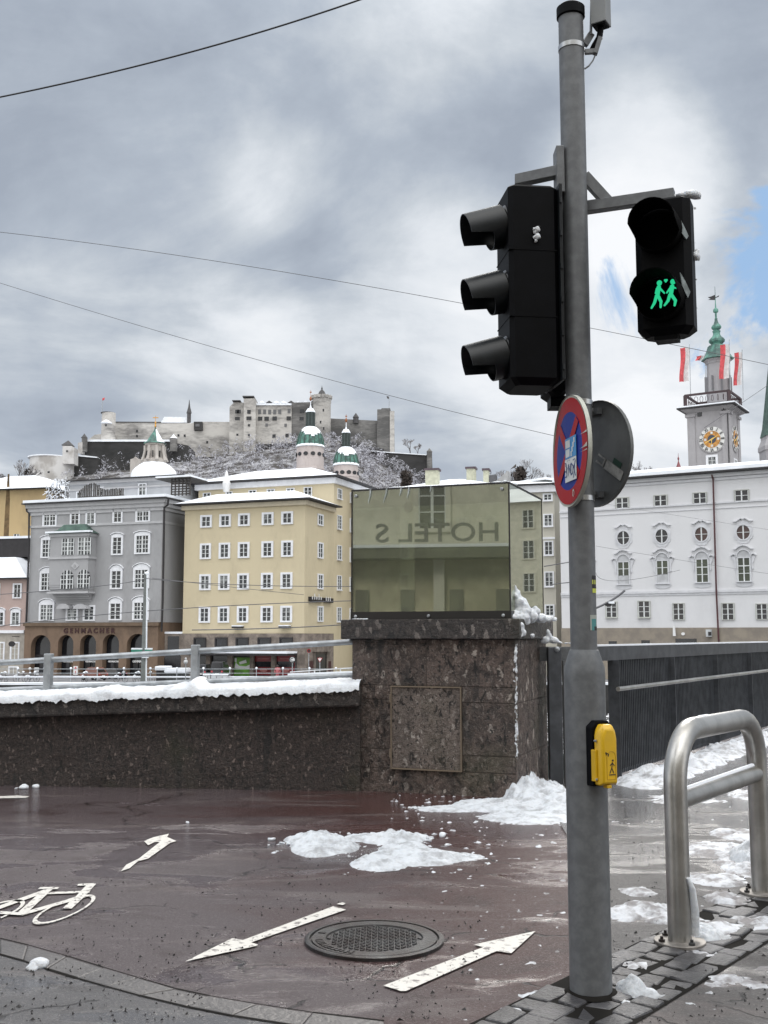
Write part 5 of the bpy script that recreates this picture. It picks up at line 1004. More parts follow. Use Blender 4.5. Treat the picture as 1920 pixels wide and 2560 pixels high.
# cars
TYRE = mat('tyre', (.02, .02, .02), .8)
def car(label, colr, L=4.3, Wd=1.8, H=1.5, van=False, rough=.25):
    r = thing('parked_car', label, 'car', (0, 0, 0), 'cars parked on the far quay street'); pm = mat('car_paint', colr, rough, .2, var=.08, coat=.5)
    h = H; prof = [(-L / 2, .35), (-L / 2, .62), (-L / 2 + .1, .80), (-L / 2 + .95, .92), (-L / 2 + 1.55, h * .97), (-L / 2 + 1.9, h), (L / 2 - 1.0, h), (L / 2 - .35, .98), (L / 2 - .05, .9), (L / 2, .55), (L / 2, .35)]
    if van: prof = [(-L / 2, .35), (-L / 2, .75), (-L / 2 + .15, .95), (-L / 2 + .85, 1.08), (-L / 2 + 1.5, h * .95), (-L / 2 + 1.8, h), (L / 2 - .2, h), (L / 2 - .02, 1.0), (L / 2, .35)]
    n = len(prof); vs = []
    for s_ in (-1, 1):
        for lay, (ins, zs) in enumerate(((0, 1), )):
            for x, z in prof: vs.append((x, s_ * (Wd / 2 - (.16 if z > 1.1 else 0)), z))
    b = MB(); b.add(vs, [tuple(range(n)), tuple(range(2 * n - 1, n - 1, -1))] + [(i, i + n, (i + 1) % n + n, (i + 1) % n) for i in range(n)]); b.build('body', pm, r, smooth=35, bevel=.04)
    b = MB()
    for s_ in (-1, 1):
        y0 = s_ * (Wd / 2 - .07)
        q = [(-L / 2 + 1.15, 1.0), (-L / 2 + 1.65, h * .93), (L / 2 - (.5 if van else 1.05), h * .93), (L / 2 - (.3 if van else .6), 1.0)]
        b.add([(x, y0 - s_ * (.10 if z > 1.05 else 0) + s_ * .012, z) for x, z in q], [(0, 1, 2, 3)])
    b.build('side_window', GLASSB, r)
    b = MB(); x0 = L / 2 - (.18 if van else .33); b.add([(x0 + (.17 if van else .0), -Wd / 2 + .25, 1.02), (x0 + (.17 if van else .0), Wd / 2 - .25, 1.02), (x0 + (.03 if van else -.55), Wd / 2 - .32, h * .92), (x0 + (.03 if van else -.55), -Wd / 2 + .32, h * .92)], [(0, 1, 2, 3)]); b.build('rear_window', GLASSB, r)
    for x in (-L / 2 + .8, L / 2 - .8):
        for s_ in (-1, 1):
            b = MB(); b.M = Matrix.Translation((x, s_ * (Wd / 2 - .1), .32)) @ Matrix.Rotation(R(90), 4, 'X'); b.lathe((0, 0), [(.2, -.1), (.31, -.1), (.32, -.05), (.32, .05), (.31, .1), (.2, .1)], 14); wh = b.build('wheel', TYRE, r)
            b = MB(); b.M = Matrix.Translation((x, s_ * (Wd / 2 - .1), .32)) @ Matrix.Rotation(R(90), 4, 'X'); b.lathe((0, 0), [(.19, -.115), (.19, .115)], 10); b.build('rim', GALV_L, wh)
    for s_ in (-1, 1):
        b = MB(); b.box(L / 2 - .05, L / 2 + .015, s_ * (Wd / 2 - .22) - .12, s_ * (Wd / 2 - .22) + .12, .72, .9); b.build('tail_light', FR, r)
        b = MB(); b.box(-L / 2 - .015, -L / 2 + .1, s_ * (Wd / 2 - .3) - .16, s_ * (Wd / 2 - .3) + .16, .6, .74); b.build('headlight', FENR, r)
    b = MB(); b.box(L / 2, L / 2 + .02, -.26, .26, .5, .62); b.build('number_plate', WHITEP, r); return r
c1 = car('rusty orange estate car parked in front of the brown arcade', (.16, .055, .035), H=1.55); p = HX(238, 94.5); c1.location = (p.x, p.y, FZ); c1.rotation_euler = (0, 0, R(-38)); c1.scale = (.6, .6, .72)
c2 = car('black car parked just right of the orange one', (.012, .012, .015)); p = HX(284, 97); c2.location = (p.x, p.y, FZ); c2.rotation_euler = (0, 0, R(-30)); c2.scale = (.6, .6, .65)
c3 = car('black off road car standing under the yellow house canopy', (.02, .02, .024), H=1.9, van=True, L=4.4); p = HX(553, 98.6); c3.location = (p.x, p.y, FZ); c3.rotation_euler = (0, 0, R(-96)); c3.scale = (.6, .68, .8)
c4_ = car('dark car left of the black off road car under the canopy', (.02, .022, .03), H=1.7, van=True); p = HX(512, 98.8); c4_.location = (p.x, p.y, FZ); c4_.rotation_euler = (0, 0, R(-96)); c4_.scale = (.6, .62, .75)
# tall street pole with green name signs
p0_ = HX(362, 85.5); pt = at(360, 1434, 85.5).z; tp_ = thing('street_pole', 'tall grey overhead wire pole with green street name boards and snow on one side', 'pole', (p0_.x, p0_.y, FZ))
b = MB(); b.tube([(p0_.x, p0_.y, FZ), (p0_.x - .05, p0_.y, pt)], [.24, .13], 10); b.build('shaft', mat('grey_green_pole', (.16, .17, .165), .6), tp_)
b = MB(); b.tube([(p0_.x + .2, p0_.y - .1, FZ + .3), (p0_.x + .09, p0_.y - .1, pt - .05)], [.07, .06], 6); b.ball((p0_.x + .03, p0_.y, pt), .17, 6); b.box(p0_.x - .1, p0_.x + .4, p0_.y - .4, p0_.y - .2, at(362, 1645, 85).z, at(362, 1638, 85).z); b.build('stuck_snow', SNOWF, tp_)
GRS = mat('street_sign_green', (.03, .20, .14), .5)
for x0, x1 in ((1135, 1230), (1252, 1318)):
    a, z1_ = R1(x0, 1530); q = at(a, R1(x0, 1534)[1], 85.1); q2 = at(R1(x1, 1540)[0], R1(x1, 1548)[1], 85.1); b = MB(); b.box(q.x, q2.x, 85.05, 85.1, min(q.z, q2.z) - .2, q.z); b.box(q.x, q2.x, 85.04, 85.11, q.z, q.z + .12, 1); b.build('street_name_board', [GRS, SNOWF], tp_)
# other signs
def postsign(name, label, cat, px, py, Y, r, shape, mats, base_py=1700, rim=None):
    c0 = at(px, py, Y); f = thing(name, label, cat, (c0.x, c0.y, FZ)); b = MB(); b.tube([(c0.x, c0.y + .05, FZ), (c0.x, c0.y + .05, c0.z + r * .8)], .035, 6); b.build('post', GALV_L, f)
    b = MB(); n = 20
    if shape == 'disc': pts = lambda q: [(c0.x + q * math.cos(2 * math.pi * k / n), c0.z + q * math.sin(2 * math.pi * k / n)) for k in range(n)]
    else: pts = lambda q: [(c0.x - q, c0.z + q * .6), (c0.x, c0.z - q * 1.1), (c0.x + q, c0.z + q * .6)]
    b.prism(pts(r), Y - .03, Y, 0); b.prism(pts(r * .72), Y - .045, Y - .03, 1); b.build('plate', mats, f); return f, c0
RED = mat('sign_red', (.36, .006, .010), .5, spec=.2, var=.08, vs=4); BLUE = mat('sign_blue', (.006, .025, .24), .5, spec=.2, var=.08, vs=4)
f, c0 = postsign('round_sign', 'round white traffic sign with dark mark in front of the red shop window', 'traffic sign', *R2(1005, 1622), 86.5, .27, 'disc', [DARKM, WHITEP]); b = MB(); b.tube([(c0.x + .13 * math.cos(a), 86.44, c0.z + .13 * math.sin(a)) for a in [R(50 + 28 * i) for i in range(9)]], .02, 4); b.box(c0.x - .05, c0.x + .16, 86.42, 86.45, c0.z - .13, c0.z - .09); b.build('symbol', DARKM, f)
postsign('yield_sign', 'small triangular give way sign before the side door of the yellow house', 'traffic sign', *R2(1243, 1620), 88, .22, 'tri', [RED, WHITEP])
postsign('no_entry_sign', 'small dark round sign on a post left of the side door', 'traffic sign', *R2(1148, 1545), 96, .16, 'disc', [RED, DARKM])
f, c0 = postsign('warning_panel', 'white panel with red marks before the brown arcade', 'traffic sign', *R1(655, 1720), 92, .01, 'disc', [WHITEP, RED]); b = MB()
b.box(c0.x - .18, c0.x + .18, 91.9, 91.95, c0.z - .3, c0.z + .42); b.build('panel', WHITEP, f); b = MB(); b.box(c0.x - .03, c0.x + .03, 91.87, 91.9, c0.z + .14, c0.z + .36); b.box(c0.x - .1, c0.x + .1, 91.86, 91.87, c0.z + .22, c0.z + .28); b.box(c0.x - .03, c0.x + .03, 91.87, 91.9, c0.z - .22, c0.z); b.build('mark', FR, f)
f, c0 = postsign('info_panel', 'stack of small white boards at the first arch', 'sign', *R1(318, 1730), 92, .01, 'disc', [WHITEP, RED]); b = MB()
for k in range(3): b.box(c0.x - .19, c0.x + .19, 91.9, 91.95, c0.z - .22 + k * .22, c0.z - .04 + k * .22)
b.build('panel', FENR, f)
f, c0 = postsign('globe_lamp', 'round pale globe lamp on a thin post left of the canopy', 'lamp', *R1(1605, 1640), 86, .02, 'disc', [WHITEP, WHITEP]); b = MB(); b.ball((c0.x, 86, c0.z), .17, 8); b.ball((c0.x, 86, c0.z + .25), .09, 6); b.build('globe', FENR, f)
f, c0 = postsign('globe_lamp', 'tiny white ball on a post above the leftmost bicycles', 'lamp', *R1(258, 1700), 91, .02, 'disc', [WHITEP, WHITEP]); b = MB(); b.ball((c0.x, 91, c0.z), .12, 8); b.build('globe', WHITEP, f)
# containers and cabinets
p0_, p1_ = at(*R1(1432, 1738), 89), at(*R1(1598, 1745), 89); zt = p0_.z; b = MB(); dc = thing('waste_container', 'dark ribbed container with thick snow on its lid', 'container', (p0_.x, 89, FZ)); b.box(p0_.x, p1_.x, 89, 91, FZ, zt)
for i in range(7): x = p0_.x + (p1_.x - p0_.x) * (i + .5) / 7; b.box(x - .06, x + .06, 88.93, 89, FZ + .1, zt - .1)
b.build('box', mat('dark_container', (.05, .055, .055), .6), dc); b = MB(); b.box(p0_.x - .12, p1_.x + .12, 88.85, 91.1, zt, zt + .38); b.build('lid_snow', SNOWF, dc, bevel=.12)
p0_, p1_ = at(*R1(1360, 1703), 92), at(*R1(1455, 1712), 92); b = MB(); b.box(p0_.x, p1_.x, 91.5, 93, FZ, p0_.z - .1, 0); b.box(p0_.x - .1, p1_.x + .1, 91.4, 93.1, p0_.z - .1, p0_.z + .25, 1); tag(b.build('snowy_bin', [DARKM, SNOWF], bevel=.06), 'low dark bin with snow on top behind the ribbed container', 'bin')
for i, (x0, x1) in enumerate(((213, 275), (285, 430))):
    p0_, p1_ = at(*R2(x0, 1758), 86.8), at(*R2(x1, 1762), 86.8); b = MB(); b.box(p0_.x, p1_.x, 87.9, 88.3, FZ, p0_.z, 0); b.box(p0_.x - .02, p1_.x + .02, 87.85, 88.35, p0_.z, p0_.z + .08, 1)
    for k in range(1, 3): x = p0_.x + (p1_.x - p0_.x) * k / 3; b.box(x - .02, x + .02, 87.88, 87.9, FZ + .1, p0_.z - .1, 2)
    tag(b.build('switch_cabinet', [mat('cabinet_grey', (.42, .43, .44), .6, var=.1), SNOWF, DARKM], bevel=.03), ('narrow' if i == 0 else 'wide') + ' light grey switch cabinet on the far quay', 'cabinet')
# person in pink behind the quay railing
p = at(*R2(876, 1725), 89.5)
def person(base, H, coat, hair, label):
    r = thing('person', label, 'person', base); me = bpy.data.meshes.new('body')
    J = {'pel': (0, 0, .52), 'ch': (0, 0, .72), 'nk': (0, 0, .83), 'hd': (0, -.01, .90), 'tp': (0, 0, .985), 'sl': (-.115, 0, .80), 'el': (-.15, .02, .64), 'hl': (-.12, -.08, .52), 'sr': (.115, 0, .80), 'er': (.15, .02, .64), 'hr': (.12, -.08, .52), 'kl': (-.06, -.02, .28), 'fl': (-.06, .02, .04), 'tl': (-.06, -.1, .02), 'kr': (.06, .02, .28), 'fr': (.07, .06, .04), 'tr': (.07, -.05, .02)}
    rad = {'pel': .085, 'ch': .10, 'nk': .035, 'hd': .062, 'tp': .04, 'sl': .045, 'el': .035, 'hl': .022, 'sr': .045, 'er': .035, 'hr': .022, 'kl': .045, 'fl': .03, 'tl': .022, 'kr': .045, 'fr': .03, 'tr': .022}
    ks = list(J); E = [('pel', 'ch'), ('ch', 'nk'), ('nk', 'hd'), ('hd', 'tp'), ('ch', 'sl'), ('sl', 'el'), ('el', 'hl'), ('ch', 'sr'), ('sr', 'er'), ('er', 'hr'), ('pel', 'kl'), ('kl', 'fl'), ('fl', 'tl'), ('pel', 'kr'), ('kr', 'fr'), ('fr', 'tr')]
    me.from_pydata([Vector(J[k]) * H for k in ks], [(ks.index(a), ks.index(c)) for a, c in E], []); me.skin_vertices.new() if False else None
    o = bpy.data.objects.new('body', me); COL.objects.link(o); o.parent = r; m1 = o.modifiers.new('skin', 'SKIN'); 
    for i, k in enumerate(ks): me.skin_vertices[0].data[i].radius = (rad[k] * H, rad[k] * H); me.skin_vertices[0].data[i].use_root = (k == 'pel')
    o.modifiers.new('sub', 'SUBSURF').levels = 1; me.materials.append(coat)
    b = MB(); b.ball((0, .02 * H, .925 * H), .072 * H, 8); b.m = [0] * len(b.m); me2 = b.build('hair', hair); me2.parent = r; me2.location = (0, 0, me2.location.z); return r
try: person((p.x, 89.5, FZ), 1.45, mat('pink_coat', (.45, .13, .14), .8), mat('dark_hair', (.03, .02, .02), .7), 'person in a pink coat walking behind the quay railing')
except Exception as e: print('person failed', e)

# ============================================================ NEAR SIDE
# ground sheets
AR = asphalt('red_cycle_asphalt', (.056, .022, .020), (.080, .062, .066)); AG = asphalt('grey_asphalt', (.05, .042, .04), (.078, .073, .072), 'walk')
wallL, wallR = gnd(0, 1964), gnd(870, 1978); railA, railB = Vector((2.27, 11.3, 0)), None; bd = Vector((.52, .854, 0)).normalized()
far_ = railA + bd * 90
g = MB(); g.add([(-60, -60, 0), (80, -60, 0), (80, 12, 0), (far_.x + 14, far_.y - 6, 0), (far_.x, far_.y, 0), (railA.x - .1, railA.y + .3, 0), (-.3, 12.2, 0), (-60, 14.5, 0), (-60, -60, 0)][:8], [(0, 1, 2, 3, 4, 5, 6, 7)])
gobj = tag(g.build('pavement', AR), 'wet reddish asphalt cycle path and pavement', 'pavement', kind='structure')
def gpoly(name, pts, z, m, label, cat, kind='structure', G=None):
    b = MB(); q = [gnd(*(G(*p) if G else p)) if len(p) == 2 else Vector(p) for p in pts]; b.add([(p.x, p.y, z) for p in q], [tuple(range(len(q)))]); return tag(b.build(name, m), label, cat, kind=kind)
# grey walkway on the right towards the bridge and roadway at lower left
gpoly('bridge_walkway', [(1150, 2577), (1432, 2436), (1436, 2120), (1400, 2060), (1375, 1968), tuple(railA + bd * .2 + Vector((.02, 0, 0))), tuple(railA + bd * 60), tuple(railA + bd * 60 + Vector((14, -6, 0))), tuple(Vector((12, -1, 0))), tuple(Vector((1.0, -1, 0)))], .004, AG, 'wet grey asphalt walkway leading onto the bridge', 'walkway')
# kerb band (flush, worn kerbstones) and road
def G1(x, y): return (x * .57866, 2000 + y * .57866)
def G2(x, y): return (660 + x * .54249, 2040 + y * .54249)
up_ = [(-160, 580), (0, 603), (120, 632), (290, 680), (450, 730), (600, 775), (760, 822), (900, 852), (1110, 888), (1350, 925), (1659, 962)]
lo_ = [(-160, 645), (0, 672), (100, 700), (200, 735), (330, 775), (460, 812), (600, 850), (800, 898), (1000, 938), (1300, 985), (1659, 1030)]
U = [gnd(*G1(*p)) for p in up_]; Lw = [gnd(*G1(*p)) for p in lo_]
gpoly('roadway', [tuple(p) for p in Lw] + [(4, .5, 0), (-6, -3, 0), (-12, 1, 0)], .004, asphalt('roadway_asphalt', (.06, .05, .05), (.095, .093, .097), 'road'), 'grey wet roadway at the lower left', 'road')
KST = mat('kerb_stone', (.105, .098, .096), .4, var=0, col2=(.075, .07, .07), vs=2.2, bump=.5, bs=40)
b = MB()
for i in range(len(U) - 1):
    for k in range(1):
        t0, t1 = (.003 if i % 3 == 0 else 0), (.997 if i % 3 == 2 else 1)
        a, c_ = U[i].lerp(U[i + 1], t0), U[i].lerp(U[i + 1], t1); d, e = Lw[i].lerp(Lw[i + 1], t1), Lw[i].lerp(Lw[i + 1], t0)
        a, e = a.lerp(e, .03), e.lerp(a, .03); c_, d = c_.lerp(d, .03), d.lerp(c_, .03); h = .007 + random.uniform(-.002, .002)
        b.hexa([(p.x, p.y, -.05) for p in (a, c_, d, e)] + [(p.x, p.y, h) for p in (a, c_, d, e)])
b.f = [f[::-1] for f in b.f]
tag(b.build('kerb', KST, bevel=.008), 'worn flush kerbstones between cycle path and roadway', 'kerb', kind='structure')
b = MB(); CR = mat('joint_dirt_and_collar', (.010, .009, .008), .9, spec=.1)
for line in (U, Lw):
    for p, q in zip(line, line[1:]):
        n_ = (q - p).normalized().cross(Vector((0, 0, 1))) * random.uniform(.004, .010); b.quad((p.x - n_.x, p.y - n_.y, .007), (q.x - n_.x, q.y - n_.y, .007), (q.x + n_.x, q.y + n_.y, .0072), (p.x + n_.x, p.y + n_.y, .0072))
tag(b.build('kerb_joints', CR), 'dark open joints along the kerb', 'joint', kind='structure')
# sett band at lower right
SETT = mat('granite_setts', (.085, .083, .088), .32, var=0, col2=(.035, .034, .037), vs=4, bump=.5, bs=60, lo=.4, hi=.6)
A0, A1 = gnd(1150, 2575), gnd(1690, 2312); dirn = (A1 - A0).normalized(); prp = Vector((dirn.y, -dirn.x, 0)); b = MB(); rnd = random.Random(5)
b.add([tuple(A0 - dirn * 1.5 + Vector((0, 0, .006))), tuple(A1 + dirn * 3 + Vector((0, 0, .006))), tuple(A1 + dirn * 3 + prp * .5 + Vector((0, 0, .006))), tuple(A0 - dirn * 1.5 + prp * .5 + Vector((0, 0, .006)))], [(0, 1, 2, 3)], 1)
for row in range(4):
    s = -1.5 + row * .06
    while s < (A1 - A0).length + 3:
        w_ = rnd.uniform(.10, .19); y0 = row * .122 + .005; y1 = y0 + .113; h = .012 + rnd.uniform(-.006, .005); j = lambda: rnd.uniform(-.016, .016)
        c_ = [A0 + dirn * (s + j()) + prp * (y0 + j()), A0 + dirn * (s + w_ + j()) + prp * (y0 + j()), A0 + dirn * (s + w_ + j()) + prp * (y1 + j()), A0 + dirn * (s + j()) + prp * (y1 + j())]
        b.hexa([(p.x, p.y, -.03) for p in c_] + [(p.x, p.y, h + j() * .4) for p in c_], 0); b.f[-6:] = [f[::-1] for f in b.f[-6:]]; s += w_ + .010
tag(b.build('sett_paving', [SETT, CR], bevel=.01), 'band of dark wet granite setts', 'paving', kind='structure')
# painted markings
PAINT = mat('worn_road_paint', (.62, .60, .56), .45, var=0, col2=(.17, .15, .145), vs=22, lo=.36, hi=.47, bump=.4, bs=120)
def mark(name, polys, label, cat, G):
    b = MB()
    for k, q in enumerate(polys):
        q = [gnd(*G(*p)) for p in q]; b.add([(p.x, p.y, .008 + k * .0004) for p in q], [tuple(range(len(q)))])
    return tag(b.build(name, PAINT), label, cat)
mark('painted_arrow', [[(800, 705), (1003, 604), (1050, 612), (1440, 465), (1495, 480), (1085, 622), (1115, 632), (1105, 638)]], 'long white painted arrow pointing to the lower left beside the manhole', 'arrow', G1)
mark('painted_arrow', [[(550, 790), (1010, 612), (968, 600), (1252, 537), (1140, 640), (1072, 630), (655, 815), (630, 815)]], 'long white painted arrow pointing to the upper right between manhole and pole', 'arrow', G2)
mark('painted_arrow', [[(522, 313), (545, 285), (600, 258), (690, 186), (668, 186), (640, 200), (622, 182), (660, 166), (730, 150), (722, 164), (762, 182), (735, 190), (700, 215), (640, 258), (595, 270), (560, 300)]], 'short hooked white arrow on the cycle path near the wall', 'arrow', G1)
mark('painted_dash', [[(-60, -10), (70, -16), (128, -12), (110, -6), (-60, -2)]], 'white painted dash at the left edge near the wall foot', 'marking', G1)
mark('paint_fleck', [[(1455, 455), (1478, 448), (1495, 452), (1480, 460)]], 'small white paint fleck above the arrow tail', 'marking', G1)
# bicycle symbol
b = MB()
def stroke(pts, w_=.052, closed=False):
    q = [gnd(*G1(*p)) for p in pts]
    if closed: q.append(q[0])
    for a, c_ in zip(q, q[1:]):
        d = (c_ - a).normalized(); n_ = Vector((-d.y, d.x, 0)) * w_ / 2; a2, c2 = a - d * w_ * .25, c_ + d * w_ * .25; zq_ = .008 + .0005 * (len(b.f) % 7)
        b.quad((a2 - n_)[:2] + (zq_,), (c2 - n_)[:2] + (zq_,), (c2 + n_)[:2] + (zq_,), (a2 + n_)[:2] + (zq_,))
def wheel(c, l, t):      # ellipse in the picture through ground points
    cc, L_, T_ = gnd(*G1(*c)), gnd(*G1(*l)), gnd(*G1(*t)); u = L_ - cc; v = T_ - cc
    q = [cc + u * math.cos(a) + v * math.sin(a) for a in [2 * math.pi * i / 28 for i in range(28)]]
    for i in range(28):
        p, r_ = q[i], q[(i + 1) % 28]; pi_, ri = cc.lerp(p, .86), cc.lerp(r_, .86); zq_ = .0085
        b.quad((pi_.x, pi_.y, zq_), (p.x, p.y, zq_), (r_.x, r_.y, zq_), (ri.x, ri.y, zq_))
wheel((282, 476), (412, 432), (300, 432)); wheel((-30, 492), (108, 452), (-15, 452))
stroke([(210, 408), (378, 402)]); stroke([(345, 372), (395, 370), (345, 425), (292, 474)]); stroke([(205, 395), (90, 500), (-30, 492)]); stroke([(178, 388), (243, 388)], .05); stroke([(90, 500), (350, 425)]); stroke([(205, 395), (-30, 480)])
tag(b.build('painted_bicycle', PAINT), 'white painted bicycle symbol on the cycle path at the left edge', 'bicycle symbol')
# manhole
mc = gnd(936, 2353); mr = .345; mh = thing('manhole_cover', 'round cast iron manhole cover with diamond tread between the two long arrows', 'manhole cover', (mc.x, mc.y, 0))
IRON = mat('cast_iron', (.055, .055, .056), .34, .5, var=0, col2=(.025, .018, .017), vs=6, bump=.4, bs=80)
b = MB(); prof = [(mr, -.02), (mr, .016), (mr * .975, .020), (mr * .93, .020), (mr * .925, .008), (mr * .90, .008), (mr * .895, .018), (mr * .70, .018), (mr * .69, .010), (.001, .010)]; b.lathe(mc, prof, 64); b.build('ring', IRON, mh, smooth=30)
b = MB(); s = .028
for i in range(-12, 13):
    for j in range(-12, 13):
        x, y_ = mc.x + i * s, mc.y + j * s + (s / 2 if i % 2 else 0)
        if math.hypot(x - mc.x, y_ - mc.y) < mr * .65:
            a = R(45) if (i + j) % 2 else R(-45); d = Vector((math.cos(a), math.sin(a), 0)); n_ = Vector((-d.y, d.x, 0)); c0 = Vector((x, y_, .010)); w1, w2 = .0125, .0055
            b.hexa([c0 - d * w1 - n_ * w2, c0 + d * w1 - n_ * w2, c0 + d * w1 + n_ * w2, c0 - d * w1 + n_ * w2] + [q + Vector((0, 0, .006)) for q in (c0 - d * w1 * .8 - n_ * w2 * .7, c0 + d * w1 * .8 - n_ * w2 * .7, c0 + d * w1 * .8 + n_ * w2 * .7, c0 - d * w1 * .8 + n_ * w2 * .7)])
b.build('tread', IRON, mh)
b = MB()
for k in range(14):
    a = R(190 + k * 5.2) if k < 12 else R(150 + k); p = Vector((mc.x + mr * .80 * math.cos(a), mc.y + mr * .80 * math.sin(a), .018)); d = Vector((math.cos(a), math.sin(a), 0)); n_ = Vector((-d.y, d.x, 0)); w_ = .008 if k % 3 else .004
    b.hexa([p - d * .018 - n_ * w_, p + d * .018 - n_ * w_, p + d * .018 + n_ * w_, p - d * .018 + n_ * w_] + [q + Vector((0, 0, .004)) for q in (p - d * .018 - n_ * w_, p + d * .018 - n_ * w_, p + d * .018 + n_ * w_, p - d * .018 + n_ * w_)])
b.build('raised_lettering', IRON, mh)
# grit
b = MB(); rnd = random.Random(11); n = 0
while n < 1500:
    px, py = rnd.uniform(-60, 1200), 2130 + 430 * rnd.random() ** .8
    if n > 1100: px, py = rnd.uniform(1490, 1920), rnd.uniform(2000, 2560)
    p = gnd(px, py); s = rnd.uniform(.0025, .0065) * (1.25 if rnd.random() < .1 else 1)
    if noise.noise(Vector((p.x * 1.3, p.y * 1.3, 3))) < -.12: n += 1; continue
    vv = [p + Vector((rnd.gauss(0, s), rnd.gauss(0, s), .006)) for _ in range(3)] + [p + Vector((0, 0, .006 + s * 1.6))]
    b.add(vv, [(0, 1, 3), (1, 2, 3), (2, 0, 3)]); n += 1
tag(b.build('grit', mat('dark_grit', (.02, .018, .018), .7)), 'scattered dark gravel grit on the pavement', 'grit', kind='stuff')
# ---------------------------------------------------------- snow heightfields
def snow_field(name, blobs, res, m, label, cat='snow', kind=None, z0=0.0, thr=.0, seed=0, nscale=4.0, amp=.5, G=None, plane=None, hi=1.0):
    """blobs: (cx, cy, dx, dy, h) in ground metres or from picture points"""
    xs0 = min(q[0] - q[2] for q in blobs) - .1; xs1 = max(q[0] + q[2] for q in blobs) + .1; ys0 = min(q[1] - q[3] for q in blobs) - .1; ys1 = max(q[1] + q[3] for q in blobs) + .1
    nx, ny = int((xs1 - xs0) / res) + 2, int((ys1 - ys0) / res) + 2; H = {}
    for j in range(ny):
        for i in range(nx):
            x, y_ = xs0 + i * res, ys0 + j * res; base = 0
            for (cx, cy, dx, dy, h) in blobs:
                d = ((x - cx) / dx) ** 2 + ((y_ - cy) / dy) ** 2
                if d < 1.4: base = max(base, h * max(0, 1 - d / 1.3) ** .62)
            n1_ = noise.fractal(Vector((x * nscale, y_ * nscale, seed)), 1.0, 2.1, 4); n2_ = noise.fractal(Vector((x * 14, y_ * 14, seed + 3)), .8, 2.0, 5); n3_ = 1 - abs(noise.noise(Vector((x * 22, y_ * 22, seed + 7)))) * 2
            nn = n1_ * amp + n2_ * .35
            hh = base * (1 + nn * .9) + min(base * 3, .05) * (n2_ * .55 + n3_ * .22) - .016 * (1 + n2_ * 1.6) - thr
            H[i, j] = hh
    b = MB(); idx = {}
    for (i, j), h in H.items():
        idx[i, j] = len(b.v); b.v.append(Vector((xs0 + i * res, ys0 + j * res, z0 + max(-.012, (h if h < .02 else h)) )))
    for j in range(ny - 1):
        for i in range(nx - 1):
            q = [(i, j), (i + 1, j), (i + 1, j + 1), (i, j + 1)]
            if max(H[k] for k in q) > -.004: b.f.append([idx[k] for k in q]); b.m.append(0)
    used = sorted({k for f in b.f for k in f}); rm = {k: n for n, k in enumerate(used)}; b.v = [b.v[k] for k in used]; b.f = [[rm[k] for k in f] for f in b.f]
    return tag(b.build(name, m, smooth=75), label, cat, kind=kind)
def gb(px, py, rx, ry, h):      # picture ellipse -> ground blob
    p = gnd(px, py); q = gnd(px + rx, py); t = gnd(px, py - ry); s_ = gnd(px, py + ry); return (p.x, (t.y + s_.y) / 2, abs(q.x - p.x), abs(t.y - s_.y) / 2, h)
snow_field('snow_lump', [gb(798, 2115, 66, 26, .07), gb(850, 2120, 44, 14, .05), gb(760, 2102, 38, 12, .045), gb(735, 2100, 25, 8, .03)], .012, SNOWG, 'compact lump of fresh snow left of the other snow on the cycle path', seed=1)
snow_field('snow_lump', [gb(980, 2100, 75, 12, .06), gb(920, 2096, 60, 9, .04), gb(1045, 2095, 40, 8, .035)], .012, SNOWG, 'narrow strip of snow behind the other lumps', seed=2)
snow_field('snow_lump', [gb(1040, 2145, 115, 20, .05), gb(950, 2160, 70, 18, .045), gb(1140, 2143, 70, 10, .03), gb(1010, 2125, 60, 13, .055)], .012, SNOWG, 'long ragged spread of snow right of the compact lump', seed=3)
b = MB()
for (px, py, r_) in ((679, 2101, .028), (1107, 2092, .03), (1075, 2105, .015), (1068, 2098, .012), (468, 2058, .018), (1118, 2115, .02), (98, 2418, .045), (82, 2425, .03), (705, 2110, .02), (722, 2112, .016), (60, 1972, .05), (90, 1970, .04), (40, 1972, .02)):
    p = gnd(px, py); b.ball((p.x, p.y, r_ * .3), r_, 7, None, .6)
for v in b.v: n_ = noise.noise_vector(v * 25) * .012; v += n_
tag(b.build('snow_crumbs', SNOW, smooth=80), 'small scattered crumbs of snow on the path', 'snow', kind='stuff')
# drift at the pillar foot and along the bridge railing
bl = [gb(1312, 1985, 60, 30, .15), gb(1345, 1995, 80, 26, .14), gb(1395, 2010, 70, 28, .10), gb(1250, 2015, 110, 16, .05), gb(1140, 2022, 110, 10, .022), gb(1330, 2045, 130, 16, .03), gb(1040, 2018, 45, 7, .012), (1.34, 10.28, .20, .20, .20), (1.33, 10.3, .11, .11, .26)]
snow_field('snow_drift', bl, .018, SNOWG, 'snow drift heaped against the stone pillar corner and spreading left in a thin tongue', seed=6)
bl = []
for k in range(26): s = .1 + k * .45; q = railA + bd * s + Vector((.30, -.1, 0)); bl.append((q.x, q.y, .25, .42, .075 + .03 * math.sin(k * 1.7)))
snow_field('snow_bank', bl, .035, snowmat('snow_bank_snow', (.68, .70, .74), (.34, .34, .35), .7, .45, .68), 'ragged bank of cleared snow along the foot of the bridge railing', seed=8, nscale=3.5, amp=.9)
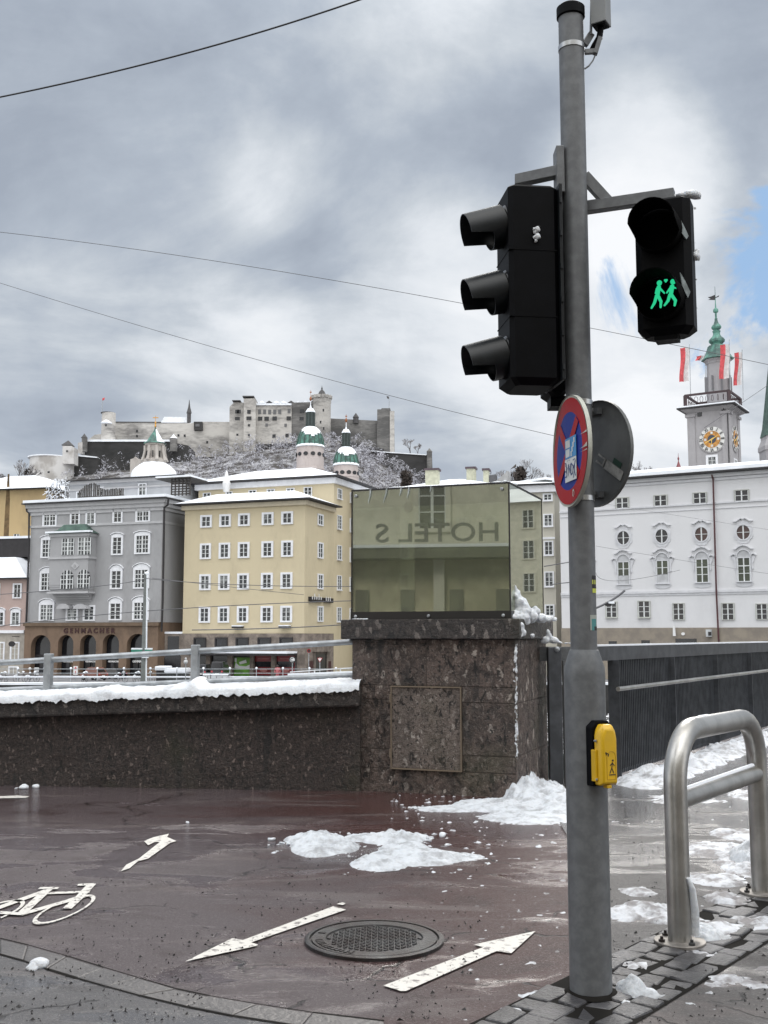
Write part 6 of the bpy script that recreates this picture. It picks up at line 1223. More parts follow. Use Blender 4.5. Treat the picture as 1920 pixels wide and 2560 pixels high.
# slush on the right
bl = []; rnd = random.Random(4)
for (px, py, rx, ry, h) in ((1560, 2290, 60, 18, .035), (1620, 2275, 70, 20, .04), (1660, 2300, 70, 14, .03), (1800, 2130, 110, 26, .03), (1850, 2090, 70, 16, .035), (1870, 2170, 70, 30, .045), (1790, 2200, 80, 20, .03), (1820, 2250, 60, 16, .035), (1880, 2310, 60, 20, .04), (1780, 2320, 80, 22, .035), (1590, 2230, 60, 16, .018), (1750, 2430, 80, 30, .012), (1760, 2380, 60, 18, .018), (1460, 2510, 50, 14, .012), (1500, 2390, 40, 12, .012), (1700, 2000, 120, 18, .02), (1880, 1990, 60, 16, .03), (1540, 2060, 100, 12, .012), (1850, 2380, 60, 16, .014), (1450, 2060, 60, 14, .015), (1360, 2490, 70, 14, .018), (1270, 2530, 60, 12, .016), (1600, 2420, 70, 16, .018), (1680, 2370, 60, 12, .016), (1840, 2460, 90, 24, .02), (1900, 2420, 60, 20, .025)):
    bl.append(gb(px, py, rx, ry, h))
snow_field('slush', bl, .022, snowmat('walkway_slush', (.60, .62, .66), (.20, .19, .195), .7, .40, .62, 8.0), 'patches of half melted grey slush on the walkway', kind='stuff', seed=12, nscale=5.0, amp=1.0)
snow_field('snow_lump', [gb(1578, 2480, 34, 18, .075), gb(1620, 2490, 45, 12, .03), gb(1570, 2510, 25, 8, .02)], .01, SNOWG, 'fist sized lump of snow at the foot of the traffic light pole', seed=15)
snow_field('snow_lump', [gb(1760, 2345, 48, 14, .07), gb(1800, 2350, 40, 10, .03)], .01, SNOWG, 'lump of snow on the base plate of the steel hoop barrier', seed=16)
snow_field('snow_lump', [gb(1895, 2165, 50, 30, .10), gb(1910, 2130, 40, 20, .08)], .014, SNOWG, 'white snow heap beside the rear leg of the steel hoop barrier', seed=17)

# ============================================================ PARAPET WALL AND PILLAR
CONG = conglomerate('conglomerate', (.145, .105, .088), (.40, .35, .31), (.04, .029, .024), 11, .42)
CONGL = conglomerate('conglomerate_cut', (.25, .20, .17), (.46, .41, .37), (.11, .085, .072), 17, .4, 1.0, .25)
CONGC = conglomerate('conglomerate_cap', (.055, .042, .036), (.24, .21, .19), (.016, .012, .011), 12, .4)
PEB = conglomerate('washed_gravel_concrete', (.066, .046, .039), (.18, .14, .122), (.016, .012, .010), 24, .42, 1.0)
pf_ = Face(wallL + (wallL - wallR) * 1.2, wallR)      # extends beyond the left of the frame
def pzz(px, py): return pf_.L(px, py)
s_l, z_l = pzz(0, 1752); s_r, z_r = pzz(872, 1722); sl = (z_r - z_l) / (s_r - s_l); zt_ = lambda s: z_l + sl * (s - s_l)
E_ = pf_.len + .12
pw = thing('parapet_wall', 'dark washed gravel river wall with overhanging coping left of the stone pillar', 'wall', pf_.P(0, 0, 0))
b = MB(pf_.M); N = 60; NZ = 26                                    # slightly uneven front face
for i in range(N):
    for j in range(NZ): pass
vs = []; 
for i in range(N + 1):
    s = E_ * i / N
    for j in range(NZ + 1):
        z = -.05 + (zt_(s) - .16 + .05) * j / NZ; vs.append((s, .03 * noise.fractal(Vector((s * 1.5, z * 1.5, 0)), 1, 2, 4) + .012 * noise.noise(Vector((s * 14, z * 14, 0))), z))
b.add(vs, [(i * (NZ + 1) + j, (i + 1) * (NZ + 1) + j, (i + 1) * (NZ + 1) + j + 1, i * (NZ + 1) + j + 1) for i in range(N) for j in range(NZ)])
b.hexa([(0, .06, -8), (E_, .06, -8), (E_, .45, -8), (0, .45, -8), (0, .06, zt_(0) - .17), (E_, .06, zt_(E_) - .17), (E_, .45, zt_(E_) - .17), (0, .45, zt_(0) - .17)])
b.build('wall_body', PEB, pw, smooth=60)
b = MB(pf_.M); b.hexa([(0, -.09, zt_(0) - .17), (E_, -.09, zt_(E_) - .17), (E_, .52, zt_(E_) - .17), (0, .52, zt_(0) - .17), (0, -.09, zt_(0)), (E_, -.09, zt_(E_)), (E_, .52, zt_(E_)), (0, .52, zt_(0))]); b.build('coping', CONGC, pw, bevel=.02)
# snow on coping: swept uneven roll
b = MB(pf_.M); N = 620; K = 14; vs = []; LUMPS = [(pzz(px, 1720)[0], w_, h_) for px, w_, h_ in ((268, .10, .3), (486, .05, .7), (460, .14, .3), (620, .3, -.08), (700, .25, .1), (830, .2, .15))]
for i in range(N + 1):
    s = E_ * i / N; a0_ = noise.fractal(Vector((s * 2.2, 0, 5)), 1, 2.2, 5)
    for k in range(K + 1):
        a = math.pi * k / K; lump = 1 + .09 * a0_ + .13 * noise.noise(Vector((s * 9, k * .7, 1))) + .12 * noise.noise(Vector((s * 26, k * 1.3, 3))) + .07 * noise.noise(Vector((s * 60, k * 2.3, 3))) + sum(hh_ * math.exp(-((s - sc_) / w_) ** 2) for sc_, w_, hh_ in LUMPS)
        yy = .215 - .325 * math.cos(a) * (1 if 0 < k < K else 1.0) * (.97 + .03 * lump); hh = .088 * math.sin(a) ** .55 * lump
        if k == 0: yy -= .0; hh = -.022 + .03 * noise.noise(Vector((s * 5, 9, 0))) + .025 * noise.noise(Vector((s * 17, 4, 0))) + .015 * noise.noise(Vector((s * 40, 4, 0)))
        vs.append((s, yy, zt_(s) + hh))
b.add(vs, [(i * (K + 1) + k, (i + 1) * (K + 1) + k, (i + 1) * (K + 1) + k + 1, i * (K + 1) + k + 1) for i in range(N) for k in range(K)])
for (px, h, w_) in ():
    if h: s = pzz(px, 1720)[0]; b.lathe((s, .12), [(w_ * 1.5, zt_(s) + .10), (w_, zt_(s) + .15), (w_ * .55, zt_(s) + .14 + h * .5), (w_ * .2, zt_(s) + .14 + h), (.005, zt_(s) + .15 + h)], 12)
tag(b.build('parapet_snow', SNOW, smooth=80), 'thick ragged roll of snow lying on the parapet wall', 'snow')
# parapet railing
hr = thing('parapet_handrail', 'pale galvanised handrail of two rails and square posts behind the snowy parapet', 'handrail', pf_.P(0, .3, .9))
rf_ = Face(pf_.P(0, .30, 0), pf_.P(pf_.len, .30, 0)); b = MB(); q = [rf_.L(0, 1657), rf_.L(875, 1605)]; sl2 = (q[1][1] - q[0][1]) / (q[1][0] - q[0][0]); zz1 = lambda s: q[0][1] + sl2 * (s - q[0][0])
b.tube([rf_.P(0, 0, zz1(0)), rf_.P(E_ + .1, 0, zz1(E_ + .1))], .03, 12); b.build('top_rail', GALV_L, hr, smooth=50)
b = MB(); q2 = [rf_.L(0, 1724), rf_.L(875, 1688)]; sl3 = (q2[1][1] - q2[0][1]) / (q2[1][0] - q2[0][0]); zz2 = lambda s: q2[0][1] + sl3 * (s - q2[0][0]); b.tube([rf_.P(0, 0, zz2(0)), rf_.P(E_ + .1, 0, zz2(E_ + .1))], .024, 12); b.build('lower_rail', GALV_L, hr, smooth=50)
for px in (121, 488, -230, -560):
    s = rf_.L(px, 1680)[0]; b = MB(rf_.M); b.box(s - .038, s + .038, -.045, .045, zt_(s) - .1, zz1(s) + .065); b.build('post', GALV_L, hr, bevel=.006)
# ---- pillar
pA, pB = HX(880, 10.85), HX(1287, 10.25); pfc = Face(pA, pB); PW = pfc.len; psd = pfc.side(); PD = psd.L(1368, 1750)[0]
pz = lambda py: pfc.L(1080, py)[1]; zcap0, zcap1 = pz(1598), pz(1548)
pi_ = thing('stone_pillar', 'square pillar of brown conglomerate blocks with overhanging cap and a hatch in its front', 'pillar', (pA.x, pA.y, 0))
b = MB(pfc.M); b.box(.006, PW - .006, .006, PD, -8, zcap0 - .003); b.build('core', mat('pillar_mortar', (.06, .048, .042), .6), pi_)
b = MB(pfc.M); dx0, dz1 = pfc.L(978, 1714); dx1, dz0 = pfc.L(1156, 1930); zA, zB = pz(1752), pz(1877); jx = pfc.L(1066, 1700)[0]; gp = .0022
def blk(x0, x1, z0, z1): b.box(x0 + gp, x1 - gp, 0, .1, z0 + gp, z1 - gp)
blk(0, jx, dz1, zcap0); blk(jx, PW, dz1, zcap0); blk(0, dx0, zA, dz1 + .001); blk(dx1, PW, zA - .01, dz1 + .001); blk(0, dx0, zB, zA); blk(dx1, PW, zB - .03, zA - .01); blk(0, dx0, dz0, zB); blk(dx1, PW, dz0, zB - .03); blk(0, jx, -.04, dz0); blk(jx, PW, -.04, dz0)
b.M = psd.M
for z0_, z1_ in ((-.04, zB - .03), (zB - .03, zA - .01), (zA - .01, zcap0)): b.box(.1 if False else .006, PD - .01, 0, .1, z0_ + gp, z1_ - gp)
b.build('stone_block', CONG, pi_, bevel=.006)
b = MB(pfc.M); b.box(dx0 + .012, dx1 - .012, -.012, .05, dz0 + .012, dz1 - .012); ht = b.build('hatch', CONGL, pi_, bevel=.004)
b = MB(pfc.M); f = .012; BR = mat('bronze_edge', (.20, .16, .12), .45, .4)
for (a, c_, d, e) in ((dx0, dx0 + f, dz0, dz1), (dx1 - f, dx1, dz0, dz1), (dx0 + f, dx1 - f, dz0, dz0 + f), (dx0 + f, dx1 - f, dz1 - f, dz1)): b.box(a, c_, -.022, .05, d, e)
for z_ in (dz0 + .15, dz1 - .12): b.tube([(dx0 - .004, -.02, z_ - .04), (dx0 - .004, -.02, z_ + .04)], .01, 8)
b.build('hatch_frame', BR, ht)
cf_ = Face(pfc.P(-.11, -.07, 0), pfc.P(PW + .05, -.07, 0)); b = MB(pfc.M); b.box(-.10, PW + .06, -.06, PD + .08, zcap0, zcap1); cap = b.build('cap', CONGC, pi_, bevel=.012)
# snow on cap and corner seam
CF = Face(pfc.P(0, -.03, 0), pfc.P(PW, -.03, 0))
b = MB(); rnd = random.Random(9)
for i in range(120):
    t = rnd.random(); p = pfc.P(PW + .002 + rnd.gauss(0, .006), rnd.uniform(-.006, .02) + .02 * noise.noise(Vector((t * 9, 0, 0))), .35 + t * (zcap0 - .4)); r_ = rnd.uniform(.003, .009) * (.5 + 1.1 * abs(noise.noise(Vector((t * 6, 3, 0))) * 2)); b.ball(p, r_, 6, None, 2.4)
for v in b.v: v += noise.noise_vector(v * 40) * .012
tag(b.build('corner_snow', SNOW, smooth=80), 'thin broken seam of snow sticking to the pillar edge', 'snow')
def blobsnow(name, balls, label, seed=0, nz=.05, f=9, cat='snow'):
    """lumpy snow body: balls fused by voxel remesh"""
    b = MB()
    for (p, r_, sq) in balls: b.ball(p, r_, 8, None, sq)
    o = b.build(name, SNOW, smooth=80); rm = o.modifiers.new('fuse', 'REMESH'); rm.mode = 'VOXEL'; rm.voxel_size = .012; rm.use_smooth_shade = True
    tx = bpy.data.textures.new(name, 'CLOUDS'); tx.noise_scale = .06; tx.noise_depth = 3; dm = o.modifiers.new('lump', 'DISPLACE'); dm.texture = tx; dm.strength = nz; dm.mid_level = .5
    return tag(o, label, cat)
bl = []
pk_ = at(1283, 1478, 10.42); 
for (px, py, Y, r_, sq) in ((1283, 1478, 10.5, .045, 1.3), (1290, 1490, 10.5, .055, 1.2), (1300, 1510, 10.5, .07, 1.2), (1308, 1528, 10.5, .085, 1.0), (1300, 1545, 10.45, .10, .8), (1325, 1540, 10.6, .08, .9), (1338, 1530, 10.65, .05, 1), (1350, 1545, 10.75, .07, .7), (1370, 1548, 10.9, .06, .6), (1275, 1546, 10.4, .07, .6), (1250, 1547, 10.4, .04, .5), (1225, 1548, 10.4, .025, .5), (1297, 1570, 10.27, .05, 1.3), (1308, 1580, 10.29, .035, 1.2), (1330, 1590, 10.4, .018, 1.2), (1240, 1547, 10.38, .03, .5), (1383, 1549, 10.98, .035, .6), (1300, 1590, 10.26, .03, 1.2)):
    bl.append((at(px, py, Y), r_, sq))
blobsnow('corner_snow_peak', bl, 'peaked heap of snow on the right corner of the pillar cap', nz=.06)
blobsnow('cap_edge_snow', [(pfc.P(s, -.03, zcap1 + .004), .014 + .006 * math.sin(s * 13), .5) for s in [.02 + .03 * i for i in range(6)]] + [(pfc.P(.34 + .02 * i, -.03, zcap1), .012, .5) for i in range(3)], 'thin line of snow along the front edge of the pillar cap', nz=.015)
# ---- glass display case
gF = Face(pfc.P(.0, .03, 0), pfc.P(PW - .03, .03, 0)); gzb, gzt = zcap1 + .002, gF.L(1276, 1203)[1]; GD = Face(gF.B, gF.B + gF.n).L(1360, 1400)[0]; gl0 = gF.L(879, 1400)[0]; gl1 = gF.L(1275, 1400)[0]
gc = thing('glass_display_case', 'large greenish glass case with thin dark frame standing on the stone pillar', 'display case', gF.P(gl0, 0, gzb))
gm = bpy.data.materials.new('coated_green_glass'); gm.use_nodes = True; gn = gm.node_tree; gn.nodes.clear()
gt = node(gn, 'ShaderNodeBsdfTransparent', {0: (.72, .75, .67, 1)}); gg = node(gn, 'ShaderNodeBsdfGlossy', {0: (.93, .95, .86, 1), 'Roughness': .012}); gd = node(gn, 'ShaderNodeBsdfDiffuse', {0: (.50, .52, .40, 1)})
fr = node(gn, 'ShaderNodeFresnel', {0: 1.5}); fac = mapr(gn, fr.outputs[0], .04, 1.0, .30, 1.0, 'LINEAR')
ms = node(gn, 'ShaderNodeMixShader', {0: fac, 1: gt.outputs[0], 2: gg.outputs[0]}); ms2 = node(gn, 'ShaderNodeMixShader', {0: .09, 1: ms.outputs[0], 2: gd.outputs[0]}); gn.links.new(ms2.outputs[0], node(gn, 'ShaderNodeOutputMaterial').inputs[0])
b = MB(gF.M); h0 = gzb + .075
b.box(gl0 + .01, gl1 - .01, 0, .01, h0, gzt - .02); b.build('front_pane', gm, gc)
b = MB(gF.M); b.box(gl1 - .01, gl1, .012, GD - .01, h0, gzt - .02); b.build('side_pane', gm, gc)
b = MB(gF.M); b.box(gl0, gl0 + .01, .012, GD - .01, h0, gzt - .02); b.build('side_pane', gm, gc)
b = MB(gF.M); b.box(gl0 + .01, gl1 - .01, GD - .01, GD, h0, gzt - .02); b.build('back_pane', gm, gc)
b = MB(gF.M); b.box(gl0 - .004, gl1 + .006, -.006, GD + .006, gzt - .02, gzt - .004, 0); b.build('lid', DARKM, gc)
b = MB(gF.M)
for (x, y_) in ((gl0 - .003, -.004), (gl1 - .009, -.004), (gl0 - .003, GD - .012), (gl1 - .009, GD - .012)): b.box(x, x + .013, y_, y_ + .013, h0, gzt - .02)
b.box(gl0 - .006, gl1 + .008, -.008, GD + .008, gzb, h0); b.build('dark_frame', mat('case_frame', (.014, .012, .011), .45), gc)
b = MB(gF.M)
for (s, z_) in ((gl0 + .05, gzt - .07), (gl1 - .07, gzt - .07), (gl0 + .05, gzb + .03), (gl1 - .07, gzb + .03), ((gl0 + gl1) / 2, gzb + .03)): b.M = gF.M @ Matrix.Translation((s, -.01, z_)) @ Matrix.Rotation(R(90), 4, 'X'); b.lathe((0, 0), [(.016, -.004), (.016, .008), (.012, .012), (.002, .013)], 12)
b.build('screw_head', GALV_L, gc)
# added inner panes standing in for the back pane's reflection, a fainter rectangle
b = MB(gF.M); ia, iz = gF.L(972, 1290); ib, _ = gF.L(1238, 1290); b.box(ia, ib, GD * .55, GD * .55 + .008, h0, iz); 
for x in (ia, ib): b.box(x, x + .008, GD * .55, GD - .1, h0, iz - .001)
b.build('reflection_pane', gm, gc)
b = MB(gF.M); cs_, cz_ = gF.L(1000, 1262); b.M = gF.M @ Matrix.Translation((cs_, .25, cz_)) @ Matrix.Rotation(R(90), 4, 'X'); b.lathe((0, 0), [(.05, -.01), (.05, .01)], 20); b.M = gF.M; b.box(cs_ - .012, cs_ + .012, .24, .26, cz_ + .045, gzt - .021); b.build('mirrored_sign_disc', DARKM, gc)  # modelled disc and stem stand in for a street sign mirrored in the glass
# snow and icicles on the lid
b = MB()
def lidsnow():
    bl = []
    for i in range(60): s = gl0 + (gl1 - gl0) * (i + .5) / 60; w_ = .009 + .010 * abs(noise.noise(Vector((s * 3, 2, 2)))); bl.append((gF.P(s, .04, gzt), w_ * 1.4, .8)); bl.append((gF.P(s, .3 + .2 * noise.noise(Vector((s * 4, 0, 0))), gzt + .005), .035, .6))
    for i in range(20): bl.append((gF.P(gl1 - .04, GD * i / 20, gzt), .022, .6))
    return bl
o = blobsnow('lid_snow', lidsnow(), 'thin melting snow along the top edge of the glass case', nz=.02)
b = MB(); ICE = mat('ice', (.75, .8, .82), .1, var=0); ICE.node_tree.nodes['Principled BSDF'].inputs['Transmission Weight'].default_value = .7
for (x0, y0, x1, y1) in ((288, 185, 272, 262), (398, 172, 372, 262), (545, 168, 530, 232), (690, 155, 685, 188), (492, 175, 480, 215)):
    p = gF.L(820 + x0 * .37372, 1160 + y0 * .37372); q_ = gF.L(820 + x1 * .37372, 1160 + y1 * .37372); b.tube([gF.P(p[0], -.012, gzt - .005), gF.P((p[0] + q_[0]) / 2 + .005, -.014, (gzt + q_[1]) / 2), gF.P(q_[0], -.012, q_[1])], [.009, .007, .002], 6)
tag(b.build('icicles', ICE), 'short slanting icicles hanging from the top edge of the glass case', 'icicle', kind='stuff')

# ============================================================ BRIDGE RAILING
rF = Face(railA, railA + bd * 40); zR1, zR0 = rF.L(1700, 1611)[1], rF.L(1700, 1641)[1]; zH = .5 * (rF.L(1520, 1714)[1] + rF.L(1900, 1681)[1])
br = thing('bridge_railing', 'dark grey bridge railing of close vertical bars running off to the right', 'railing', railA)
b = MB(rF.M); b.box(-.35, 40, -.03, .03, zR0, zR1); b.build('top_rail', DKRAIL, br)
b = MB(rF.M); b.box(-.3, 40, -.035, .035, zR1, zR1 + .018); b.build('rail_snow', SNOWF, br)
b = MB(); b.tube([rF.P(.1, -.12, zH), rF.P(40, -.12, zH)], .024, 12); b.build('handrail', STAIN_L, br, smooth=50)
for i in range(20):
    b = MB(rF.M); s = .25 + i * 2.0
    for k in range(33): x = s + .03 + k * .06; b.box(x, x + .012, -.028, .028, .06, zR0)
    b.box(s, s + 1.98, -.02, .02, .06, .10); b.build('bar_panel', DKRAIL, br)
for i in range(20):
    b = MB(rF.M); s = .235 + i * 2.0; b.box(s, s + .012, -.09, .035, 0, zR0); b.box(s - .01, s + .02, -.12, -.09, zH - .02, zH + .01); b.build('post', DKRAIL, br)
b = MB(); e0 = at(1392, 1950, 11.15); e0 = Vector((HX(1392, 11.1).x, 11.1, 0)); b.box(e0.x - .10, e0.x + .035, e0.y - .06, e0.y + .06, 0, zR1 - .01); b.build('end_post', DKRAIL, br, bevel=.008)
b = MB(); e1 = Vector((HX(1408, 11.2).x, 11.2, 0)); b.box(e1.x - .012, e1.x + .012, e1.y - .05, e1.y + .05, 0, zR0); b.box(e1.x - .4, e1.x + .3, e1.y, e1.y + .04, zR0, zR1 - .005); b.build('end_bar', GALV, br)
b = MB(); b.M = Matrix.Translation((e0.x - .01, e0.y - .062, at(1374, 1623, 11.1).z)) @ Matrix.Rotation(R(90), 4, 'X'); b.lathe((0, 0), [(.028, 0), (.028, .01), (.016, .022), (.003, .026)], 14); b.build('bolt', GALV_L, br, smooth=40)
blobsnow('post_snow', [(at(px, py, 11.1), r_, sq) for px, py, r_, sq in ((1370, 1580, .018, 1.6), (1372, 1590, .03, 1.2), (1365, 1600, .045, .8), (1385, 1600, .05, .7), (1400, 1606, .03, .6), (1355, 1604, .025, .8), (1415, 1608, .02, .5), (1425, 1608, .016, .5))], 'snow cap on the first post of the bridge railing', nz=.03)
tag(MB().slab([tuple(p)[:2] for p in (railA, railA + bd * 90, railA + bd * 90 + Vector((.3, -.2, 0)), railA + Vector((.3, -.2, 0)))][::-1], -.9, -.01).build('bridge_deck_edge', DKRAIL), 'edge beam of the bridge deck', 'bridge deck', kind='structure')

# ============================================================ STEEL HOOP BARRIER
hA, hB = gnd(1700, 2362), gnd(1905, 2238); hd_ = (hB - hA); hoop = thing('hoop_barrier', 'thick brushed steel hoop barrier with sloping cross tube, bolted to the paving at the right', 'barrier', hA)
hF = Face(hA, hB); ht_ = hF.L(1780, 1812)[1]; rr = .057; RC = .26; LEN = hF.len
pts = [(0, 0), (0, ht_ - RC)] + [(RC - RC * math.cos(a), ht_ - RC + RC * math.sin(a)) for a in [math.pi / 2 * i / 8 for i in range(1, 9)]] + [(LEN - RC, ht_)] + [(LEN - RC + RC * math.sin(a), ht_ - RC + RC * math.cos(a)) for a in [math.pi / 2 * i / 8 for i in range(1, 9)]] + [(LEN, 0)]
b = MB(); b.tube([hF.P(s, 0, z) for s, z in pts], rr, 24); b.build('hoop', STAIN_L, hoop, smooth=50)
xz = hF.L(1700, 2000)[1]; xz2 = hF.L(1905, 1925)[1]; b = MB(); b.tube([hF.P(.03, 0, xz), hF.P(LEN - .03, 0, xz2 - .01)], rr * .82, 20); b.build('cross_tube', STAIN_L, hoop, smooth=50)
for s in (0, LEN):
    p = hF.P(s, 0, 0); b = MB(); b.lathe(p, [(.125, .008), (.125, .020), (.122, .023), (.06, .023)], 32); bp = b.build('base_plate', mat('weathered_plate', (.20, .185, .17), .55, .4, var=.3, vs=12) if s == 0 else bpy.data.materials['weathered_plate'], hoop, smooth=30)
    for a in (R(195), R(-70), R(60), R(120)): b = MB(); b.lathe(p + Vector((.098 * math.cos(a), .098 * math.sin(a), 0)), [(.016, .023), (.016, .034), (.008, .036), (.008, .048)], 6); b.build('bolt', IRON, bp)
b = MB(); q = [hF.P(.05 + .0, -.055, .05), hF.P(.03, -.07, .16), hF.P(.0, -.07, .27), hF.P(-.02, -.062, .33)]; b.tube(q, [.028, .02, .017, .01], 8)
for v in b.v: v += noise.noise_vector(v * 20) * .008
tag(b.build('stuck_snow', SNOW, smooth=80), 'finger of snow stuck to the near leg of the hoop barrier', 'snow')
b = MB(hF.M); 
for i in range(14): s = RC + .1 + (LEN - 2 * RC - .4) * i / 14; b.ball((s, -.005, ht_ + rr - .004), .018, 5, None, .5) if i < 5 else None
b.M = hF.M; q = [(.08 + (LEN - .16) * i / 12, 0, xz + (xz2 - xz) * (.03 + .94 * i / 12) + rr * .76) for i in range(13)]; b.tube(q, .013, 6); b.build('tube_top_strip', SNOWF, hoop)  # white beads and strip along the tops of the tubes

# ============================================================ TRAFFIC LIGHT POLE
pb = gnd(1478, 2488); TPX, TPY = pb.x, pb.y; tpz = lambda py: at(1445, py, TPY).z
TP = thing('traffic_light_pole', 'tall galvanised steel traffic light pole standing in the foreground right of centre', 'pole', (TPX, TPY, 0))
rU, rL = .0575, .0885
b = MB(); b.lathe((TPX, TPY), [(rL + .001, .022), (rL + .008, .024), (rL + .018, .018), (rL + .026, .010)], 30, cap=False)
for v in b.v: n_ = noise.noise_vector(v * 18) * .008; v += Vector((n_.x, n_.y, n_.z * .4))
b.build('dark_collar', CR, TP, smooth=60)  # near-black ring in place of the hollow around the pole foot
def lean(z): return (TPX - .004 * z, TPY, z)
b = MB(); zt0, zt1 = tpz(1668), tpz(1625); ztop = tpz(22)
b.lathe((TPX, TPY), [(rL + .004, -.02), (rL, .02), (rL, zt0 - .04), (rL * .985, zt0), (rU * 1.16, zt1 - .012), (rU * 1.10, zt1), (rU * .99, zt1 + .002)], 40); b.build('lower_tube', GALV, TP, smooth=40)
b = MB(); b.lathe((TPX, TPY), [(rU, zt1 - .1), (rU, ztop)], 36); b.build('upper_tube', GALV, TP, smooth=40)
b = MB(); b.lathe((TPX, TPY), [(rU + .002, ztop - .05), (rU + .008, ztop - .045), (rU + .008, ztop), (rU * .9, ztop + .012), (.002, ztop + .02)], 36); b.build('top_cap', BLACK, TP, smooth=30)
for py in (122, 1009, 1247):
    z_ = tpz(py); b = MB(); b.lathe((TPX, TPY), [(rU + .001, z_ - .011), (rU + .0035, z_ - .011), (rU + .0035, z_ + .011), (rU + .001, z_ + .011)], 36, cap=False); b.build('steel_band', mat('band_steel', (.45, .46, .47), .3, .9, var=.1) if py == 122 else bpy.data.materials['band_steel'], TP, smooth=30)
b = MB(); z_ = tpz(440); b.box(TPX - rU - .03, TPX - rU + .006, TPY - .05, TPY + .045, tpz(490), tpz(375)); b.build('mounting_plate', GALV, TP, bevel=.003)
b = MB(); A_ = lambda px, py, Y: at(px, py, Y)
b.beam(A_(1292, 452, TPY + .10), A_(1404, 428, TPY - .02), .05, .05); b.build('bracket_arm', GALV, TP, bevel=.003)
b = MB(); b.beam(A_(1380, 532, TPY + .12), A_(1686, 487, TPY - .10), .05, .052); b.build('bracket_arm', GALV, TP, bevel=.003)
b = MB(); b.beam(A_(1460, 440, TPY + .03), A_(1528, 515, TPY + .02), .04, .05); b.build('brace', GALV, TP, bevel=.003)
# stickers on the pole
def sticker(px0, px1, py0, py1, mats, nm, lab, extra=None):
    b = MB(); n = 6; r_ = rU + .0015
    z0_, z1_ = tpz(py1), tpz(py0); a0_ = math.asin(max(-.999, min(.999, (HX(px0, TPY).x - TPX) / rU))); a1_ = math.asin(max(-.999, min(.999, (HX(px1, TPY).x - TPX) / rU)))
    V = lambda a, z: (TPX + r_ * math.sin(a), TPY - r_ * math.cos(a), z)
    for i in range(n):
        u0, u1 = a0_ + (a1_ - a0_) * i / n, a0_ + (a1_ - a0_) * (i + 1) / n; m_ = 4
        for k in range(m_): za, zb2 = z0_ + (z1_ - z0_) * k / m_, z0_ + (z1_ - z0_) * (k + 1) / m_; b.quad(V(u0, za), V(u1, za), V(u1, zb2), V(u0, zb2), (extra(i, k) if extra else 0))
    o = b.build(nm, mats, TP); o['label'] = lab; return o
YL = mat('sticker_yellow', (.50, .55, .08), .5); TEAL = mat('sticker_teal', (.06, .22, .22), .5); PALE = mat('sticker_pale', (.34, .36, .33), .6)
sticker(1478, 1490, 1440, 1483, [YL, DARKM], 'sticker', 'black and yellow sticker', lambda i, k: 1 if k in (1, 3) or (k == 2 and i % 2) else 0)
sticker(1470, 1489, 1538, 1576, [PALE, TEAL, DARKM], 'sticker', 'worn teal and pale sticker', lambda i, k: 2 if k == 0 and i > 2 else (1 if 0 < i < 5 and k in (0, 1, 2) else 0))
sticker(1419, 1432, 1695, 1722, [PALE, DARKM], 'sticker', 'torn pale sticker', lambda i, k: 1 if (i + k) % 4 == 0 else 0)
# detector box on top
db = thing('detector_box', 'grey box detector mounted beside the top of the pole', 'detector', at(1495, 60, TPY)); dv = Matrix.Translation(at(1500, 30, TPY - .02)) @ Matrix.Rotation(R(-32), 4, 'Z')
b = MB(dv); b.box(-.037, .037, -.03, .045, -.065, .10); b.build('housing', mat('detector_grey', (.21, .22, .225), .5, var=.08), db, bevel=.003)
b = MB(dv); b.box(-.03, .03, -.024, .035, -.072, -.064); b.tube([(0, .01, -.07), (-.01, .01, -.12), (-.035, .01, -.15), (-.05, .01, -.17)], [.014, .016, .014, .012], 8); b.build('lens', BLACK, db)
b = MB(); b.beam(at(1462, 112, TPY), at(1478, 85, TPY + .01), .02, .03); b.beam(at(1477, 90, TPY + .01), at(1479, 2, TPY + .01), .03, .008); b.beam(at(1462, 130, TPY - .02), at(1492, 128, TPY - .02), .02, .02); b.beam(at(1488, 135, TPY - .02), at(1500, 95, TPY - .02), .028, .02); b.tube([at(1488, 138, TPY - .02), at(1482, 152, TPY - .02), at(1472, 165, TPY - .03), at(1462, 172, TPY - .03)], .004, 6); b.build('bracket', GALV, db)
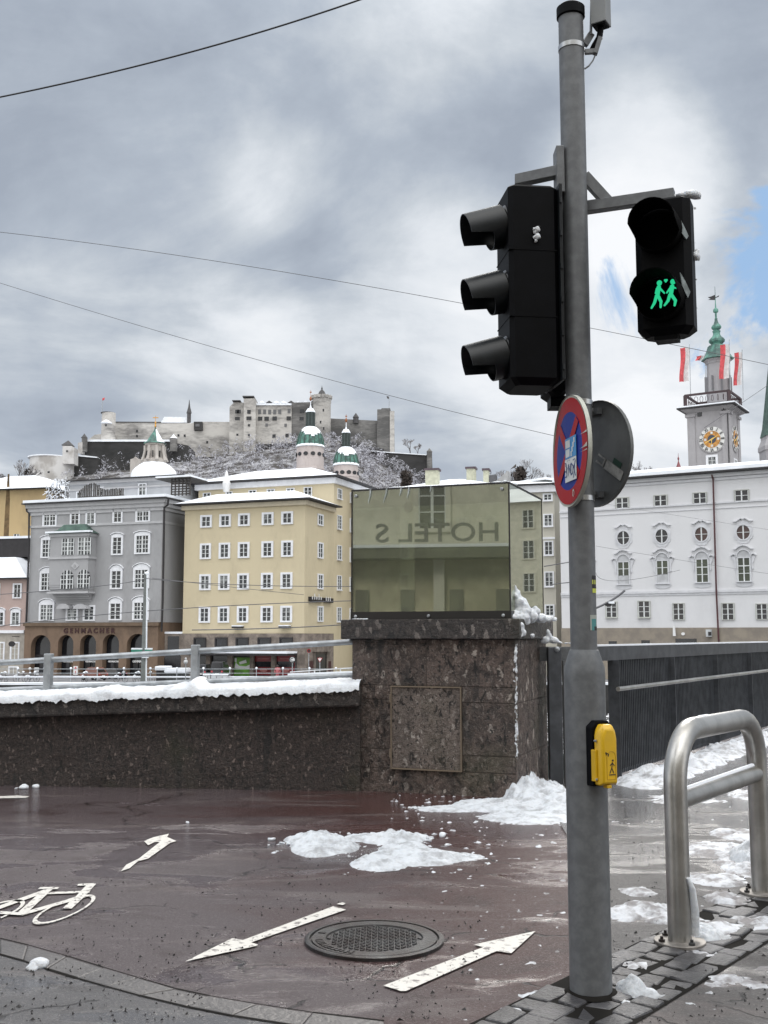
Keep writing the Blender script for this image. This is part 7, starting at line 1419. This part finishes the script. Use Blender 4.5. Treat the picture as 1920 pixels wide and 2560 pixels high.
# ---- signal heads
def visor(b, c, ax, r, Ltop, Lbot, tilt=.14, open_=100, n=28, m=0, th=.004):
    ax = Vector(ax).normalized(); ax = (ax - Vector((0, 0, tilt))).normalized(); side = ax.cross(Vector((0, 0, 1))).normalized(); up = side.cross(ax); c = Vector(c); V = []
    for k in range(n):
        a = 2 * math.pi * k / n; f = (1 + math.cos(a)) / 2; L_ = Ltop if abs(((a + math.pi) % (2 * math.pi)) - math.pi) < R(open_) else Lbot
        d = up * math.cos(a) + side * math.sin(a)
        V += [c + d * r, c + d * r * .96 + ax * L_, c + d * (r * .96 - th) + ax * L_, c + d * (r - th)]
    F_ = []
    for k in range(n):
        q = (k + 1) % n
        for j in range(3): F_.append((k * 4 + j, q * 4 + j, q * 4 + j + 1, k * 4 + j + 1))
    b.add(V, F_, m)
def rbox(b, M, x0, x1, y0, y1, z0, z1, ch, m=0):   # box with chamfered vertical edges + tapered bottom
    old = b.M; b.M = M
    ring = lambda i, z: [(x0 + i + ch, y0 + i, z), (x1 - i - ch, y0 + i, z), (x1 - i, y0 + i + ch, z), (x1 - i, y1 - i - ch, z), (x1 - i - ch, y1 - i, z), (x0 + i + ch, y1 - i, z), (x0 + i, y1 - i - ch, z), (x0 + i, y0 + i + ch, z)]
    R_ = [ring(.03, z0 - .0), ring(0, z0 + .03), ring(0, z1 - .012), ring(.012, z1)]; vs = [p for r_ in R_ for p in r_]
    b.add(vs, [tuple(range(7, -1, -1)), tuple(range(24, 32))] + [(i * 8 + k, i * 8 + (k + 1) % 8, (i + 1) * 8 + (k + 1) % 8, (i + 1) * 8 + k) for i in range(3) for k in range(8)], m); b.M = old
# vehicle signal facing left
Yh = TPY + .02; c0 = at(1320, 720, Yh); z0_, z1_ = at(1320, 975, Yh).z, at(1320, 487, Yh).z; xL, xR = at(1252, 720, Yh).x, at(1376, 720, Yh).x
vh = thing('vehicle_traffic_light', 'tall black three lamp traffic light seen from its side, its three hoods pointing left', 'traffic light', (c0.x, Yh, z0_)); RM = Matrix.Translation((c0.x, Yh, 0)) @ Matrix.Rotation(R(7), 4, 'Z'); wx = (xR - xL) / 2
b = MB(); 
rbox(b, RM, -wx, wx, -.12, .14, z0_, z1_, .02); b.M = RM
for k in (1, 2): zc = z0_ + (z1_ - z0_) * k / 3; b.box(-wx - .002, wx - .01, -.122, .13, zc - .002, zc + .002)
b.build('housing', BLACK, vh, smooth=25)
b = MB(RM); b.box(wx + .001, wx + .016, -.135, .155, z0_ + .02, z1_ + .005); b.build('back_plate', VISOR, vh, bevel=.003)
for k in range(6): b = MB(RM); zc = z0_ + (z1_ - z0_) * (k + .5) / 6; b.tube([(wx + .006, -.138, zc - .012), (wx + .006, -.138, zc + .012)], .006, 8); b.build('hinge', VISOR, vh)
for k in range(3):
    zc = z1_ - (z1_ - z0_) * (k + .5) / 3 - .004; p = RM @ Vector((-wx, .0, zc)); ax = RM.to_3x3() @ Vector((-1, 0, 0)); b = MB(); visor(b, p, ax, .098, .175, .075, .28, 112); vo = b.build('visor', VISOR, vh, smooth=40)
    b = MB(); b.M = Matrix.Translation(p) @ ax.to_track_quat('Z', 'Y').to_matrix().to_4x4(); b.lathe((0, 0), [(.094, 0), (.08, .014), (.04, .024), (.002, .028)], 24); b.build('lens', mat('dark_lens', (.02, .02, .02), .2) if k == 0 else bpy.data.materials['dark_lens'], vo, smooth=40)
b = MB(); q = at(1341, 585, Yh - .135); 
for i in range(7): b.ball(q + Vector((random.uniform(-.008, .008), .008, random.uniform(-.03, .03))), random.uniform(.007, .013), 6)
for v in b.v: v += noise.noise_vector(v * 60) * .006
tag(b.build('stuck_snow', SNOW, smooth=80), 'bit of snow stuck on the side of the black traffic light', 'snow')
# second head behind the pole
Y2 = TPY + .22; c2 = at(1400, 760, Y2); za, zb2 = at(1400, 1000, Y2).z, at(1400, 545, Y2).z; v2 = thing('rear_traffic_light', 'black traffic light mostly hidden behind the pole and the larger signal', 'traffic light', (c2.x, Y2, za)); RM2 = Matrix.Translation((c2.x, Y2, 0))
b = MB(); rbox(b, RM2, -.085, .02, -.10, .12, za, zb2, .02); b.build('housing', BLACK, v2, smooth=25)
b = MB()
for k in range(3): visor(b, RM2 @ Vector((-.02, .12, zb2 - (zb2 - za) * (k + .5) / 3)), (0, 1, 0), .07, .13, .06)
b.build('visor', VISOR, v2, smooth=40)
b = MB(); b.M = RM2; b.box(-.06, .01, -.05, .06, za - .04, za + .01); b.build('foot_clamp', BLACK, v2)
# pedestrian head
Y3 = TPY - .10; c3_ = at(1660, 680, Y3); za, zb2 = at(1660, 838, Y3).z, at(1660, 500, Y3).z; ph_ = thing('pedestrian_traffic_light', 'black pedestrian signal with two walking green figures and a heart lit, snow on top', 'traffic light', (c3_.x, Y3, za))
hw = .122; M3 = Matrix.Translation((c3_.x, Y3, 0)) @ Matrix.Rotation(R(-24), 4, 'Z'); b = MB()
rbox(b, M3, -hw, hw, -.03, .13, za, zb2, .03)
b.M = M3; b.box(-.05, .05, .0, .08, za - .02, za + .01); b.build('housing', BLACK, ph_, smooth=25)
# flat front shields around lamps
for k in range(2):
    zc = zb2 - (zb2 - za) * (k + .5) / 2; p = M3 @ Vector((-.012, -.03, zc)); ax = M3.to_3x3() @ Vector((0, -1, 0)); b = MB(); visor(b, p, ax, .104, .20, .07, .10, 100); vo = b.build('visor', INKB, ph_, smooth=40)
    b = MB(); b.M = M3; b.prism([(-.012 + .1 * math.cos(2 * math.pi * i / 24), zc + .1 * math.sin(2 * math.pi * i / 24)) for i in range(24)][::-1], -.036, -.03); b.build('lens', mat('black_lens', (.002, .002, .002), .9, var=0, spec=.05) if k == 0 else bpy.data.materials['black_lens'], vo)
GR = mat('lit_green', (0, .1, .05), .5, var=0, emit=((.03, .80, .36), .75))
FM = Face((M3 @ Vector((-1, -.042, 0))).to_2d().to_3d(), (M3 @ Vector((1, -.042, 0))).to_2d().to_3d())
def S_(x, y): return FM.L(1100 + x * .42194, 360 + y * .42194)
b = MB(FM.M); kk = .42194 * 4.65 / 2700
def cap_(p, q, w0, w1):
    p, q = S_(*p), S_(*q); d = Vector((q[0] - p[0], q[1] - p[1])); L_ = d.length or 1; d /= L_; a0_ = math.atan2(d.y, d.x); r0, r1 = w0 * kk / 2, w1 * kk / 2; pts = []
    for i in range(7): a = a0_ + math.pi / 2 + math.pi * i / 6; pts.append((p[0] + r0 * math.cos(a), p[1] + r0 * math.sin(a)))
    for i in range(7): a = a0_ - math.pi / 2 + math.pi * i / 6; pts.append((q[0] + r1 * math.cos(a), q[1] + r1 * math.sin(a)))
    y0 = -.0004 * (len(b.f) % 9); b.prism(pts, y0 - .001, y0)
for q in (((1300, 823), (1300, 826), 32, 30), ((1297, 850), (1290, 895), 26, 24), ((1284, 900), (1272, 940), 20, 18), ((1272, 940), (1254, 972), 18, 12), ((1295, 905), (1310, 935), 20, 18), ((1310, 935), (1308, 968), 17, 13), ((1305, 858), (1330, 884), 13, 10), ((1285, 858), (1278, 885), 12, 10),
          ((1381, 816), (1381, 818), 34, 32), ((1375, 845), (1368, 890), 27, 24), ((1385, 852), (1415, 858), 12, 6), ((1366, 852), (1345, 882), 13, 10), ((1362, 895), (1352, 928), 20, 18), ((1352, 928), (1331, 956), 18, 12), ((1374, 898), (1396, 928), 20, 18), ((1396, 928), (1391, 957), 18, 13), ((1334, 808), (1338, 818), 14, 8), ((1343, 807), (1338, 818), 14, 8)): cap_(*q)
b.build('lit_figures', GR, ph_)
blobsnow('signal_snow', [(at(px, py, Y3 + dy), r_, sq) for px, py, dy, r_, sq in ((1660, 492, 0, .012, .8), (1680, 490, 0, .018, .7), (1700, 488, 0.02, .02, .7), (1715, 486, .02, .024, .8), (1730, 486, .03, .026, .8), (1742, 488, .03, .02, .9), (1750, 494, .03, .010, 1), (1738, 640, .02, .018, 1.0), (1742, 628, .03, .014, 1.2), (1746, 642, .03, .014, 1.3), (1740, 605, .04, .008, 1), (1743, 700, .04, .007, 1.3), (1746, 770, .04, .007, 1.5), (1738, 520, .04, .01, 1))], 'snow clinging to the top and right edge of the pedestrian signal', nz=.02)
b = MB(); 
for (pts_) in (((1695, 540), (1708, 560), (1722, 590), (1716, 598), (1700, 575)), ((1700, 680), (1712, 700), (1726, 730), (1720, 745), (1706, 715))):
    q = [at(x, y_, Y3 - .075) for x, y_ in pts_]; b.add([tuple(p) for p in q] + [tuple(p + Vector((0, .01, 0))) for p in q], [(4, 3, 2, 1, 0), (5, 6, 7, 8, 9)] + [(i, (i + 1) % 5, (i + 1) % 5 + 5, i + 5) for i in range(5)])
b.build('visor_sky_sliver', mat('sky_sliver_grey', (.25, .29, .30), .5, var=.3, vs=30), ph_)  # pale slivers added for the sky showing between visors and housing
# ---- push button
Mb = Matrix.Translation((TPX, TPY, 0)) @ Matrix.Rotation(R(26), 4, 'Z'); zb0, zb1 = tpz(1955), tpz(1800); bt = thing('pedestrian_push_button', 'yellow push button box with black back strapped to the pole', 'push button', (TPX + .05, TPY - .08, zb0)); YEL = mat('signal_yellow', (.66, .40, .008), .38, var=.06, vs=10, coat=.2)
b = MB(Mb); yb = -rL; b.prism([(-.052, zb0 - .002), (.052, zb0 - .002), (.052, zb1 - .02), (.03, zb1 + .006), (-.03, zb1 + .006), (-.052, zb1 - .02)], yb - .028, yb + .02); b.build('back_box', BLACK, bt, bevel=.004)
b = MB(Mb); zr = [(-.044, zb0 + .004), (.044, zb0 + .004), (.044, zb1 - .055), (.038, zb1 - .03), (.024, zb1 - .008), (-.024, zb1 - .008), (-.038, zb1 - .03), (-.044, zb1 - .055)]; fr_ = [(x * .78, zb0 + .012 + (z - zb0) * .94 - (.016 if z > zb0 + .15 else 0)) for x, z in zr]; n = 8
b.add([(x, yb - .026, z) for x, z in zr] + [(x, yb - .060, z) for x, z in zr] + [(x, yb - .078, z) for x, z in fr_], [tuple(range(16, 24)), tuple(range(7, -1, -1))] + [(j * 8 + i, j * 8 + (i + 1) % 8, (j + 1) * 8 + (i + 1) % 8, (j + 1) * 8 + i) for j in range(2) for i in range(8)]); b.build('cover', YEL, bt, bevel=.006, smooth=40)
b = MB(Mb); b.box(-.056, -.044, yb - .05, yb - .02, zb0 + .02, zb0 + .15); b.box(-.012, .012, yb - .07, yb - .04, zb0 - .008, zb0 + .006); b.build('latch', YEL, bt, bevel=.003)
for z_ in (zb0 + .03, zb1 - .075):
    b = MB(); b.M = Mb @ Matrix.Translation((-.051, yb - .040, z_)) @ Matrix.Rotation(R(90), 4, 'X'); b.lathe((0, 0), [(.005, 0), (.005, .012), (.002, .013)], 10); b.build('screw', GALV_L, bt)
b = MB(Mb); yf_ = yb - .0795
def st(p, q, w_=.0035): p, q = Vector((p[0], 0, p[1])), Vector((q[0], 0, q[1])); d = (q - p).normalized(); n_ = Vector((d.z, 0, -d.x)) * w_ / 2; b.hexa([(p - n_ + Vector((0, yf_, 0))), (q - n_ + Vector((0, yf_, 0))), (q + n_ + Vector((0, yf_, 0))), (p + n_ + Vector((0, yf_, 0)))] + [(v + Vector((0, yf_ + .002, 0))) for v in (p - n_, q - n_, q + n_, p + n_)])
zi = zb0 + .055; b.prism([(.012 + .0045 * math.cos(k), zi + .052 + .0045 * math.sin(k)) for k in [.785 * i for i in range(8)]], yf_, yf_ + .002)
for p, q in (((.010, zi + .045), (.006, zi + .022)), ((.010, zi + .042), (-.002, zi + .032)), ((.010, zi + .042), (.02, zi + .030)), ((.006, zi + .022), (-.004, zi)), ((.006, zi + .022), (.016, zi)), ((-.008, zi - .006), (.024, zi - .006)), ((-.02, zi + .075), (-.024, zi + .086)), ((-.008, zi + .078), (-.012, zi + .070)), ((-.024, zi + .086), (-.008, zi + .078))): st(p, q)
b.build('walking_symbol', DARKM, bt)
b = MB(Mb); ring = [(.004 + .022 * math.cos(a), zb0 + .125 + .02 * math.sin(a)) for a in [math.pi * i / 8 for i in range(9)]]; ring = [(.026, zb0 + .03)] + ring + [(-.018, zb0 + .03), (.026, zb0 + .03)]
for p, q in zip(ring, ring[1:]): st(p, q, .0014)
b.build('raised_outline', mat('darker_yellow', (.42, .25, .005), .5), bt)
# ---- round signs
def rounddisc(name, label, cpx, cpy, Y, r_, nrm, front, back, dish=.0, parts=None):
    c0 = at(cpx, cpy, Y); n_ = Vector(nrm).normalized(); sx = Vector((0, 0, 1)).cross(n_).normalized(); f = thing(name, label, 'traffic sign', c0)
    M = Matrix(((sx.x, -n_.x, 0, c0.x), (sx.y, -n_.y, 0, c0.y), (sx.z, -n_.z, 1, c0.z), (0, 0, 0, 1))); return f, M
zS = at(1425, 1128, TPY - .1).z; rS = .243
nr = Vector((-.985, -.17, 0)); f, M = rounddisc('no_stopping_sign', 'bent round red and blue traffic sign with stickers, left of the pole', 1423, 1128, TPY - .12, rS, nr, None, None)
# local: x = in-plane (towards viewer-right), y = -normal (into plate), z up
def bend(x, z): return .10 * max(0, -x - .06) ** 1.5 * 1.6 + .012 * math.sin(z * 9) * max(0, -x - .03) * 3
def plate(b, r0, r1, y, m, n=48, clip=None):
    vs = []; rings = 6
    for j in range(rings + 1):
        rr_ = r0 + (r1 - r0) * j / rings
        for k in range(n): a = 2 * math.pi * k / n; x, z = rr_ * math.cos(a), rr_ * math.sin(a); vs.append((x, y + bend(x, z), z))
    b.add(vs, [(j * n + k, j * n + (k + 1) % n, (j + 1) * n + (k + 1) % n, (j + 1) * n + k) for j in range(rings) for k in range(n)], m)
SGW = mat('sign_white_rim', (.46, .47, .42), .5, var=.15, vs=8)
b = MB(M); plate(b, .0, rS, 0, 0); plate(b, .0, rS, .006, 1)
n = 48
b.add([(rS * math.cos(2 * math.pi * k / n), -.004 + bend(rS * math.cos(2 * math.pi * k / n), 0), rS * math.sin(2 * math.pi * k / n)) for k in range(n)] + [(rS * math.cos(2 * math.pi * k / n), .014 + bend(rS * math.cos(2 * math.pi * k / n), 0), rS * math.sin(2 * math.pi * k / n)) for k in range(n)], [(k, (k + 1) % n, (k + 1) % n + n, k + n) for k in range(n)], 0)
b.build('plate', [SGW, GALV], f, smooth=40)
b = MB(M); plate(b, .17, rS * .955, -.003, 0); b.build('red_ring', RED, f, smooth=60)
b = MB(M); plate(b, 0, .17, -.003, 0); b.build('blue_field', BLUE, f, smooth=60)
b = MB(M)
for sg in (1, -1):
    N_ = 14; vs = []
    for i in range(N_ + 1):
        t = -.17 + .34 * i / N_
        for w_ in (-.022, .022): x, z = (t * .707 + w_ * .707), (t * .707 - w_ * .707) * sg; vs.append((x, -.005 - .0008 * (sg + 1) + bend(x, z), z))
    b.add(vs, [(2 * i, 2 * i + 2, 2 * i + 3, 2 * i + 1) for i in range(N_)])
b.build('red_cross', RED, f, smooth=60)
def flat(b, x0, x1, z0, z1, y, m=0, n=4):
    vs = [(x0 + (x1 - x0) * i / n, y + bend(x0 + (x1 - x0) * i / n, (z0 + z1) / 2), z) for i in range(n + 1) for z in (z0, z1)]; b.add(vs, [(2 * i, 2 * i + 2, 2 * i + 3, 2 * i + 1) for i in range(n)], m)
LB = mat('sticker_light_blue', (.02, .22, .50), .4); SW = mat('sticker_white', (.60, .62, .62), .5); INK = mat('sticker_ink', (.03, .06, .18), .5)
zz0 = -.02; b = MB(M); flat(b, -.03, .11, -.035, .055, -.008, 0); st1 = b.build('sticker', LB, f, label='light blue sticker with white panels')
b = MB(M); flat(b, -.02, .035, .012, .045, -.0092); flat(b, -.02, .03, -.028, .006, -.0092)
for i in range(4): flat(b, .042 + i * .013, .056 + i * .013, -.03 + i * .018, -.008 + i * .018, -.0092, 0, 1)
b.build('sticker_print', SW, st1)
b = MB(M); flat(b, -.035, .108, -.135, -.036, -.008); st2 = b.build('sticker', SW, f, label='white sticker with blue graffiti lettering')
b = MB(M); 
def ink(pts, w_=.006):
    for p, q in zip(pts, pts[1:]):
        p, q = Vector((p[0], 0, p[1])), Vector((q[0], 0, q[1])); d = (q - p).normalized(); n_ = Vector((d.z, 0, -d.x)) * w_ / 2; v = [p - n_ - d * .001, q - n_ + d * .001, q + n_ + d * .001, p + n_ - d * .001]; b.add([(k.x, -.0095 + bend(k.x, k.z), k.z) for k in v], [(0, 1, 2, 3)])
ink([(-.025, -.06), (-.005, -.075), (-.02, -.09), (-.028, -.085)]); ink([(-.03, -.05), (-.015, -.055), (-.012, -.11), (-.028, -.112)]); ink([(.005, -.11), (.012, -.06), (.03, -.10), (.034, -.062)]); ink([(.04, -.108), (.046, -.06), (.07, -.075), (.062, -.105), (.04, -.11)]); ink([(.075, -.085), (.1, -.055)]); ink([(.09, -.07), (.075, -.12), (.07, -.125)]); ink([(.075, -.075), (.098, -.12)]); ink([(.07, -.05), (.095, -.048)], .004); ink([(.0, -.043), (.004, -.044)], .004); ink([(.02, -.044), (.026, -.043)], .004)
b.build('graffiti', INK, st2)
b = MB(M)
for (z, h) in ((.045, .007), (-.015, .016), (-.03, .003)): b.add([(.15, -.007, z), (.19, -.007, z + h * .2), (rS * .97, -.007, z + h), (rS * .97, -.007, z - .002)], [(0, 1, 2, 3)])
for k in range(8): a = k * .785; b.add([(.06 + .012 * math.cos(a), -.007, -.19 + .018 * math.sin(a)), (.06 + .012 * math.cos(a + .785), -.007, -.19 + .018 * math.sin(a + .785)), (.06 + .007 * math.cos(a + .785), -.007, -.19 + .01 * math.sin(a + .785)), (.06 + .007 * math.cos(a), -.007, -.19 + .01 * math.sin(a))], [(0, 1, 2, 3)]) if k != 6 else None
b.build('scratch', SGW, f)
b = MB(); 
for py in (1009, 1247): b = MB(); z_ = tpz(py); b.beam((TPX - .0, TPY - .02, z_ + .012), M @ Vector((.02, .02, z_ - M[2][3])), .03, .03); b.build('clamp', GALV, f)
n2 = Vector((.885, .465, 0)); c0 = at(1494, 1135, TPY + .10); f2 = thing('rear_round_sign', 'grey back of a round traffic sign with old sticker remains, right of the pole', 'traffic sign', c0); sx = Vector((0, 0, 1)).cross(n2).normalized(); M2 = Matrix(((sx.x, -n2.x, 0, c0.x), (sx.y, -n2.y, 0, c0.y), (0, 0, 1, c0.z), (0, 0, 0, 1))); rB = .243
b = MB(M2); vs = [(r_ * math.cos(2 * math.pi * k / 48), y_, r_ * math.sin(2 * math.pi * k / 48)) for r_, y_ in ((rB, -.003), (rB, .014), (rB - .004, .014), (rB - .004, .002), (.001, .002), (.001, -.003)) for k in range(48)]
b.add(vs, [(j * 48 + k, j * 48 + (k + 1) % 48, (j + 1) * 48 + (k + 1) % 48, (j + 1) * 48 + k) for j in range(5) for k in range(48)]); b.add(vs[:48] + vs[5 * 48:6 * 48], [(k, (k + 1) % 48, 48 + (k + 1) % 48, 48 + k) for k in range(48)]); b.build('plate', mat('sign_back', (.13, .135, .135), .55, .2, var=.2, vs=6), f2, smooth=40)
for z_ in (.19, -.19): b = MB(M2); b.box(-.045 + .0, .06, .004, .03, z_ - .014, z_ + .014); b.tube([(-.0, .02, z_), (.0, .05, z_)], .02, 8); b.build('clamp', GALV, f2)
b = MB(M2 @ Matrix.Translation((-.06, .004, -.055)) @ Matrix.Rotation(R(-33), 4, 'Y')); b.box(-.13, .0, 0, .0015, -.022, .022, 0); b.box(.01, .02, 0, .0015, -.02, .02, 0); b.box(.02, .07, 0, .0015, .012, .02, 0); b.box(.02, .07, 0, .0015, -.02, -.012, 0); b.box(-.10, -.04, 0, .0016, .026, .05, 1); b.build('sticker_remains', [mat('old_sticker', (.28, .28, .27), .6, var=.3, vs=20), mat('green_sticker', (.008, .035, .022), .6)], f2)

# ============================================================ OVERHEAD WIRES
WIRE = mat('overhead_wire', (.02, .02, .024), .5); WIREP = mat('thin_grey_wire', (.10, .10, .11), .5)
def wire(pts, Ys, r_, label, ins=0):
    n = 24; b = MB(); P3 = []
    for i in range(n + 1):
        t = i / n; k = t * (len(pts) - 1); j = min(int(k), len(pts) - 2); u = k - j
        pa = [at(*p, Y) for p, Y in zip(pts, Ys)]
        if len(pa) == 3:   # quadratic through 3 points
            v = pa[0] * (1 - t) * (1 - 2 * t) + pa[1] * 4 * t * (1 - t) + pa[2] * t * (2 * t - 1)
        else: v = pa[0].lerp(pa[1], t)
        P3.append(v)
    b.tube(P3, r_, 6); tag(b.build('overhead_wire', WIRE if Ys[0] < 20 else WIREP), label, 'wire', 'overhead wires strung over street and river')
wire([(-250, 290), (440, 140), (1100, -75)], [12, 11, 10], .009, 'thick dark overhead cable crossing the upper left sky')
wire([(-200, 560), (800, 695), (2100, 950)], [30, 30, 30], .008, 'upper of the two thin wires sloping down across the middle of the sky')
wire([(-150, 660), (700, 915), (1500, 1115)], [34, 32, 30], .008, 'lower of the two thin wires sloping down towards the round sign')
for i, (pts, Y, r_, lab) in enumerate((([(0, 1486), (250, 1465), (372, 1445)], 85, .03, 'sagging wire left of the tall quay pole'), ([(372, 1447), (600, 1462), (880, 1466)], 85, .03, 'thin wire from the quay pole across the yellow house'), ([(0, 1565), (400, 1525), (880, 1502)], 86, .035, 'wire rising to the right across the middle of both houses'),
        ([(480, 1575), (700, 1570), (880, 1560)], 85, .045, 'thick wire just above the stone base of the yellow house'), ([(380, 1445), (600, 1470), (760, 1487)], 86, .022, 'fine wire ending at the corner of the yellow house'), ([(1490, 1432), (1545, 1452), (1700, 1425)], 88, .018, 'wire sagging over the white building between its lower windows'),
        ([(1490, 1365), (1700, 1400), (1960, 1440)], 84, .012, 'fine wire falling to the right across the white building'), ([(1930, 955), (1880, 990), (1760, 1070)], 84, .02, 'fine wire rising to the right beside the clock tower'), ([(1360, 1416), (1390, 1411), (1425, 1405)], 80, .04, 'short wire stub left of the pole'), ([(1375, 1462), (1395, 1459), (1425, 1456)], 80, .04, 'lower short wire stub left of the pole'),
        ([(1490, 1520), (1530, 1500), (1562, 1476)], 84, .09, 'snow laden branch like cable beside the traffic light pole'), ([(1490, 1256), (1700, 1290), (1960, 1330)], 84, .009, 'fine wire crossing the oval windows'))):
    wire(pts, [Y] * 3, r_, lab)
b = MB(); p = at(1524, 1511, 83.9); b.box(p.x - .3, p.x + .1, 83.6, 84.1, p.z - .12, p.z + .08, 0); b.box(p.x - .1, p.x + .3, 83.5, 84.2, p.z + .05, p.z + .22, 1); tag(b.build('wire_mounted_lamp', [DARKM, SNOWF]), 'small snow capped lamp hanging before the lower left window of the white building', 'lamp')

# ============================================================ BUILDINGS BEHIND THE VIEWER (seen in the glass)
nG = -gF.n; gcn = gF.P((gl0 + gl1) / 2, 0, 0)
def mirror(p): q = p - gcn; return p - nG * 2 * q.dot(nG)
mL, mR = mirror(HX(700, 36)), mirror(HX(1420, 34.5)); mL.z = mR.z = 0
fB = Face(mR + (mR - mL) * .35, mL + (mL - mR) * .25)   # seen from the river side: right end of the mirror image comes first
if fB.n.dot(fB.A - Vector((0, 8, 0))) < 0: fB = Face(fB.B, fB.A)
hotel = thing('hotel_building', 'tall ochre hotel with a snowy canopy and roof letters, seen reflected in the glass case', 'hotel', (fB.A.x, fB.A.y, 0))
HOT = mat('hotel_plaster', (.60, .58, .49), .8, var=.08); HW = mat('hotel_white', (.62, .60, .52), .8, var=.05)
CZ = mirror(at(1090, 1362, 33.5)).z; b = MB(fB.M); b.box(0, fB.len, 0, 14, CZ + .1, 19); b.build('wall', HOT, hotel)
b = MB(fB.M); b.box(0, fB.len, .0, 14, 0, CZ); b.build('ground_floor', mat('hotel_ground_floor', (.50, .46, .33), .7, var=.3, vs=.4), hotel)
b = MB(fB.M); b.box(0, fB.len, -1.0, .3, CZ - .35, CZ - .02, 0); b.box(0, fB.len, -1.05, 0, CZ - .02, CZ + .08, 1); b.build('canopy', [mat('canopy_dark', (.12, .12, .09), .6), SNOWF], hotel)
b = MB(fB.M); x = 1.0
while x < fB.len: b.box(x, x + .35, -.25, -.01, 0, CZ - .36); x += 3.1
b.build('column', HW, hotel)
x = .55
while x < fB.len - 2:
    for z in (5.0, 8.4, 11.6, 14.9): window(fB, hotel, (x, z), (x + .9, z + 1.6), rows=3, fw=.16, trim=HW, glass=bpy.data.materials.get('hotel_upper_pane') or mat('hotel_upper_pane', (.10, .10, .09), .2))
    x += 3.3
b = MB(fB.M); x = 2.0
while x < fB.len - 1.5: b.box(x, x + .45, -.06, -.01, .5, 1.4); b.box(x, x + .45, -.06, -.01, 2.1, 3.0); b.box(x + 1.5, x + 1.95, -.06, -.01, .5, 1.4); b.box(x + 1.5, x + 1.95, -.06, -.01, 2.1, 3.0); x += 3.1
b.build('shop_window', mat('hotel_pane', (.16, .15, .12), .3), hotel)
# letters: real text reads normally from the river side and appears mirrored in the glass
hp = mirror(at(1090, 1322, 33.0)); sH = (hp - fB.A).dot(fB.d); b = MB()
put_text(b, fB.M @ Matrix.Translation((sH + .10, -.95, CZ + .42)), 'HOTEL S', .85, .08, offset=.004, sx=1.22)
b.build('roof_lettering', mat('grey_letters', (.19, .19, .175), .5), hotel)
hB2 = Face(Vector((fB.B.x + 3 if fB.B.x > fB.A.x else fB.A.x + 3, -13, 0)), Vector((26, -11, 0)))
if hB2.n.y > 0: hB2 = Face(hB2.B, hB2.A)
nb = thing('neighbour_building', 'pale building behind the viewer across the street', 'building', hB2.A); b = MB(hB2.M); b.box(0, hB2.len, 0, 12, 0, 16); b.build('wall', mat('neighbour_plaster', (.42, .38, .30), .8, var=.08), nb)
x = 1.5
while x < hB2.len - 2:
    for z in (1.2, 4.6, 8.0, 11.4): window(hB2, nb, (x, z), (x + 1.2, z + 2.0), rows=3, fw=.2, trim=HW, glass=GLASSB)
    x += 3.1

# ochre block further down the far bank (mirrored in the side pane)
oF = Face(Vector((44, 92, 0)), Vector((95, 78, 0))); ob = thing('riverside_block', 'ochre riverside block beyond the white building, outside the frame on the right', 'building', oF.P(0, 0, FZ)); b = MB(oF.M); b.box(0, oF.len, 0, 14, FZ, 14.5); b.build('wall', HOT, ob)
b = MB(); hiproof(b, oF, -.5, oF.len + .5, -.6, 14.5, 14.5, 2.0, 5); b.build('roof', SNOWF, ob)
x = 1.5
while x < oF.len - 2:
    for z in (-.5, 2.6, 5.8, 9.0, 12): window(oF, ob, (x, z), (x + 1.1, z + 1.7), rows=3, fw=.15, trim=HW, glass=GLASSB)
    x += 3.2
